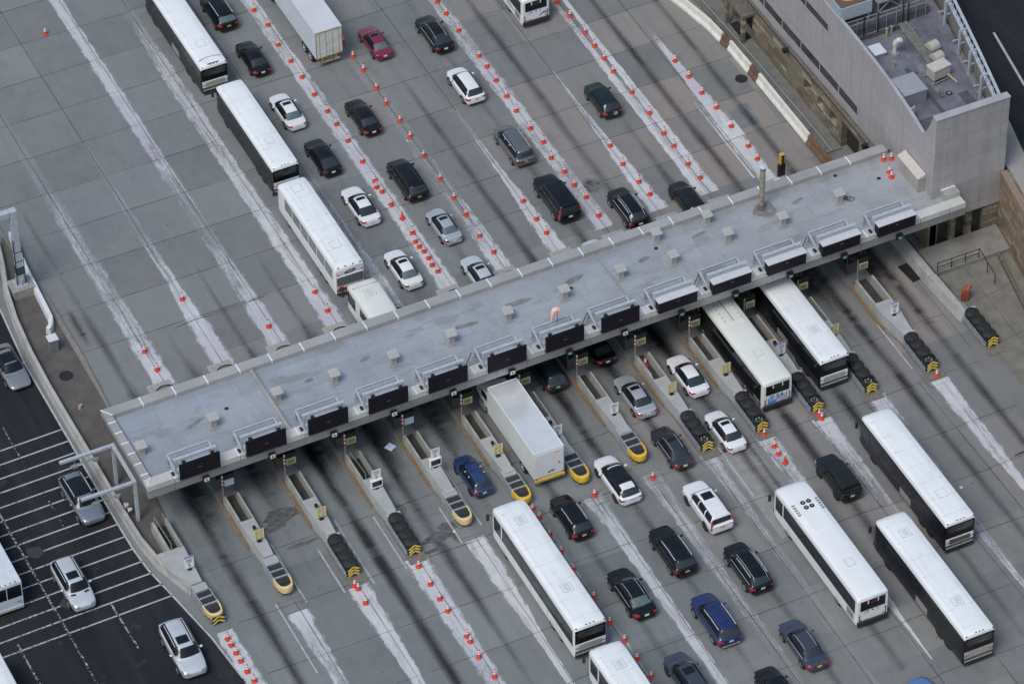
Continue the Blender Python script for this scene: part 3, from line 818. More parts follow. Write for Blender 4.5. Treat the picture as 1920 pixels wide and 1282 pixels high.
# lane lights under the fascia, centred on each lane
for i, x in enumerate(SX):
    lab = 'small lane light on the canopy fascia over the %s lane from the left' % ORD[i]
    t = thing('lane_light', lab, 'lane light', cpt(x + .5, -7.72, 4.95), SK, 'lane lights on the canopy fascia')
    MB().box(-.27, .27, -.22, .03, -.26, .26).build('housing', M_BLK, t, bevel=.03)
    if i < 6 or i == 7:
        MB().box(-.2, .2, -.235, -.22, -.16, .18).build('face', M_WHITE, t)
        MB().box(-.1, .02, -.243, -.235, -.06, .1).box(.05, .1, -.243, -.235, -.1, .08).build('marking', M_BLK, t)
    else:
        MB().cyl((0, -.25, 0), .17, .03, 'y').build('lens', pbr('green_lens', (.10, .32, .30), .15, emit=.25), t)
        MB().box(-.24, .24, -.38, -.22, .2, .25).build('visor', M_BLK, t)

# ------------------------------------------------------------------ toll islands
M_WALL = pbr('island_concrete', (0.36, 0.365, 0.35), .8, var=.16, scale=1.3, grime=.55, gcol=(.20, .195, .175), gscale=1.2)
M_PLAT = pbr('island_platform', (0.37, 0.385, 0.385), .8, var=.12, scale=1.2, grime=.35, gcol=(.22, .22, .21), gscale=.8)
M_KERB = pbr('island_base', (0.215, 0.21, 0.20), .85, var=.2, scale=1.5, grime=.6, gcol=(.09, .085, .08), gscale=.8)
M_ORNG = pbr('worn_orange_kerb', (0.25, 0.145, 0.07), .8, var=.3, scale=2.5, grime=.95, gcol=(.16, .135, .10), gscale=1.1)
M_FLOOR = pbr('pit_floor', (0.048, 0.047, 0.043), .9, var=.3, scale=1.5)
M_YEL = pbr('yellow_nose', (0.78, 0.49, 0.05), .55, var=.15, scale=2, grime=.55, gcol=(.45, .30, .1))
M_YELP = pbr('pale_yellow_nose', (0.74, 0.58, 0.28), .6, var=.15, scale=2, grime=.6, gcol=(.45, .36, .2))
M_TRAY = pbr('cushion_tray', (0.028, 0.031, 0.034), .6, var=.3, scale=6, grime=.25, gcol=(.1, .1, .1), gscale=4)
M_RAIL = pbr('cushion_rail', (0.33, 0.37, 0.43), .5, metal=.3, var=.2, scale=3)
M_BARR = pbr('black_rubber_barrel', (0.026, 0.027, 0.029), .65, var=.4, scale=2, spec=.3, grime=.3, gcol=(.07, .065, .06), gscale=2.5)
M_CHY = pbr('chevron_yellow', (0.80, 0.60, 0.12), .5, var=.1)
M_SIGNW = pbr('sign_white', (0.80, 0.80, 0.82), .45, var=.03)
M_SIGNY = pbr('sign_yellow', (0.72, 0.63, 0.34), .5, var=.1, scale=6)
M_INK = pbr('sign_ink', (0.02, 0.02, 0.024), .6, var=.1)
M_INKY = pbr('sign_faded_ink', (0.20, 0.16, 0.06), .6, var=.2)
M_LILAC = pbr('sign_lilac', (0.38, 0.27, 0.55), .5, var=.1)
M_GLASSD = pbr('dark_glass', (0.012, 0.015, 0.018), .08, var=.1, spec=.6)
M_BOOTH = pbr('booth_metal', (0.13, 0.125, 0.11), .5, metal=.3, var=.2, scale=2)
M_RED = pbr('reflective_red', (0.50, 0.05, 0.035), .4)
M_NOSE = pbr('nose_top_brown', (0.21, 0.19, 0.165), .85, var=.25, scale=1.4, grime=.4)

def ring_prism(mb, outer, inner, z0, z1, mi=0):
    n = len(outer)
    p = [(x, y, z0) for x, y in outer] + [(x, y, z1) for x, y in outer] + [(x, y, z0) for x, y in inner] + [(x, y, z1) for x, y in inner]
    f = []
    for i in range(n - 1):
        j = i + 1
        f += [(i, j, n + j, n + i), (n + i, n + j, 3 * n + j, 3 * n + i), (2 * n + j, 2 * n + i, 3 * n + i, 3 * n + j), (j, i, 2 * n + i, 2 * n + j)]
    f += [(0, n, 3 * n, 2 * n), (n - 1, 3 * n - 1, 4 * n - 1, 2 * n - 1)]
    mb.add(p, f, mi)

def cushion_yellow(x, pale, label, chev=False, y0=-14.25, rz=0.0):
    t = thing('crash_cushion', label, 'crash cushion', (x, y0, 0), rz, 'crash cushions on the island noses')
    MB().box(-.56, .56, -.78, -.02, 0.02, 1.0).build('end_block', M_PLAT, t, bevel=.04)
    for s in (-1, 1): MB().box(s * .60 - .04, s * .60 + .04, -2.6, -.79, .1, .98).build('side_rail', M_RAIL, t, bevel=.02)
    m = MB()
    for y in (-1.48, -2.22): m.box(-.55, .55, y - .035, y + .035, .6, .96)
    m.build('cross_bar', pbr('cross_bar_grey', (.42, .44, .47), .5), t, bevel=.015)
    for y in (-1.14, -1.85, -2.6):
        w = .54 if y > -2.3 else .52
        MB().box(-w, w, y - .31, y + .31, .15, .86).cyl((.1, y - .1, .86), .05, .03).build('tray', M_TRAY, t, bevel=.03)
    out = [(-.645, -2.2), (-.64, -2.65), (-.6, -3.05), (-.50, -3.42), (-.28, -3.62), (0, -3.68), (.28, -3.62), (.50, -3.42), (.6, -3.05), (.64, -2.65), (.645, -2.2)]
    inn = [(-.56, -2.2), (-.55, -2.6), (-.50, -2.95), (-.42, -3.22), (-.24, -3.36), (0, -3.4), (.24, -3.36), (.42, -3.22), (.50, -2.95), (.55, -2.6), (.56, -2.2)]
    m = MB(); ring_prism(m, out, inn, .42, 1.0)
    m.build('nose', M_YELP if pale else M_YEL, t, bevel=.03, smooth=35)
    MB().prism([(-.5, -2.2), (-.5, -2.95), (-.34, -3.3), (.34, -3.3), (.5, -2.95), (.5, -2.2)], .1, .78).build('nose_core', M_TRAY, t)
    if chev:
        m = MB().box(-.52, .52, -3.76, -3.69, .2, .92)
        for s, z in ((-1, .05), (1, .05), (-1, .42), (1, .42)):
            M = Matrix.Translation((s * .25, -3.765, .32 + z)) @ Matrix.Rotation(s * .6, 4, 'Y')
            m.box(-.28, .28, -.012, .01, -.07, .07, 1, M)
        m.build('chevron_panel', [M_BLK, M_CHY], t)
    MB().prism([(-.55, -2.2), (-.52, -3.0), (-.3, -3.42), (.3, -3.42), (.52, -3.0), (.55, -2.2)], .1, .419).build('nose_under_shade', M_TRAY, t)  # dark block painted as the shadow below the raised nose
    MB().box(-.66, .66, -3.4, 0, 0.0, .1).build('base_plate', M_KERB, t)
    return t

def cushion_barrels(x, label, open_last=False, y0=-14.25):
    t = thing('crash_cushion', label, 'crash cushion', (x, y0, 0), 0, 'crash cushions on the island noses')
    MB().box(-.58, .58, -.28, -.02, 0.02, 1.0).build('end_block', M_PLAT, t, bevel=.03)
    for i in range(4):
        y = -.62 - .93 * i
        op = open_last and i == 3
        prof = [(.46, .05), (.50, .12), (.53, .3), (.50, .42), (.53, .55), (.50, .68), (.57, .80), (.60, .90), (.56, 1.02), (.40, 1.12), (.2, 1.16), (.12, 1.17), (.10, 1.14), (0.001, 1.13)]
        if op: prof = prof[:9] + [(.46, 1.02), (.45, .7), (.001, .66)]
        m = MB()
        m.loft([[(r * math.cos(2 * math.pi * k / 22), y + r * math.sin(2 * math.pi * k / 22), z) for k in range(22)] for r, z in prof])
        if op:
            for q in range(6):
                a = q * 1.1
                m.cyl((.25 * math.cos(a), y + .25 * math.sin(a), .68), .07, .14, n=8, mi=1)
        m.build('barrel', [M_BARR, M_GALV], t, smooth=35)
    m = MB()
    for s in (-1, 1):
        for z in (.22, .42, .62): m.tube((s * .6, -.1, z), (s * .6, -3.95, z - .05), .035, 6)
        for y in (-1.1, -2.2, -3.3): m.box(s * .6 - .03, s * .6 + .03, y - .05, y + .05, .05, .68)
    m.build('guide_rail', M_RAIL, t)
    m = MB().box(-.50, .50, -4.03, -3.95, .12, 1.08)
    for s in (-1, 1):
        for z in (.30, .60, .90):
            M = Matrix.Translation((s * .235, -4.035, z)) @ Matrix.Rotation(s * .62, 4, 'Y')
            m.box(-.27, .27, -.012, .01, -.075, .075, 1, M)
    m.build('chevron_panel', [M_BLK, M_CHY], t)
    MB().box(-.72, .72, -4.9, 0, 0.0, .06).build('base_plate', pbr('rusty_base', (.17, .155, .14), .9, var=.3), t)
    return t

def speed_sign(x, y, z, label, box=False, lilac=False, turn=0.0):
    t = thing('speed_limit_sign', label, 'speed sign', (x, y, z), turn, 'speed limit signs on the islands')
    b = 0.95 if box else 0.18
    MB().box(-.14, .14, -.12, .12, 0, .1).tube((0, .03, .05), (0, .03, b + .9), .035, 6).build('post', M_DARK, t)
    MB().box(-.38, .38, -.02, .0, b, b + 1.08).build('panel', M_SIGNW, t, bevel=.004)
    lettering('SPEED', .19, M_INK, t, (0, -.027, b + .86))
    lettering('LIMIT', .19, M_INK, t, (0, -.027, b + .66))
    lettering('5', .50, M_INK, t, (0, -.027, b + .29))
    if lilac: MB().box(-.38, .38, -.03, .01, b + 1.085, b + 1.26).build('header', M_LILAC, t)
    if box:
        MB().box(-.5, .5, -.1, .16, .16, 1.0).build('cabinet', M_SIGNW, t, bevel=.05)
        MB().box(-.4, .4, -.115, -.1, .34, .86).build('screen', M_GLASSD, t, bevel=.005)
    return t

def yellow_sign(x, y, z, label, turn=0.0):
    t = thing('caution_sign', label, 'caution sign', (x, y, z), turn, 'yellow caution signs on the islands')
    MB().box(-.17, .17, -.14, .14, 0, .1).tube((0, .03, .05), (0, .03, .9), .035, 6).build('post', M_DARK, t)
    MB().box(-.40, .40, -.02, 0, .24, 1.28).build('panel', M_SIGNY, t, bevel=.004)
    m = MB()
    for k in range(5): m.box(-.30 + .12 * k, -.22 + .12 * k, -.027, -.02, 1.12, 1.19)
    for s in (-.17, .17):
        for a in range(8):
            M = Matrix.Translation((s, -.024, .88)) @ Matrix.Rotation(a * math.pi / 4, 4, 'Y') @ Matrix.Translation((0, 0, .10))
            if not (s > 0 and a in (2, 3)): m.box(-.045, .045, -.004, .004, -.022, .022, 0, M)
        m.box(s - .07, s + .07, -.027, -.02, .34, .40); m.box(s - .09, s - .04, -.027, -.02, .34, .54); m.box(s + .03, s + .08, -.027, -.02, .34, .54)
    m.box(-.37, .37, -.027, -.02, .63, .66)
    m.build('marking', M_INKY, t)
    return t

def make_island(x, label, stairs=False, wd=1.0, front=True):
    t = thing('toll_island', label, 'toll island', (x, 0, 0), 0, 'toll islands under the canopy')
    k = wd
    MB().prism([(-.88 * k, 4.2), (-.88 * k, -9.5), (-.80 * k, -12), (-.50, -14.2), (.50, -14.2), (.72 * k, -12), (.88 * k, -9.5), (.88 * k, 4.2)], 0, .16).build('base', M_KERB, t, bevel=.02)
    m = MB()
    m.loft([[(-.68 * k, y, .0), (-.45 * k, y, .0), (-.46 * k, y, 1.1), (-.60 * k, y, 1.1)] for y in (-6.9, -9.98)])
    m.loft([[(.45 * k, y, .0), (.66 * k, y, .0), (.61 * k, y, 1.1), (.47 * k, y, 1.1)] for y in (-6.9, -9.98)])
    m.build('wall', M_WALL, t, bevel=.015)
    o = [(-.58, -9.985), (-.585, -10.6), (-.55, -11.6), (-.48, -12.9), (-.36, -14.22), (.40, -14.22), (.50, -12.9), (.565, -11.6), (.595, -10.6), (.60, -9.985)]
    sc = lambda q, e: [(a * (k if b > -12 else (1 + (k - 1) * .5)) + (e if a > 0 else -e) * .6, b) for a, b in q]
    top, bot = sc(o, 0), sc(o, .14)
    n = len(o)
    MB().add([(a, b, 0) for a, b in bot] + [(a, b, 1.1) for a, b in top],
             [tuple(range(n - 1, -1, -1)), tuple(range(n, 2 * n))] + [(i, (i + 1) % n, n + (i + 1) % n, n + i) for i in range(n)]).build('platform', M_PLAT, t, bevel=.02)
    if stairs:
        m = MB()
        for i in range(7): m.box(-.44 * k, .44 * k, -9.97 + i * .42, -9.97 + (i + 1) * .42, .17, .20 + .04 * i)
        m.build('stair', pbr('dark_stair', (.022, .024, .02), .9, var=.4), t)
        for s in (-.3, .3):
            m = MB().tube((s * k, -10.05, 1.1), (s * k, -10.05, 1.75), .03, 6).tube((s * k, -10.05, 1.75), (s * k, -7.0, 1.35), .03, 6).tube((s * k, -7.0, 1.35), (s * k, -7.0, .5), .03, 6)
            m.build('handrail', M_GALV, t)
    else:
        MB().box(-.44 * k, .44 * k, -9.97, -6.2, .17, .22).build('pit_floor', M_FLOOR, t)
    MB().box(-.84 * k, -.71 * k, -12.1, -6.4, .162, .32).build('orange_kerb', M_ORNG, t, bevel=.02)
    # rounded rear nose, upstream of the canopy
    a = [(-.95, 4.205), (-.97, 6.0)] + [(-.95 * math.cos(q), 6.0 + .95 * math.sin(q)) for q in [math.pi * i / 12 for i in range(1, 12)]] + [(.97, 6.0), (.95, 4.205)]
    MB().prism(a, 0, .78).build('rear_nose', M_NOSE, t, bevel=.05, smooth=35)
    ri = [(p[0] * 1.02, p[1] if p[1] < 5 else p[1] + .02) for p in a]
    m = MB(); ring_prism(m, ri, [(p[0] * .95, p[1] if p[1] < 5 else p[1] - .05) for p in a], .70, .84)
    m.build('nose_rim', M_DARK, t)
    MB().box(-1.0, 1.0, 6.4, 8.2, 0.0, .05).build('nose_apron', pbr('apron', (.33, .325, .31), .85, var=.2), t)
    # toll booth standing on the island, mostly in the canopy's shade
    return t

def booth(x, label):
    t = thing('toll_booth', label, 'toll booth', (x, -3.2, .16), 0, 'toll booths in the shade under the canopy')
    MB().box(-.62, .62, -1.9, 2.4, 0, 1.1).build('cabin', M_BOOTH, t, bevel=.03)
    m = MB()
    for xx in (-.6, .6):
        for y in (-1.88, .2, 2.38): m.box(xx - .05, xx + .05, y - .05, y + .05, 1.1, 2.35)
    m.build('window_post', M_BOOTH, t)
    MB().box(-.58, .58, -1.86, 2.36, 1.105, 2.34).build('window', M_GLASSD, t)
    MB().box(-.75, .75, -2.1, 2.6, 2.352, 2.52).build('roof', M_BOOTH, t, bevel=.03)
    return t

IX = [-27.35, -22.15, -17.05, -12.1, -7.05, -2.0, 3.05, 8.2, 13.05, 18.0, 22.85, 28.35]
ST_ = {2: True}
for i, x in enumerate(IX):
    nth = ORD[i + 1]
    make_island(x, 'long narrow concrete toll island, %s from the left' % nth, i in ST_, 1.35 if i == 11 else 1.0)
    booth(x, 'dark toll booth under the canopy, %s from the left' % ORD[i])
    # striped reflector post and the small hanging lane plate in front of it
    p_ = thing('reflector_post', 'thin post banded red and white on the %s toll island from the left' % nth, 'reflector post', (x - .62, -6.85, .16), 0, 'banded posts at the island fronts')
    MB().tube((0, 0, 0), (0, 0, 3.1), .055, 8).build('pole', M_GALV, p_)
    if i in (9, 10, 11):
        pass
    else:
        m = MB()
        for q in range(6): m.tube((0, 0, 2.0 + .19 * q), (0, 0, 2.19 + .19 * q), .075, 8, q % 2)
        m.build('reflector_sleeve', [M_RED, M_WHITE], p_)
    h = thing('hanging_plate', ('small pale plate hung under the canopy before the %s island from the left' if i in (0, 3) else 'small yellowish picture plate hung under the canopy before the %s island from the left') % nth,
              'plate sign', (x - .02, -6.75, 2.0), 0, 'plates hung under the canopy')
    MB().box(-.40, .40, 0, .05, -.05, .62).build('panel', pbr('plate_blue_white', (.50, .56, .64), .4) if i in (0, 3) else pbr('plate_cream', (.55, .50, .30), .5), h, bevel=.01)
    if i not in (0, 3): MB().box(-.3, .3, -.012, 0, .08, .50).box(-.36, .36, -.008, 0, -.02, .02).build('picture', pbr('plate_picture', (.20, .20, .13), .6, var=.6, scale=7), h)
    MB().box(-.46, .46, .02, .4, .66, 1.15).build('lamp_box', M_BLK, h, bevel=.02)
    MB().tube((0, .2, 1.1), (0, .2, 2.6), .04, 6).build('hanger', M_DARK, h)
# kerbside stair island at the far left
i0 = thing('toll_island', 'leftmost concrete island with a dark open stairway and handrails', 'toll island', (-33.35, 0, 0), 0, 'toll islands under the canopy')
MB().prism([(-1.5, 1), (-1.6, -10.6), (-.55, -14.4), (.48, -14.4), (.60, -10.6), (.75, -6), (.75, 1)], 0, .16).build('base', M_ISL, i0)
m = MB()
m.loft([[(-.78, y, 0), (-.48, y, 0), (-.5, y, 1.1), (-.72, y, 1.1)] for y in (-7.0, -10.3)])
m.loft([[(.36, y, 0), (.62, y, 0), (.58, y, 1.1), (.38, y, 1.1)] for y in (-7.0, -10.3)])
m.build('wall', M_WALL, i0, bevel=.015)
MB().prism([(-1.55, -10.32), (-1.42, -12.2), (-.5, -14.4), (.44, -14.4), (.52, -12.5), (.6, -10.32)], 0, 1.08).build('platform', M_PLAT, i0, bevel=.02)
m = MB()
for i in range(7): m.box(-.48, .36, -10.3 + i * .46, -10.3 + (i + 1) * .46, .17, .20 + .04 * i)
m.build('stair', pbr('dark_stair', (.022, .024, .02), .9, var=.4), i0)
for s in (-.42, .3):
    MB().tube((s, -10.4, 1.08), (s, -10.4, 1.8), .035, 6).tube((s, -10.4, 1.8), (s, -6.9, 1.5), .035, 6).tube((s, -6.9, 1.5), (s, -6.9, .4), .035, 6).build('handrail', M_GALV, i0)
speed_sign(-33.3, -12.9, 1.1, 'small speed limit 5 sign under a lilac header on the leftmost island', lilac=True)
cushion_yellow(-33.3, True, 'grey crash cushion with a striped black and yellow nose beside the left road', chev=True, y0=-14.45, rz=.03)

SPEC = ['yb', 'yB', 'sB', 'sy', 'yy', 'sy', 'sy', 'yB', 'yB', 'sB', 'yB', 'sB']
SPEC[0] = 'yy'; SPEC[2] = 'xB'; SPEC[3] = 'xy'
for i, x in enumerate(IX):
    a, b = SPEC[i]
    nth = ORD[i + 1]
    yb = -12.5 + i * .06
    if a == 'y': yellow_sign(x - .02, yb, 1.1, 'small yellow caution sign on the %s toll island from the left' % nth)
    elif a == 'x': speed_sign(x + (.05 if i == 2 else .15), -11.3 if i == 2 else -11.2, 1.1, 'white speed limit 5 sign above a screen box on the %s island from the left' % nth, box=True)
    else: speed_sign(x + .02, yb - (.0 if i != 5 else .2), 1.1, 'white speed limit 5 sign on the %s toll island from the left' % nth, lilac=i in (9, 11))
    if b == 'y':
        cushion_yellow(x, i in (0, 3), ('crash cushion with a %s nose ending the %s island from the left' % ('pale yellow' if i in (0, 3) else 'bright yellow', nth)), y0=-14.25 + (.55 if i > 2 else 0) + (.1 * (i - 4) if i > 4 else 0))
    else:
        cushion_barrels(x + .1, 'crash cushion of four black barrels ending the %s island from the left' % nth, i in (7, 8, 9, 10, 11), y0=-14.15 + .02 * i)
    # small signal lamp on some platforms
    if i in (0, 1, 4, 5, 9):
        l = thing('platform_lamp', 'little black lamp fitting on the %s toll island platform' % nth, 'lamp', (x + .05, yb + 1.15, 1.1), 0, 'lamp fittings on the islands')
        MB().tube((0, 0, 0), (0, 0, .42), .03, 6).build('stem', M_DARK, l)
        MB().box(-.12, .12, -.12, .12, .3, .52).build('head', M_BLK, l, bevel=.03)
tag(MB().box(-.34, .34, -.34, .34, 0, .02).build('paper_sheet', pbr('pale_sheet', (.55, .66, .80), .6), loc=(-13.75, -6.6, .012), rz=.5), 'pale blue square sheet lying on the lane under the canopy', 'sheet')
# low wall pieces right of the seventh lane
tag(MB().loft([[(7.55, y, 0), (8.0, y, 0), (7.9, y, .95), (7.65, y, .95)] for y in (-9.3, -6.9)]).build('barrier_wall', M_WALL, bevel=.02), 'short low concrete wall stub beside a lone cone under the canopy', 'wall')
# rear side posts next to the rounded noses
for i, x in enumerate(IX):
    if i in (0, 3, 5, 6, 7, 8, 9, 10):
        t = thing('equipment_post', 'short grey equipment post behind the canopy at the %s island nose' % ORD[i + 1], 'post', (x - .1, 4.7, .78), 0, 'equipment posts behind the canopy')
        MB().tube((0, 0, 0), (0, 0, 1.6), .06, 8).build('pole', M_GALV, t)
        MB().box(-.55, .45, -.15, .15, 1.6, 1.75).box(.2, .6, -.22, .22, 1.75, 2.0).build('camera_head', M_GALV, t, bevel=.03)
# ------------------------------------------------------------------ tunnel service building at the right
def stone_mat(name='rough_stone', sx='y', cols=None):
    m, nt, b, out = newmat(name)
    p = npos(nt)
    x, y, z = nsep(nt, p)
    wob = nnoise(nt, p, 1.3, 3)
    h = nmath(nt, 'ADD', y if sx == 'y' else x, nmath(nt, 'MULTIPLY', wob, .35))
    vz = nmath(nt, 'ADD', z, nmath(nt, 'MULTIPLY', wob, .18))
    vec = ncomb(nt, h, vz)
    br = nt.nodes.new('ShaderNodeTexBrick')
    nt.links.new(vec, br.inputs['Vector'])
    br.inputs['Scale'].default_value = 1.0
    br.inputs['Brick Width'].default_value = 1.15
    br.inputs['Row Height'].default_value = .46
    br.inputs['Mortar Size'].default_value = .03
    br.inputs['Bias'].default_value = 0.0
    br.offset = .43; br.squash = 1.5; br.squash_frequency = 3
    br.inputs['Color1'].default_value = (0, 0, 0, 1); br.inputs['Color2'].default_value = (1, 1, 1, 1); br.inputs['Mortar'].default_value = (.5, .5, .5, 1)
    wn_ = nsep(nt, br.outputs['Color'])[0]
    cr = nt.nodes.new('ShaderNodeValToRGB')
    e = cr.color_ramp.elements
    pal = cols or [(0.0, (.06, .055, .042)), (.18, (.25, .205, .135)), (.36, (.11, .11, .078)), (.55, (.30, .24, .165)), (.7, (.085, .08, .058)), (.84, (.25, .135, .08)), (1.0, (.40, .36, .28))]
    e[0].position, e[0].color = pal[0][0], (*pal[0][1], 1)
    e[1].position, e[1].color = pal[-1][0], (*pal[-1][1], 1)
    for q, c in pal[1:-1]:
        el = e.new(q); el.color = (*c, 1)
    nt.links.new(wn_, cr.inputs[0])
    c = nmix(nt, br.outputs['Fac'], cr.outputs[0], (.05, .045, .038))
    c = nmix(nt, nmath(nt, 'MULTIPLY', nnoise(nt, p, .6, 6, .7, .45, .75), .7), c, (.11, .105, .085))
    c = nmix(nt, nmath(nt, 'MULTIPLY', nnoise(nt, p, 4, 6, .7, .3, .75), .4), c, (.25, .22, .17))
    nt.links.new(c, b.inputs['Base Color'])
    b.inputs['Roughness'].default_value = .9
    nbump(nt, b, nmath(nt, 'ADD', wn_, nnoise(nt, p, 5, 6, .7)), .6, .04)
    return m

def panel_mat(name, ax, w, h, c1, c2, off=0.0):
    m, nt, b, out = newmat(name)
    p = npos(nt)
    x, y, z = nsep(nt, p)
    vec = ncomb(nt, y if ax == 'y' else x, nmath(nt, 'ADD', z, off))
    br = nt.nodes.new('ShaderNodeTexBrick')
    nt.links.new(vec, br.inputs['Vector'])
    br.inputs['Scale'].default_value = 1.0
    br.inputs['Brick Width'].default_value = w
    br.inputs['Row Height'].default_value = h
    br.inputs['Mortar Size'].default_value = .018
    br.offset = 0.0 if ax == 'y' else .5
    br.inputs['Color1'].default_value = (*c1, 1); br.inputs['Color2'].default_value = (*c2, 1)
    br.inputs['Mortar'].default_value = (.20, .19, .195, 1)
    c = br.outputs['Color']
    lon = nnoise(nt, nmap(nt, p, (.25, .12, 1.0)), 1.0, 4, .6, .35, .72)
    c = nmix(nt, nmath(nt, 'MULTIPLY', lon, .42), c, (.36, .315, .32))
    run = nnoise(nt, nmap(nt, p, (1.9, 1.9, .10)), 1.0, 6, .7, .46, .74)
    c = nmix(nt, nmath(nt, 'MULTIPLY', nnoise(nt, p, .9, 6, .7, .5, .75), .3), c, (.27, .255, .25))
    c = nmix(nt, nmath(nt, 'MULTIPLY', run, .5), c, (.25, .235, .235))
    nt.links.new(c, b.inputs['Base Color'])
    b.inputs['Metallic'].default_value = .15
    b.inputs['Roughness'].default_value = .45
    return m
M_STONE = stone_mat()
M_STONEX = stone_mat('rough_stone_end', 'x')
M_FAC = panel_mat('facade_panel', 'y', 3.4, 3.3, (.39, .385, .41), (.425, .415, .44))
M_END = panel_mat('end_wall_panel', 'x', 3.3, 1.28, (.37, .365, .38), (.42, .41, .42))
M_TERR = pbr('terrace_membrane', (.155, .155, .185), .55, var=.38, scale=.6, grime=.9, gcol=(.055, .05, .05), gscale=.5)
M_WIN = pbr('strip_window_glass', (.035, .040, .042), .25, var=.25, scale=.6, spec=.5)
M_LEDGE = pbr('ledge_dark', (.13, .12, .105), .8, var=.3)
M_LGM = pbr('parapet_metal', (.47, .465, .475), .45, metal=.3, var=.12, scale=.8)

bl = thing('service_building', 'stone based service building with curved grey metal facade beside the toll canopy', 'building', (0, 0, 0))
FX = 35.2
# stone base with real openings: built between them
ops = [(6.3, 9.3, 0.15, 2.9), (10.2, 11.3, 1.5, 2.6), (12.5, 13.5, 1.5, 2.6), (14.7, 15.9, 1.5, 2.7), (25.2, 28.2, 0.15, 3.0)]
m = MB()
ys = sorted([-5.3] + [q for o_ in ops for q in o_[:2]] + [60])
for a, b in zip(ys, ys[1:]):
    op = [o_ for o_ in ops if o_[0] == a]
    if op:
        z0, z1 = op[0][2:]
        if z0 > .2: m.box(FX - .1, FX + .8, a, b, 0, z0)
        m.box(FX - .1, FX + .8, a, b, z1, 3.75)
    else: m.box(FX - .1, FX + .8, a, b, 0, 3.75)
m.build('stone_base', M_STONE, bl)
for a, b, z0, z1 in ops: MB().box(FX + .5, FX + .75, a - .05, b + .05, max(.02, z0 - .05), z1 + .05).build('dark_recess', pbr('recess_dark', (.022, .02, .018), .9), bl)
for a, b, z0, z1 in ops[1:4]: MB().box(FX - .13, FX - .1, a - .08, b + .08, z0 - .12, z0).build('sill', M_LEDGE, bl)
MB().box(FX - .32, FX + .05, -5.3, 60, 3.754, 3.95).build('ledge', M_LEDGE, bl, bevel=.02)
m = MB()
for y in range(0, 50, 2): m.tube((FX - .42, y, 4.1), (FX - .42, y + 2, 4.1), .03, 5)
m.build('ledge_rail', M_DARK, bl)
# facade: slightly bowed plan, parapet falls towards the canopy
def fx(y): return FX + .16 * math.sin(math.pi * max(0, min(1, (y + 5) / 26)))
def fz(y): return 11.0 + 1.55 * (1 - math.exp(-max(0, y + 3.3) / 5.5)) if y > -3.3 else 11.0
us = [-4.84 + .32 * i for i in range(6)] + [-3.0 + 1.0 * i for i in range(64)]
vs = [3.95, 4.75, 5.75, 8, 9.9, 10.6]
def fac(y, z): return (fx(y), y, z)
m = MB()
rows = []
for y in us:
    x = fx(y); t = fz(y)
    rows.append([(x, y, 3.952), (x, y, t), (x + .22, y, t), (x + .22, y, 3.952)])
m.loft(rows)
m.build('facade', M_FAC, bl)
m = MB()
m.loft([[(fx(y) - .012, y, fz(y) + .002), (fx(y) - .012, y, fz(y) + .1), (fx(y) + .26, y, fz(y) + .1), (fx(y) + .26, y, fz(y) + .002)] for y in us if y > -4.2])
m.build('parapet_cap', M_LGM, bl)
for y0, y1, z0, z1, nm in ((7.2, 46, 4.95, 5.75, 'strip_window'), (11.6 + 1, 24, 9.95, 10.6, 'strip_window')):
    n = int((y1 - y0) / 3)
    m = MB()
    for i in range(n):
        a, b = y0 + i * (y1 - y0) / n, y0 + (i + 1) * (y1 - y0) / n
        m.loft([[(fx(y) - .02, y, z0), (fx(y) - .02, y, z1), (fx(y) + .01, y, z1), (fx(y) + .01, y, z0)] for y in (a, b)])
    o = m.build(nm, M_WIN, bl)
    m = MB()
    for i in range(n):
        a = y0 + i * (y1 - y0) / n
        m.box(fx(a) - .05, fx(a) - .022, a - .06, a + .06, z0, z1)
    m.build('mullion', M_FAC, o)
m = MB()
for y in us[6::3]:
    m.box(fx(y) - .02, fx(y), y - .04, y + .04, fz(y) - 1.2, fz(y) - 1.1)
m.build('bolt', M_LGM, bl)
# end wall with its swept notch
m = MB()
pr = [(35.14, 3.0), (35.14, 14.0), (41.9, 14.0), (41.9, 3.0)]
m.add([(x, -5.45, z) for x, z in pr] + [(x, -4.85, z) for x, z in pr], [tuple(range(len(pr) - 1, -1, -1)), tuple(range(len(pr), 2 * len(pr)))] +
      [(i, (i + 1) % len(pr), len(pr) + (i + 1) % len(pr), len(pr) + i) for i in range(len(pr))])
m.build('end_wall', M_END, bl)
MB().box(35.15, 41.95, -5.5, -4.80, 14.002, 14.10).build('parapet_cap', M_LGM, bl, bevel=.01)
# swept return joining the facade to the end wall
m = MB()
rows = []
for t in [i / 8 for i in range(9)]:
    y = -4.849 + 2.0 * t
    zz = 11.0 + 3.0 * (1 - t) ** 2.0
    rows.append([(35.188, y, 10.0), (35.188, y, zz), (35.44, y, zz), (35.44, y, 10.0)])
m.loft(rows); m.build('facade_return', M_FAC, bl)
MB().prism([(35.45, -4.84), (41.4, -4.84), (42.3, -1), (43.3, 3), (44.6, 10), (46.5, 25), (46.5, 60), (35.45, 60)], 10.2, 10.5).build('terrace_floor', M_TERR, bl)
MB().box(36.1, 41.7, -4.8, 59, 3.0, 10.19).build('core', M_DARK, bl)
m = MB()
rows = []
def sx_(y): return 41.0 + .245 * (y + 4.5) - .0012 * (y + 4.5) ** 2
yy = [-4.84 + 2 * i for i in range(22)]
m.loft([[(sx_(y) + .55, y, 6.0), (sx_(y) + .55, y, 11.9), (sx_(y) + .85, y, 11.9), (sx_(y) + .85, y, 6.0)] for y in yy])
m.build('outer_wall', pbr('outer_wall_grey', (.20, .19, .18), .8, var=.2, grime=.4), bl)
m = MB()
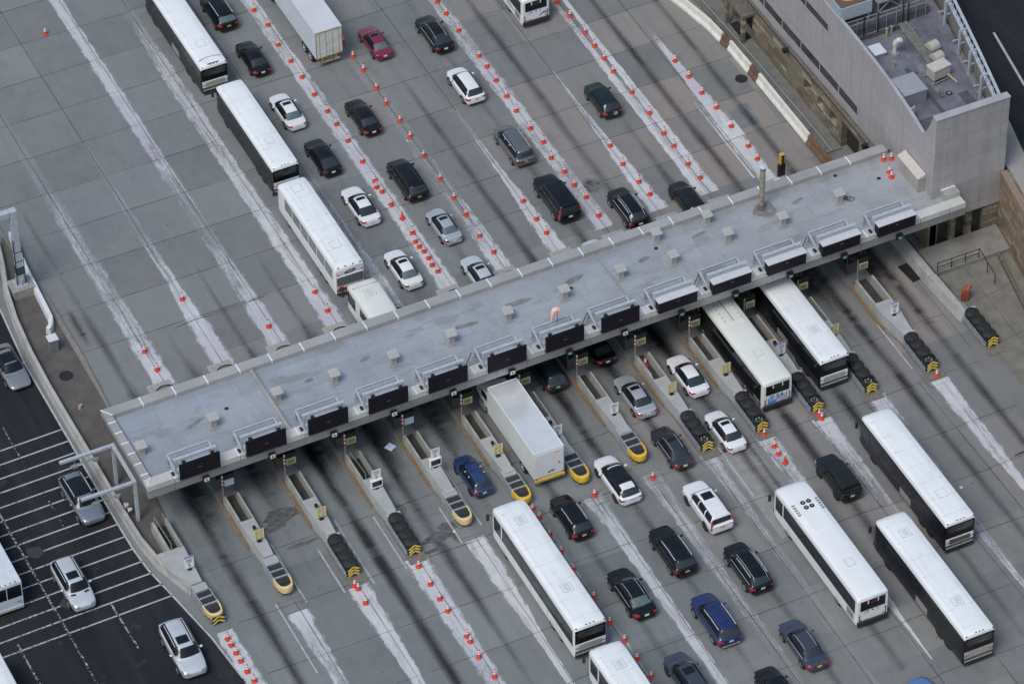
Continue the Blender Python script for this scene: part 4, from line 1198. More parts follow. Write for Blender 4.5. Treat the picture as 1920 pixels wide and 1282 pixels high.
m.loft([[(sx_(y) + .62, y, 13.0), (sx_(y) + .62, y, 13.12), (sx_(y) + .86, y, 13.12), (sx_(y) + .86, y, 13.0)] for y in yy])
m.loft([[(sx_(y) + .58, y, 11.902), (sx_(y) + .58, y, 12.0), (sx_(y) + .9, y, 12.0), (sx_(y) + .9, y, 11.902)] for y in yy])
for y in [-4.2 + .9 * i for i in range(40)]:
    m.bar((sx_(y) + .7, y, 11.95), (sx_(y) + .7, y, 13.0), .05)
m.build('screen_frame', M_LTST, bl)
for y in (-1.1, 2.0, 4.7, 8.5, 12.5):
    x = sx_(y)
    m = MB()
    m.bar((x, y, 10.5), (x, y, 13.05), .15); m.bar((x, y, 13.0), (x + .7, y, 13.02), .12); m.bar((x, y, 11.6), (x + .6, y, 11.6), .09); m.bar((x + .1, y + 1.2, 10.95), (x + .6, y + 1.2, 10.95), .1)
    m.build('screen_post', M_LTST, bl)
for y in (-.7, .9, 5.96, 9.14, 12.3, 13.5):
    x = fx(y) + .23
    m = MB().bar((x + .38, y, 10.5), (x + .38, y, 11.75), .11).bar((x, y, 11.6), (x + .4, y, 11.6), .10)
    m.box(x + .02, x + .32, y - .03, y + .03, 11.1, 11.56)
    m.build('parapet_bracket', M_LTST, bl)
# stone end under the metal, with dark doorways
m = MB()
for a, b in ((35.3, 35.9), (37.2, 37.7), (38.7, 39.25), (40.3, 41.9)): m.box(a, b, -5.30, -4.7, 0, 2.9)
m.box(35.3, 41.9, -5.295, -4.7, 2.902, 4.6)
m.build('stone_base', M_STONEX, bl)
for a, b in ((35.9, 37.2), (37.7, 38.7), (39.25, 40.3)): MB().box(a, b, -4.9, -4.75, 0, 2.9).build('door', pbr('dark_bronze_door', (.045, .042, .038), .5, metal=.3, var=.3), bl)
# fixtures on the ledge
for i, y in enumerate((4.6, 18.5)):
    s_ = thing('ledge_lamp', ('black floodlight on the stone ledge near the canopy' if i == 0 else 'black floodlight on the stone ledge halfway up the facade'), 'floodlight', (FX - .45, y, 3.95))
    MB().box(-.35, .1, -.2, .2, -.25, .1).build('head', M_BLK, s_, bevel=.04)
    MB().tube((0, 0, 0), (.2, 0, .2), .04, 6).build('arm', M_DARK, s_)
# porch hood at the upper doorway
pp = thing('porch', 'dark square porch frame over the upper doorway in the stone wall', 'porch', (34.6, 26.7, 0))
MB().box(-.7, .49, -1.9, 1.5, 2.9, 3.2).build('roof', M_LEDGE, pp, bevel=.02)
MB().box(-.65, -.35, -1.85, -1.5, .15, 2.898).box(-.65, -.35, 1.1, 1.45, .15, 2.898).build('pillar', M_STONE, pp)
MB().box(-.33, .48, -1.5, 1.1, .15, .19).build('threshold', M_DARK, pp)
# vestibule box against the facade on the canopy roof
vb = thing('vestibule', 'beige metal vestibule box with sloping lid where facade meets canopy roof', 'vestibule', (34.9, -2.2, 5.68))
M_BEI = panel_mat('beige_panel', 'y', 2.2, .9, (.40, .375, .34), (.43, .405, .365))
MB().prism([(-.35, -2.0), (.29, -2.0), (.29, 1.2), (-.35, 1.2)], 0, 1.55, zt=[1.45, 1.75, 1.75, 1.45]).build('body', M_BEI, vb)
MB().prism([(-.45, -2.08), (.285, -2.08), (.285, 1.28), (-.45, 1.28)], 1.47, 1.6, zt=[1.55, 1.86, 1.86, 1.55]).build('lid', pbr('beige_lid', (.52, .49, .44), .5, var=.08), vb)

# ------------------------------------------------------------------ equipment on the terrace
M_BEIGE = pbr('beige_unit', (.42, .40, .35), .55, var=.15, scale=2, grime=.3, gcol=(.2, .19, .17))
M_GREYU = pbr('grey_duct_box', (.30, .305, .335), .5, metal=.3, var=.12, scale=1.2, grime=.3, gcol=(.18, .18, .2))
t = thing('roof_duct', 'large flat grey sheet metal duct box on the terrace', 'duct', (36.8, 1.8, 10.5))
MB().box(-1.0, 1.05, -1.15, 1.15, 0, 1.28).build('body', M_GREYU, t, bevel=.03)
MB().box(-1.06, 1.11, -1.21, 1.21, 1.282, 1.33).build('lid', pbr('duct_lid', (.37, .38, .42), .5, metal=.3, var=.1), t)
t = thing('roof_hatch', 'white roof hatch with square lid on the terrace', 'hatch', (37.2, 7.75, 10.5))
MB().box(-.5, .5, -.6, .6, 0, .35).build('curb', M_GREYU, t)
MB().box(-.56, .56, -.66, .66, .352, .5).build('lid', pbr('hatch_lid', (.62, .65, .72), .5, var=.08), t, bevel=.03)
t = thing('gooseneck_vent', 'white curved gooseneck vent pipe standing on the terrace', 'vent', (38.5, 7.1, 10.5))
m = MB().cyl((0, 0, 0), .16, .9, n=12)
pts = [(.0, 0, .9), (.0, -.05, 1.2), (.1, -.1, 1.4), (.3, -.12, 1.45), (.45, -.12, 1.3)]
for a, b in zip(pts, pts[1:]): m.tube(a, b, .22, 12)
m.build('pipe', pbr('cream_pipe', (.58, .58, .54), .5), t, smooth=50)
MB().cyl((0, 0, 0), .4, .12, n=14).build('flange', M_GREYU, t)
t = thing('condenser_unit', 'beige boxy condenser unit raised on rails on the terrace', 'air unit', (40.15, 2.8, 10.5), .15)
MB().box(-.85, .85, -.5, .5, .35, 1.3).build('cabinet', M_BEIGE, t, bevel=.03)
MB().box(-.9, .9, -.55, .55, 1.302, 1.42).build('lid', pbr('beige_top', (.50, .475, .41), .5), t, bevel=.03)
m = MB().bar((-1.0, -.62, .2), (1.05, -.62, .2), .08).bar((-1.0, .62, .2), (1.05, .62, .2), .08)
for sx in (-.9, .9):
    for sy in (-.6, .6): m.bar((sx, sy, 0), (sx, sy, .35), .1)
m.build('stand', M_GALV, t)
MB().tube((.5, -.6, .6), (.75, -1.6, .25), .08, 8).build('drain_pipe', pbr('tan_pipe', (.42, .33, .2), .6), t)
for i, (x, y, lab) in enumerate(((41.35, 5.9, 'beige hooded fan farther from the end wall on the terrace'), (41.0, 4.5, 'beige hooded fan nearer the boxy condenser unit on the terrace'))):
    t = thing('roof_fan', lab, 'fan', (x, y, 10.5), .2, 'hooded fans on the terrace')
    MB().box(-.4, .4, -.4, .4, 0, .55).build('housing', pbr('dark_fan_box', (.12, .12, .13), .6), t)
    m = MB()
    m.loft([[(-.45, .5 * math.cos(a), .56 + .55 * math.sin(a)) for a in [math.pi * k / 10 for k in range(11)]], [(.45, .5 * math.cos(a), .56 + .55 * math.sin(a)) for a in [math.pi * k / 10 for k in range(11)]]])
    m.build('hood', M_BEIGE, t, smooth=50)
pr_ = thing('pipe_run', 'bundle of parallel pipes on low supports crossing the terrace', 'pipes', (0, 0, 0))
m = MB()
for k in range(6): m.tube((40.45 + .15 * k, 10.0, 10.85), (40.1 + .15 * k, 3.5, 10.85), .045, 6)
m.build('pipe', pbr('old_pipe', (.30, .31, .26), .5, metal=.3, var=.3), pr_)
m = MB()
for y in (9.0, 6.5, 4.2): m.bar((40.3, y, 10.72), (41.4, y, 10.72), .1); m.bar((40.35, y, 10.5), (40.35, y, 10.72), .08); m.bar((41.3, y, 10.5), (41.3, y, 10.72), .08)
m.build('support', M_GALV, pr_)
for i, (x, y, r, lab) in enumerate(((40.0, .7, .28, 'larger round drain on the terrace floor by the end wall'), (39.3, .6, .17, 'smaller round drain on the terrace floor by the end wall'))):
    t = thing('floor_drain', lab, 'drain', (x, y, 10.5))
    MB().cyl((0, 0, 0), r, .03, n=16).build('rim', M_BLK, t)
    MB().cyl((0, 0, .03), r * .5, .03, n=12).build('grate', M_GREYU, t)
# upper step of the terrace with railing, and cooling tower
up = MB().box(35.5, 43.6, 10.4, 50, 10.51, 11.3)
tag(up.build('upper_terrace', pbr('upper_terrace_grey', (.085, .085, .10), .7, var=.3, grime=.4)), 'raised dark upper terrace slab behind the pipe railing', 'roof slab')
t = thing('terrace_railing', 'grey two rail pipe railing along the upper terrace edge', 'railing', (0, 0, 0))
m = MB()
for z in (11.9, 12.35): m.tube((35.8, 10.35, z), (43.3, 10.35, z), .035, 6)
m.build('rail', M_GALV, t)
m = MB()
for i in range(9): m.tube((35.8 + i * .93, 10.35, 10.5), (35.8 + i * .93, 10.35, 12.4), .035, 6)
m.build('rail_post', M_GALV, t)
t = thing('riser_pipes', 'four dark riser pipes standing against the upper terrace edge', 'pipes', (0, 0, 0))
m = MB()
for x in (37.3, 38.6, 41.0, 41.5): m.tube((x, 10.2, 10.5), (x, 10.2, 12.6), .06, 6)
m.build('pipe', M_DARK, t)
m = MB().tube((36.3, 9.9, 10.75), (40.5, 9.9, 10.75), .05, 6).tube((36.3, 9.7, 10.7), (40.5, 9.7, 10.7), .04, 6)
m.build('header_pipe', M_DARK, t)
t = thing('cooling_tower', 'blue grey cooling tower with round fan opening on legs on the upper terrace', 'cooling tower', (36.9, 12.5, 11.3))
MB().box(-1.5, 1.5, -1.6, 1.6, .9, 2.2).build('casing', pbr('cooling_blue_grey', (.32, .37, .42), .5, var=.12), t, bevel=.03)
MB().box(-1.4, 1.4, -1.5, 1.5, 2.21, 2.25).build('deck', pbr('cooling_rust', (.13, .08, .06), .8, var=.3), t)
m = MB()
m.loft([[(r * math.cos(2 * math.pi * k / 24), r * math.sin(2 * math.pi * k / 24), z) for k in range(24)] for r, z in ((1.05, 2.26), (1.05, 2.5), (.93, 2.5), (.93, 2.27))], cap=False)
m.build('fan_ring', pbr('fan_ring_tan', (.50, .42, .33), .6), t)
MB().cyl((0, 0, 2.26), .9, .03, n=20).build('fan_opening', M_BLK, t)
m = MB()
for sx in (-1.3, 1.3):
    for sy in (-1.4, 1.4): m.bar((sx, sy, 0), (sx, sy, .9), .14)
m.build('leg', M_GALV, t)
t = thing('support_table', 'galvanised steel equipment frame beside the cooling tower', 'steel frame', (40.3, 12.2, 11.3))
m = MB().box(-1.2, 1.2, -1.0, 1.0, 1.2, 1.3)
m.build('deck', pbr('frame_deck', (.20, .21, .24), .6), t)
m = MB()
for sx in (-1.1, 1.1):
    for sy in (-.9, .9): m.bar((sx, sy, 0), (sx, sy, 1.2), .12)
m.bar((-1.1, -.9, .2), (0, -.9, 1.15), .08); m.bar((1.1, -.9, .2), (0, -.9, 1.15), .08)
m.build('leg', M_GALV, t)

# ------------------------------------------------------------------ yard, retaining wall and upper road at the right
rw = thing('retaining_wall', 'rough stone retaining wall with flat coping carrying the upper road', 'retaining wall', (0, 0, 0))
a, b = (41.6, -5.52), (38.2, -26.0)
MB().prism([a, b, (b[0] + .8, b[1]), (a[0] + .8, a[1])], 0, 6.0).build('stone_face', stone_mat('ochre_stone', 'y', [(0, (.10, .075, .05)), (.2, (.30, .225, .15)), (.4, (.15, .11, .075)), (.6, (.36, .28, .19)), (.8, (.24, .125, .075)), (1, (.43, .37, .28))]), rw)
MB().prism([(a[0] - .06, a[1]), (b[0] - .06, b[1]), (b[0] + .5, b[1]), (a[0] + .5, a[1])], 6.002, 6.3).build('coping', pbr('coping_reddish', (.25, .19, .15), .85, var=.25), rw)
def slab(name, poly, z0, z1, m):
    return struct(MB().prism(poly, z0, z1).build(name, m))
slab('upper_pavement', [(42.42, -5.5), (39.02, -26), (40.6, -26), (44.2, -5.5), (45.9, 1.5), (43.2, 1.5), (42.4, -3.5)], 5.0, 6.12, pbr('pavement_light', (.30, .29, .28), .85, var=.15, scale=1.2, grime=.3))
slab('upper_road', [(40.61, -26), (44.21, -5.5), (44.21, -5.0), (48, 8), (54, 40), (60, 70), (140, 70), (140, -60), (36, -60), (40.6, -26.01)], 5.0, 6.0, M_ASPH)
slab('upper_road_bank', [(42.3, -4.84), (44.2, -4.84), (48, 8), (54, 40), (60, 70), (50, 70), (47, 30)], 5.0, 5.99, M_ASPH)
S = Strips(6.008)
S.dense([(50.2, 10.5, .22, .9), (49.0, 3.3, .22, .95)]); S.dense([(51.5, 22, .22, .9), (50.9, 17, .22, .9)]); S.dense([(47.6, -4, .2, .9), (46.2, -11, .2, .9)])
S.build('upper_road_marking', M_LINE)
slab('yard', [(34.1, -8.4), (34.1, -60), (38.6, -60), (38.2, -26), (39.9, -15), (41.2, -7.9)], .0, .012, pbr('yard_concrete', (.185, .178, .155), .88, var=.22, scale=.8, grime=.6, gcol=(.085, .085, .06), gscale=.45))
slab('yard_landing', [(34.1, -8.38), (41.3, -8.38), (41.6, -5.3), (34.1, -5.3)], .0, .42, pbr('landing_concrete', (.225, .22, .205), .88, var=.2, scale=.8, grime=.4))
S = Strips(.018)
for y in (-12.5, -17.5, -22.8): S.dense([(34.3, y, .06, .7), (40, y + .8, .06, .7)])
S.dense([(36.9, -8.5, .06, .6), (36.2, -30, .06, .6)])
S.build('yard_joint', M_JOINT)
t = thing('yard_kerb', 'low dark concrete kerb running below the stone retaining wall', 'kerb', (0, 0, 0))
MB().prism([(39.95, -8.39), (38.5, -15.6), (37.6, -24), (37.85, -24), (38.75, -15.6), (40.2, -8.39)], 0, .4).build('kerb_body', M_LEDGE, t)
t = thing('yard_handrail', 'dark pipe handrail around the landing step in the yard', 'handrail', (0, 0, 0))
m = MB()
pts = [(34.3, -8.3, 1.4), (38.2, -8.3, 1.4), (38.3, -8.3, 1.4), (38.1, -11.2, 1.0)]
for q, r in zip(pts, pts[1:]): m.tube(q, r, .035, 6)
m.tube((34.3, -8.3, .95), (38.2, -8.3, .95), .03, 6)
m.build('rail', M_DARK, t)
m = MB()
for x, y, z in ((34.4, -8.3, 1.4), (35.7, -8.3, 1.4), (37.0, -8.3, 1.4), (38.25, -8.3, 1.4), (38.2, -9.8, 1.2), (38.1, -11.2, 1.0)): m.tube((x, y, 0), (x, y, z), .035, 6)
m.build('rail_post', M_DARK, t)
t = thing('lane_wall', 'long low concrete wall at the right of the last toll lane', 'wall', (0, 0, 0))
m = MB()
m.loft([[(33.0, y, 0), (33.95, y, 0), (33.8, y, .95), (33.2, y, .95)] for y in (-3.0, -8.9)])
m.loft([[(33.0 + e, y, 0), (34.0 + e, y, 0), (33.85 + e, y, .95), (33.25 + e, y, .95)] for y, e in ((-8.92, .02), (-12.2, .2), (-14.0, .35))])
m.build('wall_body', M_WALL, t, bevel=.02)
m = MB().tube((33.82, -3.2, 1.02), (33.95, -13.9, 1.02), .03, 5)
m.build('cable_pipe', M_DARK, t)
cushion_barrels(34.2, 'crash cushion of four black barrels ending the low wall by the yard', False, y0=-13.6)
t = thing('pipe_stub', 'glossy orange brown standpipe with two elbows beside the low wall', 'standpipe', (35.1, -11.9, 0))
M_ORB = pbr('orange_brown_gloss', (.27, .085, .045), .25, var=.3, coat=.5)
m = MB().cyl((0, 0, 0), .22, 1.2, n=14).cyl((-.3, .1, 0), .18, 1.0, n=14)
m.build('pipe', M_ORB, t, smooth=50)
m = MB().tube((0, 0, 1.1), (.35, .25, 1.35), .2, 12).tube((-.3, .1, 1.0), (.05, .4, 1.2), .16, 12)
m.build('elbow', M_ORB, t, smooth=50)
tag(MB().cyl((0, 0, 0), .35, .02, n=16).build('manhole', M_LEDGE, loc=(30.9, -7.6, .018)), 'dark round manhole cover in the last toll lane', 'manhole cover')
tag(MB().box(-.45, .45, -1.1, 1.1, 0, .02).build('drain_grate', M_BLK, loc=(32.6, -7.0, .018), rz=.1), 'dark rectangular drain grate beside the low wall', 'drain')
tag(MB().cyl((0, 0, 0), .55, .02, n=20).build('manhole', M_BLK, loc=(31.8, 20.9, .018)), 'black round manhole cover near the upper right barriers', 'manhole cover')

# upper right kerbside: pavement, jersey barriers, rusty plates and pipe rail
slab('side_pavement', [(33.35, 9), (35.08, 9), (35.08, 60), (33.2, 60), (33.1, 32), (33.5, 26)], 0, .15, pbr('side_pavement_grey', (.165, .165, .155), .88, var=.2, scale=.8, grime=.5, gcol=(.08, .08, .07)))
M_JER = pbr('pale_barrier_concrete', (.68, .66, .61), .75, var=.1, scale=1.2, grime=.55, gcol=(.36, .32, .26), gscale=1.5)
M_RUST = pbr('rusty_barrier', (.15, .085, .055), .85, var=.35, scale=1.5, grime=.5, gcol=(.06, .045, .04))
def jersey(path, label, m=M_JER, h=.95, wb=.34, wt=.12, grp='concrete barriers beside the right lane', nm='concrete_barrier'):
    mb = MB()
    rows = []
    for i, (x, y) in enumerate(path):
        a = Vector(path[max(0, i - 1)]); b = Vector(path[min(len(path) - 1, i + 1)])
        d = (b - a).normalized(); n = Vector((-d.y, d.x))
        def P(s, z): return (x + n.x * s, y + n.y * s, z)
        rows.append([P(-wb, 0), P(-wb, .18), P(-wt - .04, .45), P(-wt, h), P(wt, h), P(wt + .04, .45), P(wb, .18), P(wb, 0)])
    mb.loft(rows)
    return tag(mb.build(nm, m, bevel=.015), label, 'barrier', grp)
jersey([(30.6, 40), (31.3, 34.5), (31.95, 31.5), (32.55, 28.2), (32.7, 26.1)], 'pale curved concrete barrier nearest the top edge beside the pavement')
jersey([(32.85, 24.9), (32.9, 21.3)], 'pale straight concrete barrier in the middle of three by the pavement')
jersey([(33.0, 19.9), (33.0, 11.0)], 'longest pale concrete barrier, nearest the canopy, by the pavement')
jersey([(32.72, 26.05), (32.85, 24.95)], 'rusty brown barrier piece between the upper and middle pale barriers', M_RUST, .8, grp='rusty barrier pieces', nm='rusty_barrier')
jersey([(32.92, 21.25), (32.98, 19.95)], 'rusty brown barrier piece between the middle and lower pale barriers', M_RUST, .8, grp='rusty barrier pieces', nm='rusty_barrier')
jersey([(33.0, 10.95), (33.1, 6.8)], 'rusty brown barrier piece running to the canopy', M_RUST, .8, grp='rusty barrier pieces', nm='rusty_barrier')
t = thing('pipe_railing', 'thin grey pipe railing behind the pale barriers', 'railing', (0, 0, 0))
m = MB()
pts = [(33.0, 33, 1.1), (33.25, 26.5, 1.1), (33.45, 21.5, 1.1), (33.6, 12, 1.1), (33.6, 8.1, 1.1)]
for q, r in zip(pts, pts[1:]): m.tube(q, r, .045, 6)
m.build('rail', M_GALV, t)
m = MB()
for q, r in zip(pts, pts[1:]):
    for k in range(3):
        v = Vector(q).lerp(Vector(r), k / 3)
        m.tube((v.x, v.y, .1), (v.x, v.y, 1.1), .03, 6)
m.build('rail_post', M_GALV, t)
# traffic signal on the last island nose
t = thing('traffic_signal', 'yellow traffic signal above a dark box on a post behind the canopy', 'traffic light', (28.1, 6.9, 0))
MB().tube((0, 0, 0), (0, 0, 3.0), .07, 8).build('post', M_GALV, t)
MB().box(-.3, .35, -.1, .15, 1.4, 2.7).build('back_box', M_BLK, t, bevel=.02)
MB().box(-.2, .2, -.2, .15, 2.75, 3.8).build('housing', pbr('signal_yellow', (.62, .36, .06), .5, var=.1), t, bevel=.03)
for z in (2.93, 3.27, 3.6): MB().cyl((0, -.26, z), .13, .08, 'y', n=12).build('lens', M_BLK, t)
MB().box(-.6, .3, -.4, .1, 1.0, 1.12).build('shelf', M_WHITE, t)

# ------------------------------------------------------------------ left edge: median, barrier, gantries
slab('median', [(-35.0, -8), (-34.4, -12), (-33.2, -14.6), (-31.92, 2), (-31.9, 13.5), (-31.92, 22.0), (-32.3, 30), (-34.0, 26.5), (-34.6, 23), (-35.15, 19), (-35.3, 11)], 0, .15, M_ISL)
M_BARL = pbr('grey_barrier_concrete', (.40, .395, .375), .8, var=.14, scale=1.2, grime=.6, gcol=(.20, .19, .17), gscale=1.0)
bp = [(-33.0, 29), (-33.55, 26.4), (-34.4, 23.2), (-35.0, 19.5), (-35.33, 15.3), (-35.45, 11), (-35.45, 7), (-35.42, 2), (-35.42, -4), (-35.35, -7.8), (-34.95, -10.75), (-34.2, -13.2), (-33.75, -14.5)]
jersey(bp, 'long curved grey concrete wall between the left road and the toll lanes', M_BARL, .9, .26, .15, grp=None, nm='roadside_wall')
jersey([(-31.6, 29.5), (-32.05, 25), (-32.2, 22.3), (-32.35, 19.2), (-32.4, 18.4), (-32.75, 17.6), (-33.1, 17.2)], 'short white concrete barrier with a hooked end at the left', pbr('white_barrier', (.66, .67, .68), .7, var=.08, grime=.3, gcol=(.4, .38, .35)), .85, .22, .17, grp=None, nm='hooked_barrier')
tag(MB().prism([(-31.92, 22), (-31.5, 22), (-31.5, 13.5), (-31.8, 7), (-32.0, 1.7), (-32.05, 1.7), (-31.95, 13.5)], 0, .16).build('kerb_strip', pbr('kerb_tan', (.22, .20, .18), .85, var=.2)), 'narrow tan kerb beside the first lane at the left', 'kerb')
t = thing('sign_gantry', 'tall pale blue steel gantry column on a concrete block at the far left', 'gantry', (-33.2, 23.0, 0))
MB().box(-.95, .95, -.8, .8, 0, 1.0).build('foundation', pbr('foundation_concrete', (.30, .285, .26), .85, var=.2, grime=.4), t, bevel=.04)
MB().box(-.30, .30, -.28, .28, 1.05, 9.0).build('column', M_LTST, t, bevel=.06)
MB().box(-.5, .5, -.5, .5, 1.002, 1.12).box(-.42, .42, -.05, .05, 1.12, 1.7).box(-.05, .05, -.42, .42, 1.12, 1.7).build('base_plate', M_LTST, t)
MB().box(-.33, .33, -.31, .31, 2.2, 3.0).build('green_band', pbr('dark_green_paint', (.02, .07, .06), .5), t)
m = MB()
for z in (3.6, 4.6): m.box(-.32, .32, -.30, .30, z, z + .06)
m.tube((.36, -.32, 1.2), (.36, -.32, 5.0), .04, 6); m.tube((-.36, -.32, 1.2), (-.36, -.32, 6.0), .04, 6)
m.build('conduit', M_DARK, t)
MB().box(-14, -.31, -.28, .28, 8.4, 8.99).build('cross_arm', M_LTST, t, bevel=.05)
t = thing('toll_gantry', 'pale blue steel frame with two arms over the left road beside the canopy', 'gantry', (-34.55, -3.2, 0))
for y in (-2.25, 2.2): MB().box(-.13, .13, y - .13, y + .13, .1, 4.2).build('post', M_LTST, t, bevel=.02)
MB().box(-.14, .14, -2.4, 2.35, 4.21, 4.46).build('beam', M_LTST, t, bevel=.02)
for y in (-2.25, 2.2): MB().box(-4.4, -.15, y - .13, y + .13, 4.212, 4.45).build('arm', M_LTST, t, bevel=.02)
for y in (-2.25, 2.2):
    m = MB().bar((-3.6, y, 3.6), (-1.2, y, 3.6), .08)
    for x in (-3.2, -1.5): m.bar((x, y, 3.6), (x, y, 4.21), .06); m.box(x - .2, x + .2, y - .14, y + .14, 3.36, 3.58)
    m.build('antenna_bar', M_GALV, t)
t = thing('utility_box', 'small white topped grey cabinet on the brown median at the left', 'cabinet', (-33.4, 15.4, .15))
MB().box(-.36, .36, -.36, .36, 0, 1.25).build('body', pbr('cabinet_grey', (.17, .175, .18), .6), t, bevel=.02)
MB().box(-.42, .42, -.42, .42, 1.252, 1.33).build('lid', pbr('cabinet_lid', (.62, .63, .66), .5), t, bevel=.02)
tag(MB().cyl((0, 0, 0), .58, .02, n=20).build('manhole', M_BLK, loc=(-33.6, 12.1, .152)), 'dark round manhole cover on the brown median at the left', 'manhole cover')
tag(MB().cyl((0, 0, 0), .14, .35, r2=.10, n=10).cyl((.12, .05, .1), .1, .25, n=8).build('broken_bollard', pbr('dusty_pink', (.5, .36, .33), .7), loc=(-34.0, 8.1, .15)), 'small broken pinkish white bollard stub on the brown median', 'bollard')
t = thing('speaker_horn', 'white double horn fixture mounted low beside the gantry post', 'fixture', (-35.0, -4.6, .15))
MB().tube((0, 0, 0), (0, 0, 1.3), .05, 6).build('post', M_GALV, t)
MB().cyl((-.25, 0, 1.2), .22, .3, 'x', n=12, r2=.12).cyl((-.1, -.3, .9), .18, .3, 'x', n=12, r2=.1).build('horn', M_WHITE, t, smooth=40)

# worn patches, curbs and small fittings on the terrace floor
for i, (x0, x1, y0, y1, c) in enumerate(((38.2, 38.6, -3.5, 5.0, .075), (36.2, 39.0, 4.0, 4.3, .08), (38.8, 40.6, -4.0, -2.6, .11), (36.0, 37.4, -3.8, -1.2, .10), (39.2, 39.8, 1.2, 6.5, .19), (40.6, 41.5, -3.0, .4, .085))):
    tag(MB().box(x0, x1, y0, y1, 10.502, 10.512 + .001 * i).build('membrane_patch', pbr('terrace_patch_%d' % i, (c, c, c * 1.12), .6, var=.35, scale=1.5, grime=.4)), 'worn rectangular membrane patch on the terrace, ' + ['long narrow one through the middle', 'thin crosswise strip by the hatch', 'dark one in the corner by the end wall', 'dark one below the duct box', 'paler strip left of the boxy unit', 'dark one beside the drains'][i], 'roof patch', 'patches on the terrace floor')
t = thing('pipe_bundle', 'grey pipe bundle running along the foot of the outer terrace wall', 'pipes', (0, 0, 0))
for k in range(3): MB().tube((41.9 + .12 * k - .5, -3.5, 10.7), (43.6 + .12 * k - .5, 5.5, 10.7), .04, 6).build('pipe', M_GALV, t)
for i, (x, y, h_) in enumerate(((38.9, 9.2, .9), (39.6, 9.6, .6), (37.6, 5.6, .5))):
    t = thing('pipe_vent', ['tan standing pipe by the upper terrace edge', 'short tan pipe by the pipe bundle end', 'stubby pipe between hatch and duct box'][i], 'pipe', (x, y, 10.5), 0, 'standing pipes on the terrace')
    MB().cyl((0, 0, 0), .09, h_, n=10).build('pipe', pbr('tan_pipe', (.42, .33, .2), .6), t)
    MB().cyl((0, 0, h_), .13, .1, n=10).build('cap', M_GALV, t)
# ------------------------------------------------------------------ cars
def paint(name, col, metal=0.15, rough=0.28):
    if name in MATS: return MATS[name]
    dk = max(col) < .05
    m = pbr(name, col, rough, metal=metal, var=.05, scale=1.5, coat=.42 if dk else .7, spec=.3 if dk else .5, grime=.03 if dk else .12, gcol=(.16, .155, .15), gscale=1.2)
    return m
P_BLACK = paint('paint_black', (.0062, .0062, .0085)); P_BLACK2 = paint('paint_soft_black', (.010, .010, .014), rough=.35)
P_WHITE = paint('paint_white', (.74, .75, .77), 0.0); P_SILVER = paint('paint_silver', (.52, .54, .58), .45, .3)
P_LSILVER = paint('paint_pale_silver', (.60, .63, .68), .3, .3)
P_GREY = paint('paint_grey', (.15, .155, .17), .4); P_DGREY = paint('paint_dark_grey', (.045, .048, .056), .4)
P_MAROON = paint('paint_maroon', (.22, .018, .062), .2); P_BLUE = paint('paint_blue', (.015, .028, .115), .25); P_BLUE2 = paint('paint_wagon_blue', (.020, .052, .155), .25)
P_SLATE = paint('paint_slate_blue', (.055, .062, .095), .35); P_GREEN = paint('paint_dark_green', (.010, .026, .028), .25)
P_SKY = paint('paint_sky_blue', (.12, .22, .45), .3); P_GREEND = paint('paint_greenish_black', (.014, .018, .018), .2)
M_GLASS = pbr('car_glass', (.009, .012, .016), .08, var=.15, spec=.38)
M_GLASSL = pbr('car_glass_pale', (.10, .135, .135), .08, var=.2, spec=.7, coat=.5)
M_TYRE = pbr('tyre_rubber', (.018, .018, .019), .8, var=.2)
M_RIM = pbr('alloy_rim', (.50, .51, .53), .35, metal=.4, var=.1)
M_RIMD = pbr('dark_rim', (.06, .06, .065), .35, metal=.6)
M_TAIL = pbr('tail_lamp_red', (.20, .010, .012), .2, var=.15, coat=.4)
M_BRAKE = pbr('brake_lamp_lit', (.42, .022, .018), .25, var=.2, scale=14, coat=.3, emit=.04)
M_HEAD = pbr('head_lamp_clear', (.30, .32, .35), .12, metal=.3, coat=.8)
M_GLASSR = pbr('car_rear_glass', (.028, .035, .042), .07, var=.2, spec=.5, coat=.2)  # lighter colour imitates a bluish grey reflection in the rear glass
M_PLATE = pbr('plate_white', (.62, .62, .58), .5); M_PLATEY = pbr('plate_yellow', (.62, .42, .08), .5)
M_TRIM = pbr('black_trim', (.020, .020, .022), .6); M_CHROME = pbr('chrome_trim', (.70, .71, .74), .3, metal=.35)

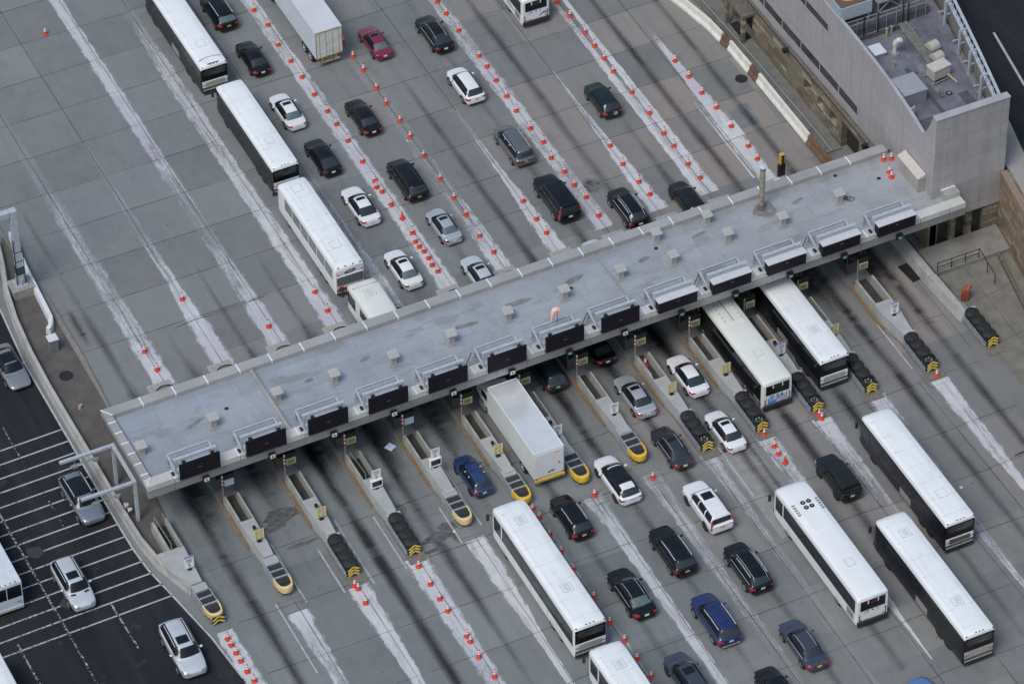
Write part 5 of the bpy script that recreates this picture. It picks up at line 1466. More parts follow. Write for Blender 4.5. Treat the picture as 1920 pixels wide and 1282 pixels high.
SPECS = {
    #        L     W     H     belt  tail  hoodn hoodc cowl   a     r     b     wr    side windows
    'sedan': (4.82, 1.84, 1.45, .92, .97, .70, .93, .92, .22, -1.02, -1.72, .790, [(.05, .49), (.49, .96)]),
    'coupe': (4.75, 1.84, 1.40, .90, 1.0, .68, .90, .80, .10, -.95, -1.80, .780, [(.08, .505), (.505, .96)]),
    'fast': (4.90, 1.90, 1.52, .96, 1.06, .74, .98, 1.05, .38, -1.05, -2.12, .800, [(.08, .515), (.515, .96)]),
    'cross': (4.55, 1.86, 1.62, 1.02, 1.08, .84, 1.03, 1.02, .42, -1.55, -2.02, .820, [(.04, .295), (.295, .615), (.615, .96)]),
    'suv': (4.80, 1.93, 1.72, 1.08, 1.12, .92, 1.10, 1.05, .48, -1.82, -2.2, .830, [(.04, .295), (.295, .615), (.615, .96)]),
    'bigsuv': (5.25, 2.03, 1.90, 1.18, 1.20, 1.04, 1.20, 1.15, .66, -2.30, -2.50, .860, [(.04, .30), (.34, .62), (.65, .95)]),
    'van': (5.05, 1.98, 1.75, 1.0, 1.04, .82, 1.06, 1.48, .72, -2.02, -2.36, .845, [(.03, .315), (.315, .64), (.64, .95)]),
    'wagon': (4.75, 1.80, 1.52, .94, 1.0, .74, .95, 1.02, .36, -1.72, -2.16, .810, [(.04, .28), (.28, .60), (.60, .96)]),
    'jeep': (4.55, 1.86, 1.80, 1.14, 1.15, 1.04, 1.16, .92, .66, -2.06, -2.14, .880, [(.04, .305), (.335, .63), (.65, .96)]),
}
CARM = {}
def lerp3(a, b, t): return tuple(a[i] + (b[i] - a[i]) * t for i in range(3))
def curve(a, b, u, fwd=0.0, up=0.0):
    q = 4 * u * (1 - u)
    p = lerp3(a, b, u)
    return (p[0], p[1] + fwd * q, p[2] + up * q)

def car_meshes(kind):
    if kind in CARM: return CARM[kind]
    L, W, H, belt, tail, hn, hc, cowl, a, r, b, wrf, sw = SPECS[kind]
    h = W / 2
    boxy = kind in ('jeep', 'bigsuv')
    bx = .5 if boxy else 0.0
    def mixb(v, t): return v + (t - v) * bx
    if kind in ('sedan', 'coupe', 'fast'):
        rear = [(-L / 2 - .03, .78, .46, tail * .60, tail * .64), (-L / 2 + .05, .84, .34, tail * .86, tail * .93), (-L / 2 + .22, .93, .27, tail * .95, tail), (-L / 2 + .75, .985, .22, belt, tail - .005)]
    else:
        rear = [(-L / 2 - .03, .84, .40, tail * .60, tail * .64), (-L / 2 + .04, mixb(.90, .95), .32, tail * .82, tail * .86), (-L / 2 + .16, mixb(.95, .99), .27, tail * .97, tail), (-L / 2 + .7, .99, .22, belt, belt + .01)]
    stn = rear + [(-.2, 1.0, .20, belt, belt + .01), (cowl - .02, .99, .22, belt - .005, hc), (L / 2 - .80, mixb(.965, .99), .24, hn + .02, hn + (.11 if not boxy else .06)),
                  (L / 2 - .30, mixb(.92, .97), .25, hn - .05, hn + .03), (L / 2 - .06, mixb(.82, .93), .29, hn - .14, hn - .06), (L / 2 + .04, mixb(.68, .88), .40, hn - .22, hn - .17)]
    rings = []
    for y, w, zb, be, tp in stn:
        w *= h
        half = [(.0, zb), (.72 * w, zb), (.95 * w, zb + .05), (1.005 * w, zb + .5 * (be - zb)), (1.0 * w, be - .10), (.95 * w, be - .0), (.64 * w, be + (tp - be) * .8), (0, tp + .01)]
        ring = [(x, y, z) for x, z in half] + [(-x, y, z) for x, z in half[-2:0:-1]]
        rings.append(ring)
    me = MB().loft(rings).mesh('cage')
    me = subsurf(me, 2)
    m = MB()
    m.add([tuple(v.co) for v in me.vertices], [tuple(p.vertices) for p in me.polygons], 0)
    wr = {'suv': .352, 'bigsuv': .375, 'jeep': .365, 'cross': .34}.get(kind, .318)
    wx = L * .295 if kind != 'van' else L * .30
    wy = (wx - .05, -wx)
    for y in wy:
        for s in (-1, 1): m.cyl(((h * .905) if s > 0 else (-h * .905 - .095), y, wr + .035), wr + .055, .095, 'x', 24, mi=1)
    # greenhouse: one rounded shell whose height follows the side profile
    zb = belt - .05
    wrk = 1 - wrf / .93
    knots = [(b - .16, zb), (b, tail + .005 if tail > belt else belt + .005), (r, H - .075), ((a + r) / 2, H), (a, H - .07), (cowl + .02, hc + .005), (cowl + .22, zb)]
    def Zl(y):
        if y <= knots[0][0]: return zb
        for (y0, z0), (y1, z1) in zip(knots, knots[1:]):
            if y <= y1: return z0 + (z1 - z0) * (y - y0) / (y1 - y0)
        return zb
    sm_ = .06 if boxy else .10
    def Z(y): return sum(Zl(y + sm_ * q) for q in (-1, -.6, -.2, .2, .6, 1)) / 6
    def Wd(y):
        f = (y - b) / (cowl - b)
        return h * (.925 - .045 * max(0, f) ** 2 - (.05 if not boxy else .015) * max(0, 1 - f) ** 3)
    nx, nz = (3.4, 3.0) if not boxy else (5.0, 4.5)
    fwd = .20 if not boxy else .09
    def bow(x, y):   # screens bow outwards in plan
        q = 1 - min(1, (x / h) ** 2)
        t = (y - (a + r) / 2) / ((a - r) / 2 + .01)
        t = max(-1, min(1, t))
        return (fwd if t > 0 else -.13 if not boxy else -.05) * q * abs(t) ** 1.5
    def pt(y, sa, ca, s_):
        z = zb + (Z(y) - zb) * ca ** (2 / nz)
        x = s_ * Wd(y) * sa ** (2 / nx) * (1 - wrk * ((z - zb) / (H - zb)) ** 1.25)
        return Vector((x, y + bow(x, y), z))
    def TOP(q, y):
        sa = abs(q) ** (nx / 2)
        return pt(y, sa, math.sqrt(max(0, 1 - sa * sa)), 1 if q >= 0 else -1)
    def SIDE(f, y, s_):
        ca = f ** (nz / 2)
        return pt(y, math.sqrt(max(0, 1 - ca * ca)), ca, s_)
    rows_y = sorted(set([b - .17, b - .1, b - .03, b + .04, r - .12, r - .04, r + .06, r + .2, a - .2, a - .06, a + .06, a + .16, cowl - .1, cowl, cowl + .1, cowl + .23] + [b + .04 + (r - .12 - b - .04) * i / 4 for i in range(5)] + [r + .2 + (a - r - .4) * i / 5 for i in range(6)] + [a + .16 + (cowl - a - .26) * i / 4 for i in range(5)]))
    ang = [math.pi / 2 * (i / 14) for i in range(15)]
    ring = [(math.sin(q), math.cos(q), 1) for q in ang[::-1]] + [(math.sin(q), math.cos(q), -1) for q in ang[1:]]
    m.loft([[tuple(pt(y, sa, max(0, ca), s_)) for sa, ca, s_ in ring] for y in rows_y], cap=False, closed=False)
    body = m.mesh('body', smooth=48)
    parts = [('body', body, 'P2')]
    def panel(F, us, vs, off, name, mat):
        """thin pane lying on surface F, lifted off it"""
        g = MB()
        pts = []
        for v in vs:
            for u in us:
                e = .012
                p = F(u, v); du = F(u + e, v) - F(u - e, v); dv = F(u, v + e) - F(u, v - e)
                n = du.cross(dv)
                n = n.normalized() if n.length > 1e-9 else Vector((0, 0, 1))
                if n.dot(p - Vector((0, (a + r) / 2, .7))) < 0: n = -n
                pts.append(tuple(p + n * off))
        k = len(us)
        g.add(pts, [(j * k + i, j * k + i + 1, (j + 1) * k + i + 1, (j + 1) * k + i) for j in range(len(vs) - 1) for i in range(k - 1)])
        parts.append((name, g.mesh(name, smooth=60), mat))
    rng = lambda lo, hi, n: [lo + (hi - lo) * i / n for i in range(n + 1)]
    panel(TOP, rng(-.93, .93, 10), rng(a + .03, cowl - .015, 7), .012, 'windshield', 'G')
    rb0 = b + (.07 if kind in ('sedan', 'coupe', 'fast') else .01)
    panel(TOP, rng(-.88, .88, 10), rng(rb0, r - .04, 6), .012, 'rear_window', 'RG')
    yf, yb = cowl - .16, b + (.16 if kind in ('sedan', 'coupe', 'fast') else .10)
    for s0, s1 in sw:
        for s_ in (-1, 1):
            panel(lambda f, y, s_=s_: SIDE(f, y, s_), rng(.20, .90, 5), rng(yb + (yf - yb) * s0, yb + (yf - yb) * s1, 8), .010, 'side_window', 'G')
    def RF(u, v):
        return TOP(-1 + 2 * u, a - .02 + (r + .02 - a) * v)
    opt = {}
    n0 = len(parts)
    panel(RF, rng(.24, .76, 4), rng(.10, .36, 3), .012, 'sunroof', 'G'); opt['sunroof'] = parts.pop()
    panel(RF, rng(.13, .87, 6), rng(.03, .78, 6), .012, 'glass_roof', 'G'); opt['glass_roof'] = parts.pop()
    # rails and bars on the roof
    for tag_, u in (('railL', .09), ('railR', .91)):
        g = MB(); prev = None
        for v in rng(.06, .94, 6):
            p = Vector(RF(u, v)) + Vector((0, 0, .045))
            if prev is not None: g.tube(prev, p, .03, 6)
            prev = p
        opt[tag_] = ('roof_rail', g.mesh('roof_rail', smooth=60), 'C')
    for k, v in (('bar1', .22), ('bar2', .55)):
        g = MB(); p, q = Vector(RF(.03, v)) + Vector((0, 0, .1)), Vector(RF(.97, v)) + Vector((0, 0, .1))
        g.tube(p, q, .06, 6)
        opt[k] = ('cross_bar', g.mesh('cross_bar'), 'C')
    for s_, sd in ((-1, 'L'), (1, 'R')):
        for f, lv in ((.93, 'hi'), (.16, 'lo')):
            g = MB(); prev = None
            for y in rng(yb + (.55 if lv == 'hi' and kind in ('sedan', 'coupe', 'fast') else .12), yf - (.30 if lv == 'hi' else .02), 12):
                p = SIDE(f, y, s_) + Vector((s_ * .02, 0, .008))
                if prev is not None: g.tube(prev, p, .016, 5)
                prev = p
            opt['trim' + sd + lv] = ('window_trim', g.mesh('window_trim'), 'C')
    # lamps, plate, mirrors, bumper strips
    tl = tail
    cent = [(p.center.copy(), p.normal.copy(), [me.vertices[i].co.copy() for i in p.vertices]) for p in me.polygons]
    def lamp(name, mat, test):
        g = MB()
        for c, n, vs in cent:
            if test(c, n):
                o = len(g.v)
                g.add([tuple(v + n * .016) for v in vs], [tuple(range(len(vs)))])
        if g.v:
            mm = g.mesh(name, normals=False)
            parts.append((name, mm, mat))
    for s in (-1, 1):
        if kind in ('sedan', 'coupe', 'fast'):
            lamp('tail_lamp', 'T', lambda c, n: s * c.x > h * .58 and c.y < -L / 2 + .40 and tl * .71 < c.z < tl * .86 and n.z < .75)
        elif kind == 'bigsuv':
            M = Matrix.Translation((s * h * .885, -L / 2 + .10, 1.14)) @ Matrix.Rotation(-s * .10, 4, 'Y')
            parts.append(('tail_lamp', MB().box(-.045, .045, -.10, .12, -.40, .50, 0, M).mesh('tail_lamp', bevel=.025, smooth=40), 'T'))
        elif kind == 'jeep':
            parts.append(('tail_lamp', MB().box(s * h * .84 - .09, s * h * .84 + .09, -L / 2 + .01, -L / 2 + .14, .80, 1.0).mesh('tail_lamp', bevel=.025, smooth=40), 'T'))
        else:
            lamp('tail_lamp', 'T', lambda c, n: s * c.x > h * .60 and c.y < -L / 2 + .34 and tl * .72 < c.z < tl * .90 and n.z < .75)
        lamp('head_lamp', 'H', lambda c, n: s * c.x > h * .42 and c.y > L / 2 - .42 and hn * .74 < c.z < hn * .99 and n.z < .85)
        M = Matrix.Translation((s * (h + .09), cowl - .42, belt + .07))
        g = MB()
        g.loft([[tuple(M @ Vector((.13 * rr * math.cos(k * math.pi / 5), yy, .085 * rr * math.sin(k * math.pi / 5)))) for k in range(10)] for yy, rr in ((-.09, .6), (-.06, 1), (.04, .9), (.10, .4))])
        parts.append(('mirror', g.mesh('mirror', smooth=60), 'P'))
    parts.append(('licence_plate', MB().box(-.17, .17, -.03, .012, -.075, .075, 0, Matrix.Translation((0, -L / 2 + .012, tl * .70)) @ Matrix.Rotation(-.22, 4, 'X')).mesh('licence_plate'), 'L'))
    parts.append(('rear_bumper', MB().box(-h * .70, h * .70, -L / 2 - .02, -L / 2 + .1, .33, .45).mesh('rear_bumper', bevel=.03), 'B'))
    parts.append(('grille', MB().box(-h * .45, h * .45, L / 2 - .10, L / 2 + .012, hn - .36, hn - .20).mesh('grille', bevel=.02), 'K'))
    wheels = []
    for y in wy:
        for s in (-1, 1):
            x = s * (h - .116)
            g = MB()
            prof = [(.62 * wr, .118), (.80 * wr, .122), (.95 * wr, .105), (wr, .07), (wr, -.09)]
            g.loft([[(x + s * dx, y + rr * math.cos(k * math.pi / 12), wr + rr * math.sin(k * math.pi / 12)) for k in range(24)] for rr, dx in prof])
            ty = g.mesh('wheel', smooth=50)
            g = MB()
            g.loft([[(x + s * dx, y + rr * math.cos(k * math.pi / 12), wr + rr * math.sin(k * math.pi / 12)) for k in range(24)] for rr, dx in ((.66 * wr, .128), (.60 * wr, .124), (.5 * wr, .095), (.18 * wr, .10), (.001, .112))], cap=False)
            for k in range(5):
                an = k * 2 * math.pi / 5
                M = Matrix.Translation((x + s * .112, y, wr)) @ Matrix.Rotation(an, 4, 'X')
                g.box(-.012, .014, -.032, .032, .05, .62 * wr, 0, M)
            wheels.append((ty, g.mesh('rim', smooth=50)))
    CARM[kind] = (parts, opt, wheels)
    return CARM[kind]

def set_mats(o, mats):
    me = o.data
    while len(me.materials) < len(mats): me.materials.append(None)
    for i, m in enumerate(mats):
        o.material_slots[i].link = 'OBJECT'
        o.material_slots[i].material = m

def car(kind, x, y, L, col, label, opts='', rz=0.0, lit=False, plate='w', group='vehicles queuing at the toll plaza', cat=None, glass=None, trim=None, rim=None, bump=None):
    parts, opt, wheels = car_meshes(kind)
    nm = {'sedan': 'sedan_car', 'coupe': 'sedan_car', 'fast': 'hatchback_car', 'cross': 'crossover_car', 'suv': 'suv_car', 'bigsuv': 'suv_car', 'van': 'minivan', 'wagon': 'station_wagon', 'jeep': 'suv_car'}[kind]
    t = thing(nm, label, cat or {'van': 'minivan'}.get(kind, 'car'), (x, y, .021), rz, group)
    k = 1.035 * L / SPECS[kind][0]
    t.scale = (k * .5 + .5 if k < 1 else k, k, (k + 1) / 2)
    mt = {'P2': [col, M_TRIM], 'P': [col], 'G': [M_GLASS], 'RG': [glass or M_GLASSR], 'C': [trim or M_CHROME], 'T': [M_BRAKE if lit else M_TAIL], 'H': [M_HEAD], 'L': [M_PLATEY if plate == 'y' else M_PLATE],
          'B': [bump if bump else M_TRIM if kind not in ('sedan', 'coupe', 'fast', 'wagon') else col], 'K': [M_TRIM]}
    use = list(parts)
    if 's' in opts: use.append(opt['sunroof'])
    if 'g' in opts: use.append(opt['glass_roof'])
    if 'r' in opts: use += [opt['railL'], opt['railR']]
    if 't' in opts: use += [opt['trim' + q] for q in ('Lhi', 'Llo', 'Rhi', 'Rlo')]
    if 'b' in opts: use += [opt['bar1'], opt['bar2']]
    for n, me, mk in use:
        o = link(n, me, t)
        set_mats(o, mt[mk])
    for ty, rm in wheels:
        o = link('wheel', ty, t); set_mats(o, [M_TYRE])
        q = link('rim', rm, o); set_mats(q, [rim or M_RIM])
    return t

G1 = 'cars queuing before the toll plaza'; G1 = 'cars beyond the canopy'; G2 = 'cars on the near side of the canopy'; G3 = 'cars on the left road'
car('suv', -5.0, 48.6, 4.7, P_BLACK, 'black suv with silver roof rails beside the foremost coach', 'r', lit=True, plate='y', group=G1, glass=M_GLASSL)
car('sedan', -4.78, 41.5, 4.45, P_BLACK, 'black sedan with red lit tail lamps just right of the foremost coach rear', 's', lit=True, group=G1)
car('sedan', -4.96, 33.7, 4.6, P_WHITE, 'white sedan with sunroof between the black sedans right of the second coach', 's', lit=True, group=G1, glass=M_GLASSL)
car('fast', -4.7, 26.9, 4.5, P_BLACK, 'black hatchback with chrome rear strip right of the silver rear louvre bus front', '', group=G1)
car('coupe', -4.36, 19.9, 4.75, P_WHITE, 'white sporty sedan with dark sunroof right of the louvre backed bus', 's', lit=True, group=G1)
car('sedan', -4.45, 11.25, 4.6, P_WHITE, 'white sedan with sunroof nearest the canopy beside the small bus', 's', group=G1, glass=M_GLASSL)
car('sedan', 5.5, 38.75, 4.25, P_MAROON, 'maroon sedan beside the white box trailer', 's', group=G1, glass=M_GLASSL)
car('fast', 10.55, 37.5, 4.8, P_BLACK, 'glossy black sloping roof hatchback with chrome window trim left of the white city bus', 't', group=G1)
car('cross', 10.0, 30.0, 4.45, P_WHITE, 'white crossover with dark rear window ahead of the grey minivan', '', plate='y', lit=True, group=G1)
car('sedan', .47, 30.15, 4.55, P_BLACK, 'black sedan behind the maroon sedan in the cone lined lane', '', lit=True, group=G1)
car('van', 10.3, 21.1, 4.8, P_GREY, 'grey minivan with pale roof bars behind the white crossover', 'rb', plate='y', group=G1)
spare = car('cross', 19.6, 23.1, 4.25, P_GREEN, 'dark green compact suv with spare wheel on its tailgate', '', lit=True, group=G1)
g_ = MB().cyl((.12, -2.46, .88), .32, .2, 'y', 24)
o_ = g_.build('spare_wheel', M_TYRE, spare, smooth=45)
MB().cyl((.12, -2.475, .88), .19, .03, 'y', 18).build('rim', M_RIM, o_, smooth=45)
car('van', .42, 21.1, 4.95, P_BLACK, 'black minivan behind the black sedan between two cone rows', 'r', lit=False, plate='y', group=G1, trim=M_TRIM)
car('sedan', .75, 14.6, 4.25, P_SILVER, 'silver sedan with sunroof behind the black minivan', 's', group=G1, glass=M_GLASSL)
car('sedan', .85, 7.75, 4.7, P_LSILVER, 'pale silver sedan half hidden by the canopy behind the silver sedan', 's', group=G1)
car('bigsuv', 10.5, 13.4, 5.35, P_BLACK, 'large black suv behind the grey minivan', 'r', lit=True, group=G1, trim=M_TRIM)
car('cross', 15.3, 9.75, 4.7, P_BLACK, 'black crossover with silver roof rails partly cut off by the canopy', 'rt', group=G1)
car('wagon', 20.2, 8.5, 4.5, P_BLACK2, 'dark blue black hatchback at the rear coping near the pipe railing lanes', '', group=G1)
car('sedan', 10.6, 5.15, 4.7, P_LSILVER, 'car with pale blue windscreen almost hidden behind the canopy coping', '', group=G1)
# near side
car('wagon', -9.55, -12.8, 4.35, P_BLUE2, 'blue station wagon with silver roof bars just left of the box truck', 'b', lit=True, group=G2)
car('van', .7, -4.55, 4.8, pbr('paint_dark_teal', (.030, .045, .050), .3, metal=.3, coat=.8), 'dark grey green minivan half under the canopy right of the box truck', 'r', lit=True, group=G2, trim=M_TRIM)
car('sedan', 5.55, -3.75, 4.6, P_BLACK, 'black sedan with tail lamps showing in the shade under the canopy', '', lit=True, group=G2)
car('sedan', 5.73, -10.45, 4.7, P_SILVER, 'silver grey sedan with sunroof leaving the canopy behind the black one', 's', lit=True, group=G2)
car('coupe', 10.55, -10.2, 4.65, P_WHITE, 'white sedan with plain roof and orange red tail lamps near the canopy', '', lit=True, group=G2)
car('sedan', 10.3, -17.1, 4.45, P_WHITE, 'white sedan with dark sunroof beside the black barrel cushion', 's', lit=True, group=G2)
car('sedan', 5.7, -16.9, 4.6, P_DGREY, 'dark grey sedan between the yellow nosed and the barrel cushions', 'st', lit=True, group=G2)
car('wagon', .27, -18.2, 5.1, P_WHITE, 'white wagon with large black glass roof beside the yellow nosed cushion', 'g', group=G2)
car('bigsuv', 5.12, -24.0, 5.1, P_WHITE, 'big white suv with tall red tail lamps and small sunroof', 'sr', lit=True, plate='y', group=G2, trim=M_TRIM, rim=M_RIMD)
car('cross', -4.72, -20.3, 4.5, P_BLACK, 'black crossover with silver roof rails beside the upper end of the white coach', 'r', lit=True, plate='y', group=G2)
car('suv', .58, -27.0, 4.95, P_BLACK, 'black suv with bright silver roof rails behind the glass roofed wagon', 'r', plate='y', lit=False, group=G2)
car('suv', 4.87, -31.1, 4.95, P_BLACK, 'black suv with silver window trim behind the big white suv', 'rt', lit=True, group=G2)
car('sedan', -4.2, -29.5, 5.15, P_BLACK, 'long black sedan with slanted red tail lamps right of the white coach', 't', lit=True, group=G2, glass=M_GLASSL)
car('suv', .2, -34.8, 5.05, P_BLUE, 'royal blue suv with silver roof rails', 'r', lit=True, group=G2, bump=M_CHROME)
car('sedan', 4.92, -39.9, 5.0, P_SLATE, 'slate blue sedan with red tail lamps near the bottom of the photo', 't', lit=True, plate='y', group=G2)
car('wagon', -4.35, -39.2, 5.2, P_SLATE, 'slate purple wagon with sunroof cut off by the bottom edge', 's', group=G2)
car('jeep', 15.65, -25.7, 4.55, P_GREEND, 'boxy greenish black off roader behind the city bus front', '', lit=False, group=G2, rim=M_RIMD)
car('suv', .95, -43.3, 4.7, P_BLACK, 'black car showing only its front at the bottom edge', '', group=G2)
car('sedan', 10.7, -49.1, 4.8, P_SKY, 'blue car showing only its front at the bottom right edge', '', group=G2)
car('suv', 15.9, -53.0, 4.7, P_BLACK, 'black car barely showing at the bottom right edge beyond the coach', '', group=G2)
# left road, coming towards the camera
car('suv', -37.75, -1.9, 5.0, paint('paint_steel_blue_silver', (.21, .245, .30), .4), 'steel grey suv with large dark glass roof under the gantry arm', 'gr', rz=math.pi + .02, group=G3, plate='y')
sc_ = car('suv', -41.7, -10.1, 4.95, P_LSILVER, 'pale silver suv with two dark hood scoops and sunroof on the hatched road', 'sr', rz=math.pi, group=G3)
for s in (-1, 1): MB().box(-.17, .17, -.07, .07, 0, .03, 0, Matrix.Translation((s * .5, 1.35, 1.085)) @ Matrix.Rotation(-s * .2, 4, 'Z')).build('hood_scoop', M_TRIM, sc_)
car('suv', -36.8, -19.95, 5.2, P_LSILVER, 'silver suv with sunroof and dark grille nearest the bottom left', 'sr', rz=math.pi - .03, group=G3)
car('sedan', -37.4, 14.6, 4.9, paint('paint_mid_grey', (.26, .265, .285), .4), 'silver grey sedan with dark sunroof at the left edge above the hatching', 'g', rz=math.pi + .02, group=G3)
car('sedan', -34.9, 29.6, 4.7, P_LSILVER, 'silver car partly hidden behind the gantry column at the far left', 's', rz=math.pi, group=G3)
# ------------------------------------------------------------------ buses and trucks
B_WHITE = pbr('bus_white', (.77, .785, .80), .32, var=.04, scale=.7, coat=.4, grime=.2, gcol=(.48, .47, .45), gscale=.7)
B_CREAM = pbr('bus_cream_white', (.70, .715, .67), .4, var=.05, scale=.7, grime=.4, gcol=(.50, .52, .42), gscale=.35)
def bus_roof_mat():
    m, nt, b, out = newmat('bus_roof_white')
    p = nobj(nt)
    oi = nt.nodes.new('ShaderNodeObjectInfo')
    sh = nt.nodes.new('ShaderNodeVectorMath'); sh.operation = 'ADD'
    nt.links.new(p, sh.inputs[0]); nt.links.new(oi.outputs['Location'], sh.inputs[1])
    q = sh.outputs[0]
    c = nmix(nt, nnoise(nt, q, .5, 4, .6, .35, .7), (.73, .755, .775), (.79, .81, .83))
    c = nmix(nt, nmath(nt, 'MULTIPLY', nnoise(nt, nmap(nt, q, (1.6, .18, 1)), 1.0, 6, .7, .52, .78), .5), c, (.58, .585, .575))
    c = nmix(nt, nmath(nt, 'MULTIPLY', nnoise(nt, q, .9, 7, .75, .56, .74), .45), c, (.52, .52, .49))
    c = nmix(nt, nmath(nt, 'MULTIPLY', nnoise(nt, q, 4.0, 5, .7, .62, .75), .5), c, (.45, .44, .42))
    nt.links.new(c, b.inputs['Base Color'])
    b.inputs['Roughness'].default_value = .45
    return m
B_ROOF = bus_roof_mat()
B_BLACK = pbr('bus_black', (.009, .009, .012), .22, var=.3, scale=.6, spec=.3, coat=.15)
B_DUST_SHADE = pbr('bus_dust_and_shade', (.024, .024, .026), .5, var=.3, scale=.9, grime=.5, gcol=(.075, .07, .068))
B_GLASS = pbr('bus_glass', (.009, .011, .015), .10, var=.3, scale=.5, spec=.32)
B_BUMP = pbr('bus_bumper', (.022, .024, .030), .55, var=.2)
B_DIRT = pbr('bus_dirty_white', (.42, .41, .38), .5, var=.2, scale=1.5, grime=.7, gcol=(.14, .135, .11), gscale=1.0)
B_LOUV = pbr('bus_louvre', (.30, .31, .32), .5, metal=.3, var=.2)
B_OLIVE = pbr('bus_olive_panel', (.10, .098, .075), .5, var=.3)
M_AMBER = pbr('amber_lamp', (.75, .28, .04), .3, emit=.2)

def bus_shell(t, L, W, H, low, roof, nose=.45, split=None):
    """body below the cant rail, roof shell above it"""
    h = W / 2
    sp = split or H - .42
    def ring(y, k, top, ztop):
        lo = [(.90 * h * k, .30), (h * k, .38), (h * k, 1.2), (h * k, sp)]
        up = [(h * k, sp), (.992 * h * k, ztop - .20), (.95 * h * k, ztop - .07), (.86 * h * k, ztop - .012), (.4 * h * k, ztop + .025), (0, ztop + .03)]
        return [(x, y, z) for x, z in (up if top else lo)]
    st = [(-L / 2, .965, H - .16), (-L / 2 + .05, .985, H - .06), (-L / 2 + .16, 1, H - .012), (-L / 2 + .5, 1, H), (0, 1, H), (L / 2 - 1.3, 1, H), (L / 2 - .6, .995, H - .05), (L / 2 - .25, .97, H - .16), (L / 2 - .05, .92, H - .34)]
    m = MB()
    m.loft([[(-x, y, z) for x, y, z in ring(y, k, 0, zt)] + [(x, y, z) for x, y, z in ring(y, k, 0, zt)[::-1]] for y, k, zt in st])
    m.build('body', low, t, smooth=40)
    m = MB()
    m.loft([[(-x, y, z) for x, y, z in ring(y, k, 1, zt)][:-1] + [(x, y, z) for x, y, z in ring(y, k, 1, zt)[::-1]] for y, k, zt in st])
    m.build('roof', roof, t, smooth=40)

def bus_wheel(t, x, y, r=.50, rim=None):
    s = 1 if x > 0 else -1
    o = MB().loft([[(x + s * dx, y + rr * math.cos(k * math.pi / 13), r + rr * math.sin(k * math.pi / 13)) for k in range(26)] for rr, dx in ((.55 * r, .02), (.8 * r, .03), (.97 * r, .01), (r, -.04), (r, -.25))]).build('wheel', M_TYRE, t, smooth=50)
    MB().loft([[(x + s * dx, y + rr * math.cos(k * math.pi / 13), r + rr * math.sin(k * math.pi / 13)) for k in range(26)] for rr, dx in ((.58 * r, .035), (.5 * r, .03), (.42 * r, -.03), (.2 * r, -.02), (.18 * r, .05), (.001, .06))], cap=False).build('rim', rim or M_RIM, o, smooth=50)
    MB().cyl((x - .02 * s - (.0 if s > 0 else .03), y, r + .04), r + .09, .03, 'x', 28).build('wheel_arch', M_TRIM, t)

def hatch(t, x, y, z, w=.75, l=.85, vented=False, col=None):
    m = MB().box(x - w / 2, x + w / 2, y - l / 2, y + l / 2, z - .02, z + .035)
    o = m.build('roof_hatch', col or B_ROOF, t, bevel=.012)
    m = MB()
    for a, b, c, d in ((-w / 2 - .03, -w / 2 - .004, -l / 2 - .03, l / 2 + .03), (w / 2 + .004, w / 2 + .03, -l / 2 - .03, l / 2 + .03), (-w / 2, w / 2, -l / 2 - .03, -l / 2 - .004), (-w / 2, w / 2, l / 2 + .004, l / 2 + .03)):
        m.box(x + a, x + b, y + c, y + d, z - .02, z + .02)
    if vented:
        for k in range(4): m.box(x - w * .32, x + w * .32, y - l * .3 + k * l * .2 - .02, y - l * .3 + k * l * .2 + .02, z + .036, z + .05)
    m.build('hatch_seal', pbr('hatch_seal_grey', (.33, .34, .34), .6), o)

def bus_side(t, L, W, y0, y1, z0, z1, n, m, both=True, gap=.05):
    for s in ((-1, 1) if both else (-1,)):
        for i in range(n):
            a = y0 + (y1 - y0) * i / n; b = y0 + (y1 - y0) * (i + 1) / n
            x = s * (W / 2 + .004)
            MB().box(min(x, x + s * .012), max(x, x + s * .012), a + gap / 2, b - gap / 2, z0, z1).build('side_window', m, t)

def bus_front(t, L, W, H):
    MB().box(-W * .44, W * .44, L / 2 - .06, L / 2 + .01, 1.25, H - .62).build('windshield', B_GLASS, t, bevel=.02)
    MB().box(-W * .46, W * .46, L / 2 - .1, L / 2 + .08, .34, .66).build('front_bumper', B_BUMP, t, bevel=.03)
    for s in (-1, 1):
        MB().box(s * W * .36 - .16, s * W * .36 + .16, L / 2 - .05, L / 2 + .02, .78, .96).build('head_lamp', M_HEAD, t, bevel=.02)
        MB().tube((s * W * .49, L / 2 - .15, H - .9), (s * (W / 2 + .22), L / 2 + .12, H - .95), .03, 6).box(s * (W / 2 + .22) - .1, s * (W / 2 + .22) + .1, L / 2 + .02, L / 2 + .18, H - 1.55, H - .95).build('mirror', B_BUMP, t, bevel=.03)

def seams(t, L, W, H, n):
    for s in (-1, 1): MB().box(s * W * .33 - .01, s * W * .33 + .01, -L / 2 + .6, L / 2 - 1.2, H - .01, H + .022).build('roof_rib', pbr('seam_pale_grey', (.56, .57, .58), .6), t)
    for i in range(n):
        y = -L / 2 + .9 + (L - 2.2) * i / (n - 1)
        MB().box(-W * .42, W * .42, y - .012, y + .012, H - .01, H + .029).build('roof_seam', pbr('seam_pale_grey', (.56, .57, .58), .6), t)

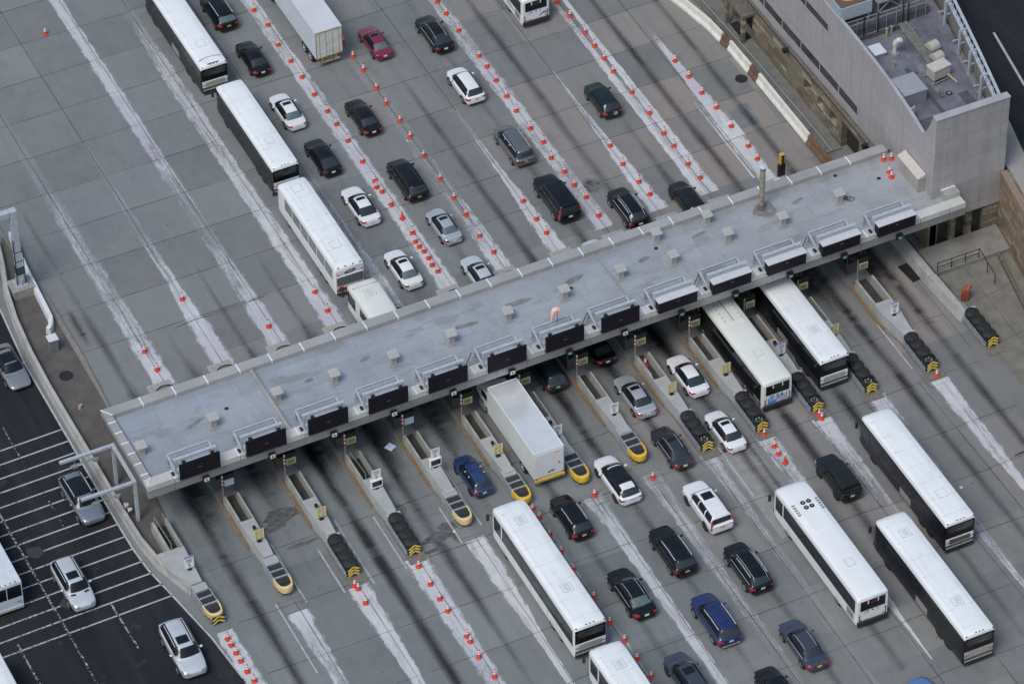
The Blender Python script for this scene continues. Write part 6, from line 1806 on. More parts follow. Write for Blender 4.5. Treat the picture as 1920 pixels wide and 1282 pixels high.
def coach(x, y, label, L=13.7, rz=0.0, side='black', rear='white', k=1.0, group='coaches', hatches=(-3.6, 3.8), vented=True, luggage=True):
    W, H = 2.58, 3.32
    t = thing('coach_bus', label, 'coach', (x, y, .02), rz, group)
    t.scale = (k, k, k)
    bus_shell(t, L, W, H, B_BLACK if side == 'black' else B_WHITE, B_ROOF)
    bus_front(t, L, W, H)
    bus_side(t, L, W, -L / 2 + .25, L / 2 - 1.9, 1.55, H - .47, 7, B_GLASS, gap=.018)
    bus_side(t, L, W, L / 2 - 1.7, L / 2 - .5, 1.35, H - .60, 1, B_GLASS)
    for s in (-1, 1):
        if side == 'black':
            MB().box(s * (W / 2 + .003) - .006, s * (W / 2 + .003) + .006, -L / 2 + .2, L / 2 - .6, .40, 1.05).build('lower_skirt', B_DUST_SHADE, t)
            if luggage: MB().box(s * (W / 2 + .012) - .004, s * (W / 2 + .012) + .004, -1.5, .2, .5, 1.2).build('luggage_door', pbr('luggage_grey', (.30, .30, .295), .4, grime=.4), t)
        else:
            MB().box(s * (W / 2 + .003) - .006, s * (W / 2 + .003) + .006, -L / 2 + .2, L / 2 - 1.8, 1.32, 1.52).build('belt_band', B_BLACK, t)
            m = MB()
            for q in range(6): m.box(s * (W / 2 + .003) - .006, s * (W / 2 + .003) + .006, -L / 2 + 2.9 + q * 1.45, -L / 2 + 2.92 + q * 1.45, .4, 1.28)
            m.build('door_seam', B_LOUV, t)
        for yy in (L / 2 - 2.3, -L / 2 + 3.6, -L / 2 + 2.35): bus_wheel(t, s * (W / 2 - .03), yy, .50, M_RIM if side != 'black' else M_RIMD)
    yr = -L / 2
    # rear: dark glass band, lower panel, chrome strip, bumper
    MB().box(-W * .478, W * .478, yr - .025, yr + .1, 1.62, H - .32).build('rear_window', B_BLACK, t, bevel=.04)
    MB().box(-W * .40, W * .40, yr - .032, yr - .026, 2.18, H - .46).build('rear_glass_insert', pbr('rear_glass_shine', (.05, .055, .055), .12, var=.9, scale=1.4, spec=.6), t)
    lowm = {'white': B_WHITE, 'dirty': B_DIRT, 'olive': B_OLIVE}[rear]
    MB().box(-W * .475, W * .475, yr - .03, yr + .1, .92, 1.61).build('rear_panel', B_WHITE if rear != 'dirty' else B_DIRT, t, bevel=.04)
    MB().box(-W * .36, W * .36, yr - .04, yr - .031, 1.0, 1.48).build('engine_door', lowm if rear != 'white' else B_DIRT, t, bevel=.005)
    MB().box(-W * .47, W * .47, yr - .035, yr + .1, .62, .91).build('lower_panel', B_OLIVE, t, bevel=.03)
    MB().box(-W * .46, W * .46, yr - .06, yr - .036, .60, .66).build('chrome_strip', M_CHROME, t)
    MB().box(-W * .485, W * .485, yr - .11, yr + .2, .30, .598).build('rear_bumper', B_BUMP, t, bevel=.06)
    for s in (-1, 1):
        m = MB()
        for q in range(3): m.cyl((s * (W * .455 - .13 * q) - (.0), yr - .05, 1.22), .05, .03, 'y', 10)
        m.build('tail_lamp', M_TAIL, t)
        m = MB()
        m.box(s * W * .43 - .05, s * W * .43 + .05, yr - .04, yr - .02, 2.55, 2.68)
        m.build('upper_lamp', M_TAIL, t)
        m = MB()
        for q in (0, .0): m.box(s * W * .44 - .06, s * W * .44 + .06, yr + .01, yr + .08, H - .10, H - .05)
        m.build('marker_lamp', M_TAIL, t)
    m = MB()
    for q in (-1, 0, 1): m.box(q * .30 - .07, q * .30 + .07, yr + .06, yr + .12, H - .035, H + .02)
    m.build('marker_lamp', M_TAIL, t)
    for hy in hatches: hatch(t, .05, hy, H + .02, vented=vented)
    seams(t, L, W, H, 7)
    return t

def transit(x, y, label, L=12.4, rz=0.0, ac='fans', advert=False, emblem=False, cream=False, k=1.0, band='black'):
    W, H = 2.58, 3.12
    t = thing('city_bus', label, 'city bus', (x, y, .02), rz, 'city buses')
    t.scale = (k, k, k)
    wh = B_CREAM if cream else B_WHITE
    bus_shell(t, L, W, H, wh, wh)
    bus_front(t, L, W, H)
    bus_side(t, L, W, -L / 2 + .35, L / 2 - 1.7, 1.35 if not cream else .95, H - .45 + (.08 if cream else 0), 7, B_GLASS, gap=.012)
    if cream:
        for s in (-1, 1): MB().box(s * (W / 2 + .003) - .005, s * (W / 2 + .003) + .005, -L / 2 + .35, L / 2 - 1.7, .42, .92).build('lower_skirt', B_DUST_SHADE, t)  # dark panel paints in this side's shade under the canopy
    bus_side(t, L, W, L / 2 - 1.55, L / 2 - .45, 1.2, H - .55, 1, B_GLASS)
    for s in (-1, 1):
        for yy in (L / 2 - 2.5, -L / 2 + 2.9): bus_wheel(t, s * (W / 2 - .03), yy, .50)
        MB().box(s * (W / 2 + .011) - .006, s * (W / 2 + .011) + .006, -L / 2 + .5, -L / 2 + 1.5, .55, .90 if cream else 1.2).build('engine_grille', B_LOUV, t)
        if emblem:
            m = MB()
            for q, c in ((0, 0), (1, 1)):
                y0 = -L / 2 + 1.6 + q * .45
                pts = [(y0, .85), (y0 + .35, .85), (y0 + 2.6, 1.31), (y0 + 2.0, 1.31)]
                m.add([(s * (W / 2 + .007), a, b) for a, b in pts] + [(s * (W / 2 + .011), a, b) for a, b in pts], [(0, 1, 2, 3), (7, 6, 5, 4), (0, 4, 5, 1), (1, 5, 6, 2), (2, 6, 7, 3), (3, 7, 4, 0)], c)
            m.build('stripe', [pbr('stripe_blue', (.05, .07, .26), .4), pbr('stripe_purple', (.28, .09, .22), .4)], t)
    yr = -L / 2
    MB().box(-W * .40, W * .40, yr - .03, yr + .05, 1.75, H - .40).build('rear_window', B_BLACK, t, bevel=.02)
    m = MB().box(-.36, .36, yr - .04, yr - .031, H - .78, H - .52)
    m.build('route_display', pbr('route_display_dim', (.11, .02, .02), .4, var=.8, scale=9) if ac == 'fans' and not emblem else B_BUMP, t)
    m = MB()
    for s in (-1, 1): m.prism([(s * .42 - .05, yr - .036), (s * .42 + .05, yr - .036), (s * .42 + .05, yr - .031), (s * .42 - .05, yr - .031)], H - .75, H - .41)
    m.build('display_bracket', wh, t)
    MB().box(-W * .49, W * .49, yr - .16, yr + .25, .30, .72).build('rear_bumper', B_BUMP, t, bevel=.07)
    for s in (-1, 1):
        for q, z in enumerate((.84, 1.05, 1.26)):
            MB().cyl((s * W * .425, yr - .045, z), .058, .05, 'y', 12).build('tail_lamp', pbr('dark_red_lamp', (.07, .012, .014), .2), t)
        MB().cyl((s * W * .425, yr - .045, 1.43), .055, .05, 'y', 12).build('turn_lamp', M_AMBER if s < 0 else B_BUMP, t)
        MB().cyl((s * W * .37, yr - .045, .86), .05, .05, 'y', 12).build('reverse_lamp', M_TAIL, t)
    m = MB().cyl((0, yr - .045, 1.60), .06, .05, 'y', 12)
    for s in (-1, 1): m.box(s * .4 - .06, s * .4 + .06, yr - .04, yr, 1.56, 1.61)
    m.build('vent_stud', B_BUMP, t)
    m = MB()
    v = [(-.72, 1.62), (-.5, 1.62), (-.54, 1.46), (-.61, 1.42), (-.68, 1.46)]
    for a, b in zip(v, v[1:] + v[:1]): m.tube((a[0], yr - .022, a[1]), (b[0], yr - .022, b[1]), .012, 5)
    m.build('shield_mark', B_LOUV, t)
    MB().box(-.78, -.42, yr - .035, yr, .84, .92).build('licence_plate', pbr('plate_dull_yellow', (.55, .52, .33), .5), t)
    if advert:
        m = MB().box(-W * .33, W * .33, yr - .035, yr - .005, .78, 1.5)
        mm, nt, bb, out = newmat('advert_panel')
        p = nobj(nt)
        vo = nt.nodes.new('ShaderNodeTexVoronoi'); vo.inputs['Scale'].default_value = 4.5
        nt.links.new(p, vo.inputs['Vector'])
        x_, y_, z_ = nsep(nt, p)
        c = nmix(nt, nramp(nt, x_, -.8, .8), (.13, .30, .62), (.42, .36, .66))
        c = nmix(nt, nramp(nt, nsep(nt, vo.outputs['Color'])[0], .55, .7), c, (.10, .17, .45))
        c = nmix(nt, nramp(nt, nsep(nt, vo.outputs['Color'])[1], .75, .85), c, (.60, .42, .40))
        c = nmix(nt, nramp(nt, nsep(nt, vo.outputs['Color'])[2], .75, .85), c, (.55, .70, .80))
        nt.links.new(c, bb.inputs['Base Color']); bb.inputs['Roughness'].default_value = .4
        m.build('advert_panel', mm, t)
    if emblem:
        m = MB(); n = 10
        for q in range(3):
            o = [(.62 + .05 * q + .32 * math.cos(math.pi * (1 - i / n)) , .98 + (.18 + .07 * q) * math.sin(math.pi * .8 * i / n)) for i in range(n + 1)]
            for a, b in zip(o, o[1:]): m.tube((a[0], yr - .02, a[1]), (b[0], yr - .02, b[1]), .022, 5, q % 2)
        m.build('swoosh_emblem', [pbr('stripe_blue', (.05, .07, .26), .4), pbr('emblem_violet', (.25, .18, .42), .4)], t)
    # roof equipment
    m = MB().prism([(-.85, 1.0), (.85, 1.0), (.85, 4.3), (-.85, 4.3)], H - .02, H + .12)
    m.build('air_unit', wh, t, bevel=.06)
    if ac == 'fans':
        for fx_, fy_ in ((-.2, 3.95), (.28, 3.95), (-.2, 3.4), (.28, 3.4)):
            o = MB().cyl((fx_, fy_, H + .12), .20, .03, n=18).build('roof_fan', B_BUMP, t)
            MB().cyl((fx_, fy_, H + .152), .08, .02, n=12).build('fan_hub', B_LOUV, o)
        for s in (-1, 1):
            m = MB()
            for q in range(5): m.box(s * .98 - .13, s * .98 + .13, 2.9 + q * .27, 3.05 + q * .27, H + .0, H + .03)
            m.build('roof_vent', B_LOUV, t)
    else:
        m = MB().box(-.02, .02, 1.1, 4.2, H + .12, H + .14)
        for s in (-1, 1):
            for q in range(6): m.box(s * .72 - .05, s * .72 + .05, 1.3 + .5 * q, 1.36 + .5 * q, H + .12, H + .135)
        m.build('unit_seam', B_BUMP, t)
        m = MB().box(-.8, -.45, 4.6, 4.95, H, H + .05).cyl((.1, 4.9, H), .16, .06, n=12)
        m.build('roof_fitting', B_BUMP, t)
    hatch(t, .05, -2.9, H + .02, .62, .7, col=wh)
    m = MB().box(-W * .42, W * .42, yr + .30, yr + .325, H - .02, H + .01)
    m.build('roof_seam', pbr('seam_pale_grey', (.56, .57, .58), .6), t)
    return t

def place_rear(L, k, yr): return yr + L * k / 2
b1 = coach(-9.2, place_rear(13.7, .93, 39.4), 'foremost white roofed coach with black sides and curved rear roof strip', k=.95, hatches=(-3.7,), vented=False, rear='white', luggage=True, group='coaches beyond the canopy')
MB().loft([[(q, -6.02 + .25 * (1 - (q / 1.1) ** 2), 3.335), (q, -5.94 + .25 * (1 - (q / 1.1) ** 2), 3.335), (q, -5.94 + .25 * (1 - (q / 1.1) ** 2), 3.36), (q, -6.02 + .25 * (1 - (q / 1.1) ** 2), 3.36)] for q in [-1.1 + .22 * i for i in range(11)]]).build('roof_strip', B_LOUV, b1)
MB().box(-.55, .55, -6.72, -6.62, 3.26, 3.36).build('brake_light_bar', B_BUMP, b1)
coach(-8.95, 30.75, 'second coach from the top with white roof and black sides', L=13.2, k=.93, hatches=(-2.9,), vented=False, luggage=False, group='coaches beyond the canopy')
coach(-9.55, -26.2, 'long white coach with white sides beside a row of cones', L=13.9, k=1.035, side='white', rear='white', hatches=(-3.0, 4.6), group='coaches on the near side')
coach(-9.5, place_rear(13.7, 1.03, -35.45) - 13.7 * 1.03, 'white coach cut off by the bottom edge behind the long white coach', k=1.03, side='white', hatches=(4.4,), group='coaches on the near side')
coach(20.5, -29.3, 'black sided coach with dirty dark rear, farther right and higher of two', L=13.6, k=.99, rear='olive', hatches=(-3.7,), vented=False, group='coaches on the near side')
coach(15.95, -39.9, 'black sided coach with white rear panel at the lower right', L=13.8, k=1.0, rear='dirty', hatches=(-3.4, 4.5), group='coaches on the near side')
coach(20.55, place_rear(13.7, 1.0, -16.1), 'white roofed black sided coach emerging from under the canopy', L=13.7, k=1.0, rear='white', hatches=(-3.3,), group='coaches on the near side')
transit(10.8, -33.2, 'white city bus with four roof fans in the lower right lanes', L=13.1, k=1.02)
transit(15.4, place_rear(12.6, 1.0, -16.2), 'cream roofed city bus with colourful rear advert leaving the canopy', L=12.6, ac='box', advert=True, cream=True, k=1.0)
transit(19.25, place_rear(12.4, 1.0, 35.25), 'white city bus with blue striped side at the top edge', L=12.4, ac='box', emblem=True, k=1.0)

# louvre backed bus
t = thing('suburban_bus', 'white bus with louvred rear and red blue oval badge', 'bus', (-9.25, 17.0, .02), 0, 'buses beyond the canopy')
L, W, H = 12.3, 2.58, 3.15
t.scale = (.98, .98, .98)
bus_shell(t, L, W, H, B_WHITE, B_ROOF)
bus_front(t, L, W, H)
bus_side(t, L, W, -L / 2 + .6, L / 2 - 1.7, 1.55, H - .50, 6, pbr('tinted_grey_glass', (.10, .11, .12), .1, var=.3, scale=.6, coat=.4), gap=.16)
yr = -L / 2
for s in (-1, 1):
    MB().box(s * (W / 2 + .004) - .008, s * (W / 2 + .004) + .008, -L / 2 + .2, L / 2 - 1.9, 1.0, 1.12).build('side_trim', M_CHROME, t)
    for yy in (L / 2 - 2.3, -L / 2 + 3.5, -L / 2 + 2.3): bus_wheel(t, s * (W / 2 - .03), yy)
    MB().cyl((s * 1.08, yr - .045, 2.45), .07, .06, 'y', 12).build('tail_lamp', M_BRAKE, t)
    MB().cyl((s * .86, yr - .045, 2.5), .05, .06, 'y', 12).build('turn_lamp', M_AMBER, t)
    MB().box(s * .85 - .22, s * .85 + .22, yr - .04, yr, .95, 1.1).build('lower_lamp', M_BRAKE, t, bevel=.02)
m = MB().box(-W * .46, W * .46, yr - .02, yr + .05, 1.22, 2.15)
for q in range(-9, 10): m.box(q * .125 - .025, q * .125 + .025, yr - .045, yr - .021, 1.25, 2.12, 1)
m.build('louvre_panel', [pbr('louvre_gap', (.10, .105, .115), .6), B_LOUV], t)
MB().box(-W * .47, W * .47, yr - .05, yr, 2.16, 2.22).build('louvre_top', B_WHITE, t)
m = MB()
for r0, r1, mi in ((.52, .17, 0), (.38, .11, 1), (.26, .06, 2)):
    m.add([(r0 * math.cos(a) + .02, yr - .022 - .004 * (mi + 1), 2.56 + r1 * math.sin(a) + .06 * math.cos(a)) for a in [2 * math.pi * i / 24 for i in range(24)]], [tuple(range(24))], mi)
m.build('oval_badge', [pbr('badge_blue', (.04, .06, .22), .4), pbr('badge_red', (.38, .08, .12), .4), pbr('badge_pale', (.62, .58, .62), .4)], t)
MB().box(-W * .48, W * .48, yr - .1, yr + .2, .32, .62).build('rear_bumper', B_BUMP, t, bevel=.05)
MB().box(-W * .47, W * .47, yr - .06, yr - .0, .63, .92).build('lower_panel', pbr('rusty_lower', (.12, .07, .055), .6, var=.4), t)
MB().box(-W * .46, W * .46, yr - .115, yr - .1, .58, .64).build('chrome_strip', M_CHROME, t)
m = MB()
for q in (-1, -.35, .35, 1): m.box(q - .09, q + .09, yr + .05, yr + .12, H - .03, H + .02)
m.build('marker_lamp', B_BUMP, t)
hatch(t, 0, -3.3, H + .02, .8, .8); hatch(t, -.05, 4.6, H + .02, .8, .9)
seams(t, L, W, H, 8)
# small shuttle bus half under the canopy
t = thing('shuttle_bus', 'small cream white shuttle bus nosing out from behind the canopy', 'bus', (-9.05, 9.45 - 5.3, .02), 0, 'buses beyond the canopy')
L, W, H = 10.6, 2.5, 2.85
bus_shell(t, L, W, H, B_WHITE, B_CREAM)
bus_front(t, L, W, H)
bus_side(t, L, W, -L / 2 + .6, L / 2 - 2.6, 1.5, H - .48, 4, B_GLASS, gap=.4)
bus_side(t, L, W, L / 2 - 1.9, L / 2 - .35, 1.2, H - .5, 1, B_GLASS)
for s in (-1, 1):
    for yy in (L / 2 - 2.4, -L / 2 + 2.5): bus_wheel(t, s * (W / 2 - .03), yy, .47)
hatch(t, .05, L / 2 - 1.9, H + .02, .8, .9, True, B_CREAM)
MB().box(-W * .44, W * .44, L / 2 - .98, L / 2 - .95, H - .04, H + .02).build('roof_seam', B_LOUV, t)
MB().box(-W / 2 - .012, -W / 2 - .004, -1.2, 2.2, 1.0, 1.25).build('red_flash', pbr('flash_red', (.4, .05, .04), .4), t)
# articulated trailer at the top
t = thing('semi_trailer', 'white box trailer with rusty edged rear doors beside the maroon sedan', 'trailer', (1.0, 38.2 + 7.0, .02), 0, 'trucks')
M_TRL = pbr('trailer_side_blue_white', (.62, .67, .74), .4, var=.06, scale=.6, metal=.1)
M_TRR = pbr('trailer_roof_grey', (.58, .585, .62), .45, var=.08, scale=.6, grime=.3, gcol=(.45, .45, .46))
M_RUSTY = pbr('rusty_frame', (.40, .32, .22), .7, var=.3, scale=2, grime=1.0, gcol=(.20, .09, .035), gscale=2.2)
m = MB().box(-1.27, 1.27, -7, 7, 1.15, 3.93); m.build('box_body', M_TRL, t, bevel=.02)
MB().box(-1.265, 1.265, -6.98, 6.98, 3.932, 3.98).build('roof', M_TRR, t)
m = MB()
for s in (-1.24, 1.17): m.box(s, s + .07, -7.06, -7.002, 1.15, 3.93)
m.box(-1.16, 1.16, -7.06, -7.002, 3.84, 3.95); m.box(-1.16, 1.16, -7.06, -7.002, 1.12, 1.24)
m.build('door_frame', M_RUSTY, t)
for s in (-.585, .585): MB().box(s - .57, s + .57, -7.04, -7.002, 1.25, 3.83).build('rear_door', pbr('trailer_door', (.66, .65, .61), .5, var=.08, grime=.7, gcol=(.46, .36, .24), gscale=1.3), t)
m = MB()
for s in (-.9, -.3, .3, .9): m.tube((s, -7.06, 1.2), (s, -7.06, 3.85), .02, 6)
m.build('lock_rod', M_GALV, t)
m = MB()
for z in (1.6, 2.1, 2.6, 3.1, 3.5): m.box(-1.2, 1.2, -7.045, -7.041, z, z + .015)
m.build('door_rib', pbr('door_rib', (.5, .49, .46), .6), t)
m = MB().box(-1.0, 1.0, -6.95, -6.85, .45, .60).box(-.72, -.6, -6.95, -6.85, .60, 1.14).box(.6, .72, -6.95, -6.85, .60, 1.14).box(-.6, .6, -6.9, -6.8, .75, .85)
m.build('under_guard', M_RUSTY, t)
for s in (-1, 1):
    MB().box(s * 1.05 - .1, s * 1.05 + .1, -7.05, -6.98, .98, 1.1).build('tail_lamp', M_BRAKE, t)
    for yy in (-5.6, -4.3): bus_wheel(t, s * 1.18, yy, .50, M_WHITE)
    MB().box(s * 1.0 - .2, s * 1.0 + .2, 2.8, 6.6, .35, .95).build('side_tank', M_TRIM, t, bevel=.1)
MB().box(-.5, .5, -6.8, 6.5, .8, 1.14).build('chassis', M_TRIM, t)
# box truck with mirror like roof
t = thing('box_truck', 'white box truck with shiny roof and yellow rear bumper coming from the canopy', 'box truck', (-4.4, -15.85 + 4.2, .02), 0, 'trucks')
M_MIRR = pbr('polished_roof', (.80, .82, .85), .16, metal=.4, var=.05, scale=.8)
MB().box(-1.29, 1.29, -4.2, 4.2, 1.0, 3.68).build('box_body', pbr('box_truck_side', (.66, .69, .69), .4, var=.05, scale=.7, grime=.2, gcol=(.5, .5, .46)), t, bevel=.02)
n = 30
MB().grid(lambda u, v: (-1.26 + 2.52 * u, -4.17 + 8.34 * v, 3.685 + .003 * math.sin(5 * u + 9 * v) * math.sin(4 * v + 2 * u)), [i / 10 for i in range(11)], [i / n for i in range(n + 1)]).build('roof', M_MIRR, t, smooth=60)
m = MB()
for s in (-1.27, 1.23): m.box(s, s + .04, -4.22, 4.2, 3.66, 3.73)
m.box(-1.22, 1.22, -4.22, -4.18, 3.66, 3.73); m.box(-1.22, 1.22, 4.16, 4.2, 3.66, 3.73)
m.build('roof_trim', M_WHITE, t)
MB().box(-1.18, 1.18, -4.24, -4.202, 1.12, 3.55).build('rear_door', pbr('truck_door_white', (.72, .735, .74), .45, var=.04, grime=.15), t)
MB().box(.45, .85, -4.255, -4.241, 3.28, 3.36).build('orange_placard', pbr('placard_orange', (.70, .30, .06), .5), t)
MB().box(.78, .93, -4.255, -4.241, 2.05, 2.22).build('red_placard', pbr('placard_red', (.6, .10, .05), .5), t)
m = MB().box(-.1, .05, -4.27, -4.241, 1.38, 1.52).box(.12, .4, -4.27, -4.241, 1.46, 1.56); m.build('door_handle', M_TRIM, t)
MB().box(-1.27, 1.27, -4.38, -4.2, .72, .98).build('rear_bumper', pbr('bumper_yellow', (.60, .42, .08), .6, var=.15, grime=.4, gcol=(.3, .2, .06)), t, bevel=.02)
for s in (-1, 1):
    MB().box(s * 1.16 - .06, s * 1.16 + .06, -4.3, -4.25, 1.0, 1.12).build('tail_lamp', M_BRAKE, t)
    MB().box(s * 1.1 - .07, s * 1.1 + .07, -4.1, -4.06, .25, .7).build('mud_flap', M_TRIM, t)
    bus_wheel(t, s * 1.2, -2.0, .5, M_WHITE); bus_wheel(t, s * 1.12, 5.6, .5, M_WHITE)
MB().box(-.5, .5, -4.1, 6.4, .7, .99).build('chassis', M_TRIM, t)
m = MB().prism([(-1.1, 4.35), (1.1, 4.35), (1.1, 6.0), (-1.1, 6.0)], .95, 2.6, zt=[2.6, 2.6, 2.35, 2.35])
m.build('cab', M_WHITE, t, bevel=.08)
MB().prism([(-1.0, 6.01), (1.0, 6.01), (.85, 7.3), (-.85, 7.3)], .8, 1.6, zt=[1.6, 1.6, 1.35, 1.35]).build('hood', M_WHITE, t, bevel=.08)
for s in (-1, 1):
    MB().box(s * 1.112 - .008, s * 1.112 + .008, 4.7, 5.7, 1.7, 2.3).build('side_window', B_GLASS, t)
    MB().box(s * 1.0 - .22, s * 1.0 + .22, 5.0, 6.0, .35, .95).build('fuel_tank', M_RAIL, t, bevel=.05)
MB().box(-.95, .95, 5.99, 6.02, 1.7, 2.25).build('windshield', B_GLASS, t)
# vehicles cut by the left edge, facing the camera
t = thing('white_bus', 'dirty white bus with two pane windscreen cut off by the left edge', 'bus', (-47.0, -10.2 + 5.5, .02), math.pi, 'buses on the left road')
L, W, H = 11.0, 2.55, 3.05
B_OLD = pbr('old_bus_white', (.60, .66, .74), .45, var=.06, scale=.7, grime=.5, gcol=(.35, .32, .32), gscale=.5)
m = MB().box(-W / 2, W / 2, -L / 2, L / 2, .35, H); m.build('body', B_OLD, t, bevel=.10, smooth=40)
for s in (-.6, .6): MB().box(s - .56, s + .56, L / 2 + .002, L / 2 + .02, 1.55, 2.75).build('windshield', B_GLASS, t)
MB().box(-W * .48, W * .48, L / 2 - .02, L / 2 + .1, .35, .62).build('front_bumper', pbr('bumper_grey_blue', (.40, .44, .5), .5), t, bevel=.03)
for s in (-1, 1):
    MB().box(s * .9 - .15, s * .9 + .15, L / 2 + .002, L / 2 + .03, .95, 1.1).build('head_lamp', M_HEAD, t)
    for yy in (L / 2 - 2.2, -L / 2 + 2.4): bus_wheel(t, s * (W / 2 - .03), yy)
m = MB()
for q in (-.8, -.4, 0, .4, .8): m.box(q - .06, q + .06, L / 2 - .14, L / 2 - .06, H - .02, H + .03)
m.build('marker_lamp', B_BUMP, t)
MB().box(-.2, .2, L / 2 + .1, L / 2 + .12, .42, .54).build('licence_plate', M_PLATEY, t)
bus_side(t, L, W, -L / 2 + .8, L / 2 - 1.2, 1.6, H - .5, 5, B_GLASS, gap=.3)
coach(-51.1, -22.2, 'white bus roof barely showing in the bottom left corner', L=12.5, rz=math.pi, side='white', hatches=(), group='buses on the left road')
# ------------------------------------------------------------------ traffic cones
CONES = [(-19.4, 53.1), (-1.9, 48.0), (-1.6, 45.6), (-1.9, 42.7), (-1.8, 40.2), (-1.8, 37.8), (-1.8, 35.2), (-1.7, 32.7), (-1.7, 30.8), (-1.7, 28.4), (-1.7, 25.4), (-1.8, 22.7), (-2.0, 21.9), (-1.8, 21.2), (-1.8, 19.4), (-1.7, 17.4), (3.2, 38.3), (3.3, 36.3), (3.3, 33.6), (3.2, 31.4), (3.3, 28.8), (3.2, 26.5), (3.2, 23.8), (3.2, 20.5), (3.2, 17.8), (3.2, 15.5), (3.3, 40.6), (12.9, 41.9), (12.9, 40.1), (12.9, 37.5), (13.0, 33.6), (13.0, 32.0), (12.9, 30.0), (12.8, 27.7), (12.7, 25.6), (12.8, 23.0), (13.0, 20.9), (12.7, 18.8), (12.9, 16.7), (12.9, 14.8), (13.1, 13.0), (8.2, 14.9), (8.2, 12.4), (22.2, 37.2), (22.4, 35.0), (22.6, 32.4), (22.5, 30.4), (22.5, 28.5), (22.4, 26.6), (22.6, 23.4), (22.7, 20.3), (22.6, 17.4), (22.6, 15.6), (22.6, 13.0), (22.7, 11.0), (17.8, 18.0), (17.7, 15.4), (17.9, 12.8), (18.0, 11.0), (27.8, 25.5), (27.9, 23.1), (27.9, 20.7), (28.1, 18.4), (28.1, 15.7), (28.2, 12.8), (28.1, 11.0), (13.0, 10.5), (-21.8, 16.4), (-26.9, 12.0), (-26.8, 9.6), (-16.8, 10.3), (-11.8, 12.4), (-11.8, 9.9), (-1.7, 15.4), (-1.9, 14.3), (-1.9, 13.6), (-1.8, 12.9), (-1.8, 12.0), (-1.9, 11.1), (-1.8, 10.2), (3.1, 12.6), (3.3, 10.3), (8.2, 10.5), (-33.2, -19.9), (-33.2, -20.6), (-33.2, -21.5), (-33.2, -22.4), (-33.2, -23.6), (-33.1, -24.7), (-22.4, -19.1), (-22.3, -19.5), (-22.4, -21.1), (-17.2, -19.4), (-17.2, -21.5), (-17.2, -23.2), (-17.2, -24.6), (-17.0, -27.6), (-17.0, -28.2), (-17.1, -29.9), (-16.9, -32.2), (-1.8, -17.6 - .9), (-6.8, -17.8), (-6.7, -18.8), (-6.8, -20.8), (-6.8, -22.8), (-6.8, -24.9), (-6.7, -28.2), (3.1, -18.8), (-6.8, -31.1), (-6.6, -33.2), (-6.6, -35.3), (-6.5, -37.4), (13.1, -18.4), (18.0, -18.4), (18.0, -18.8), (28.5, -18.6), (13.2, -19.9), (13.1, -20.8), (13.1, -21.9), (13.3, 44.1), (22.3, 39.4)]
M_CONE = pbr('cone_red_orange', (.62, .07, .042), .6, var=.15, scale=5, grime=.5, gcol=(.35, .06, .04), gscale=4)
M_CONED = pbr('cone_dull_red', (.42, .035, .03), .6, var=.15, scale=5)
M_BAND = pbr('cone_white_band', (.78, .78, .80), .4, var=.08, scale=8, grime=.25, gcol=(.45, .42, .42), gscale=5)
def cone_proto():
    t = thing('traffic_cone', 'cone', 'traffic cone', (0, 0, .02))
    me = MB().prism([(-.24, -.17), (-.17, -.24), (.17, -.24), (.24, -.17), (.24, .17), (.17, .24), (-.17, .24), (-.24, .17)], 0, .06)
    me.loft([[(r * math.cos(math.pi * k / 9), r * math.sin(math.pi * k / 9), z) for k in range(18)] for z, r in ((.06, .195), (.10, .175), (.34, .135), (.9, .048), (.92, .035))])
    me.build('cone_body', M_CONE, t, smooth=45)
    for z0, z1 in ((.42, .56), (.64, .78)):
        r = lambda z: .135 - (z - .34) * (.087 / .56) + .006
        MB().loft([[(r(z) * math.cos(math.pi * k / 9), r(z) * math.sin(math.pi * k / 9), z) for k in range(18)] for z in (z0, z1)]).build('collar', M_BAND, t, smooth=45)
    return t
ROWN = [(-26.85, 'the leftmost lane line beyond the canopy'), (-21.8, 'the second lane line from the left beyond the canopy'), (-19.4, 'the open concrete at the top left'), (-16.8, 'the third lane line from the left beyond the canopy'),
        (-11.8, 'the line left of the small shuttle bus'), (-1.8, 'the dense row right of the white sporty sedan'), (3.2, 'the row right of the black minivan'), (8.2, 'the short row left of the large black suv'),
        (12.9, 'the long row right of the grey minivan'), (17.8, 'the short row left of the dark hatchback'), (22.5, 'the long row right of the dark green suv'), (28.0, 'the rightmost row beyond the canopy')]
ROWS = [(-33.2, 'the row beside the left road'), (-22.35, 'the row below the second barrel cushioned island from the left'), (-17.1, 'the row left of the long white coach'), (-6.7, 'the row right of the long white coach'),
        (-1.8, 'the spot below the first bright yellow cushion'), (3.1, 'the spot below the yellow cushion beside the dark grey sedan'), (13.15, 'the row above the roof fan city bus'), (18.0, 'the pair below the barrels left of the emerging coach'), (28.5, 'the spot below the rightmost lane barrels')]
proto = None
groups = {}
for x, y in CONES:
    rn = min(ROWN if y > 0 else ROWS, key=lambda r: abs(r[0] - x))
    groups.setdefault(rn[1], []).append((x, y))
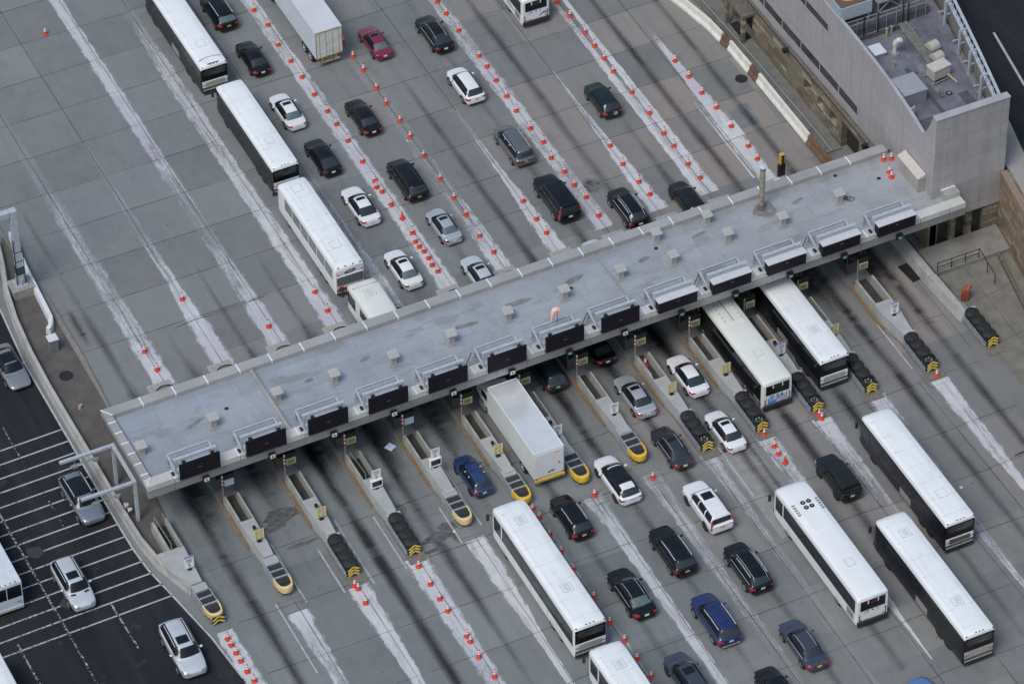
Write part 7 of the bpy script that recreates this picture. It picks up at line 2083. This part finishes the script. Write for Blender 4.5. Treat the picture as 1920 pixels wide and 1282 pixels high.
for nm, pts in groups.items():
    pts.sort(key=lambda p: abs(p[1]))
    for i, (x, y) in enumerate(pts):
        q = nm.replace('the ', '', 1)
        if len(pts) == 1: lab = 'lone red orange cone on the ' + q if 'spot' not in q else 'lone red orange cone at the ' + q
        elif i >= 20: lab = 'red orange cone farthest from the canopy in the ' + q
        else: lab = 'red orange cone, %s from the canopy in the %s' % (ORD[i], q)
        lab = ' '.join(lab.split()[:16])
        if proto is None:
            proto = cone_proto()
            proto.location = (x, y, .02); proto.scale = (.92, .92, .92); proto['label'] = lab; proto['group'] = 'traffic cones between the lanes'
            c = proto
        else: c = dup(proto, (x, y, .02), random.uniform(-.6, .6), lab)
        if i and random.random() < .3:
            a = random.uniform(0, 6.28); c.rotation_euler = (.035 * math.cos(a), .035 * math.sin(a), a)
        if (x, y) in ((-1.7, 17.4), (13.1, -21.9)):     # bare cones without white collars
            for ch in list(c.children):
                if ch.name.startswith('collar'): bpy.data.objects.remove(ch)
            c['label'] = 'plain red cone without white bands in the ' + ('row right of the white sporty sedan' if y > 0 else 'row above the roof fan city bus')
for (x, y, z), lab in (((34.08, .55, 5.69), 'red orange cone on the canopy roof beside the vestibule, upper left of four'), ((34.7, .4, 5.69), 'red orange cone on the canopy roof beside the vestibule, upper right of four'),
                       ((33.75, -1.0, 5.69), 'red orange cone on the canopy roof, rear one of the lower touching pair'), ((33.6, -1.6, 5.69), 'red orange cone on the canopy roof, front one of the lower touching pair'),
                       ((8.25, -7.35, .24), 'red orange cone standing in the island pit beside the low wall stub')):
    dup(proto, (x, y, z), random.uniform(-.4, .4), lab, group='cones away from the lanes')
# litter and specks
for i, (x, y, s) in enumerate(((-6.6, -9.8, .12), (2.8, 26.2, .1), (18.2, 36.2, .1), (24.0, -30.3, .14), (-13.2, -17.2, .13))):
    tag(MB().prism([(-s, -s * .6), (s * .8, -s), (s, s * .7), (-s * .5, s)], 0, .03).build('litter', pbr('litter_pale', (.6, .6, .62), .7), loc=(x, y, .022)),
        ['pale scrap of litter on the lane right of the blue wagon', 'pale scrap of litter in the lane ahead of the black minivan', 'pale scrap of litter left of the blue striped city bus', 'pale scrap of litter right of the lower right coaches', 'pale scrap of litter by the cracked patch left of the long white coach'][i], 'litter')
bpy.context.view_layer.update()
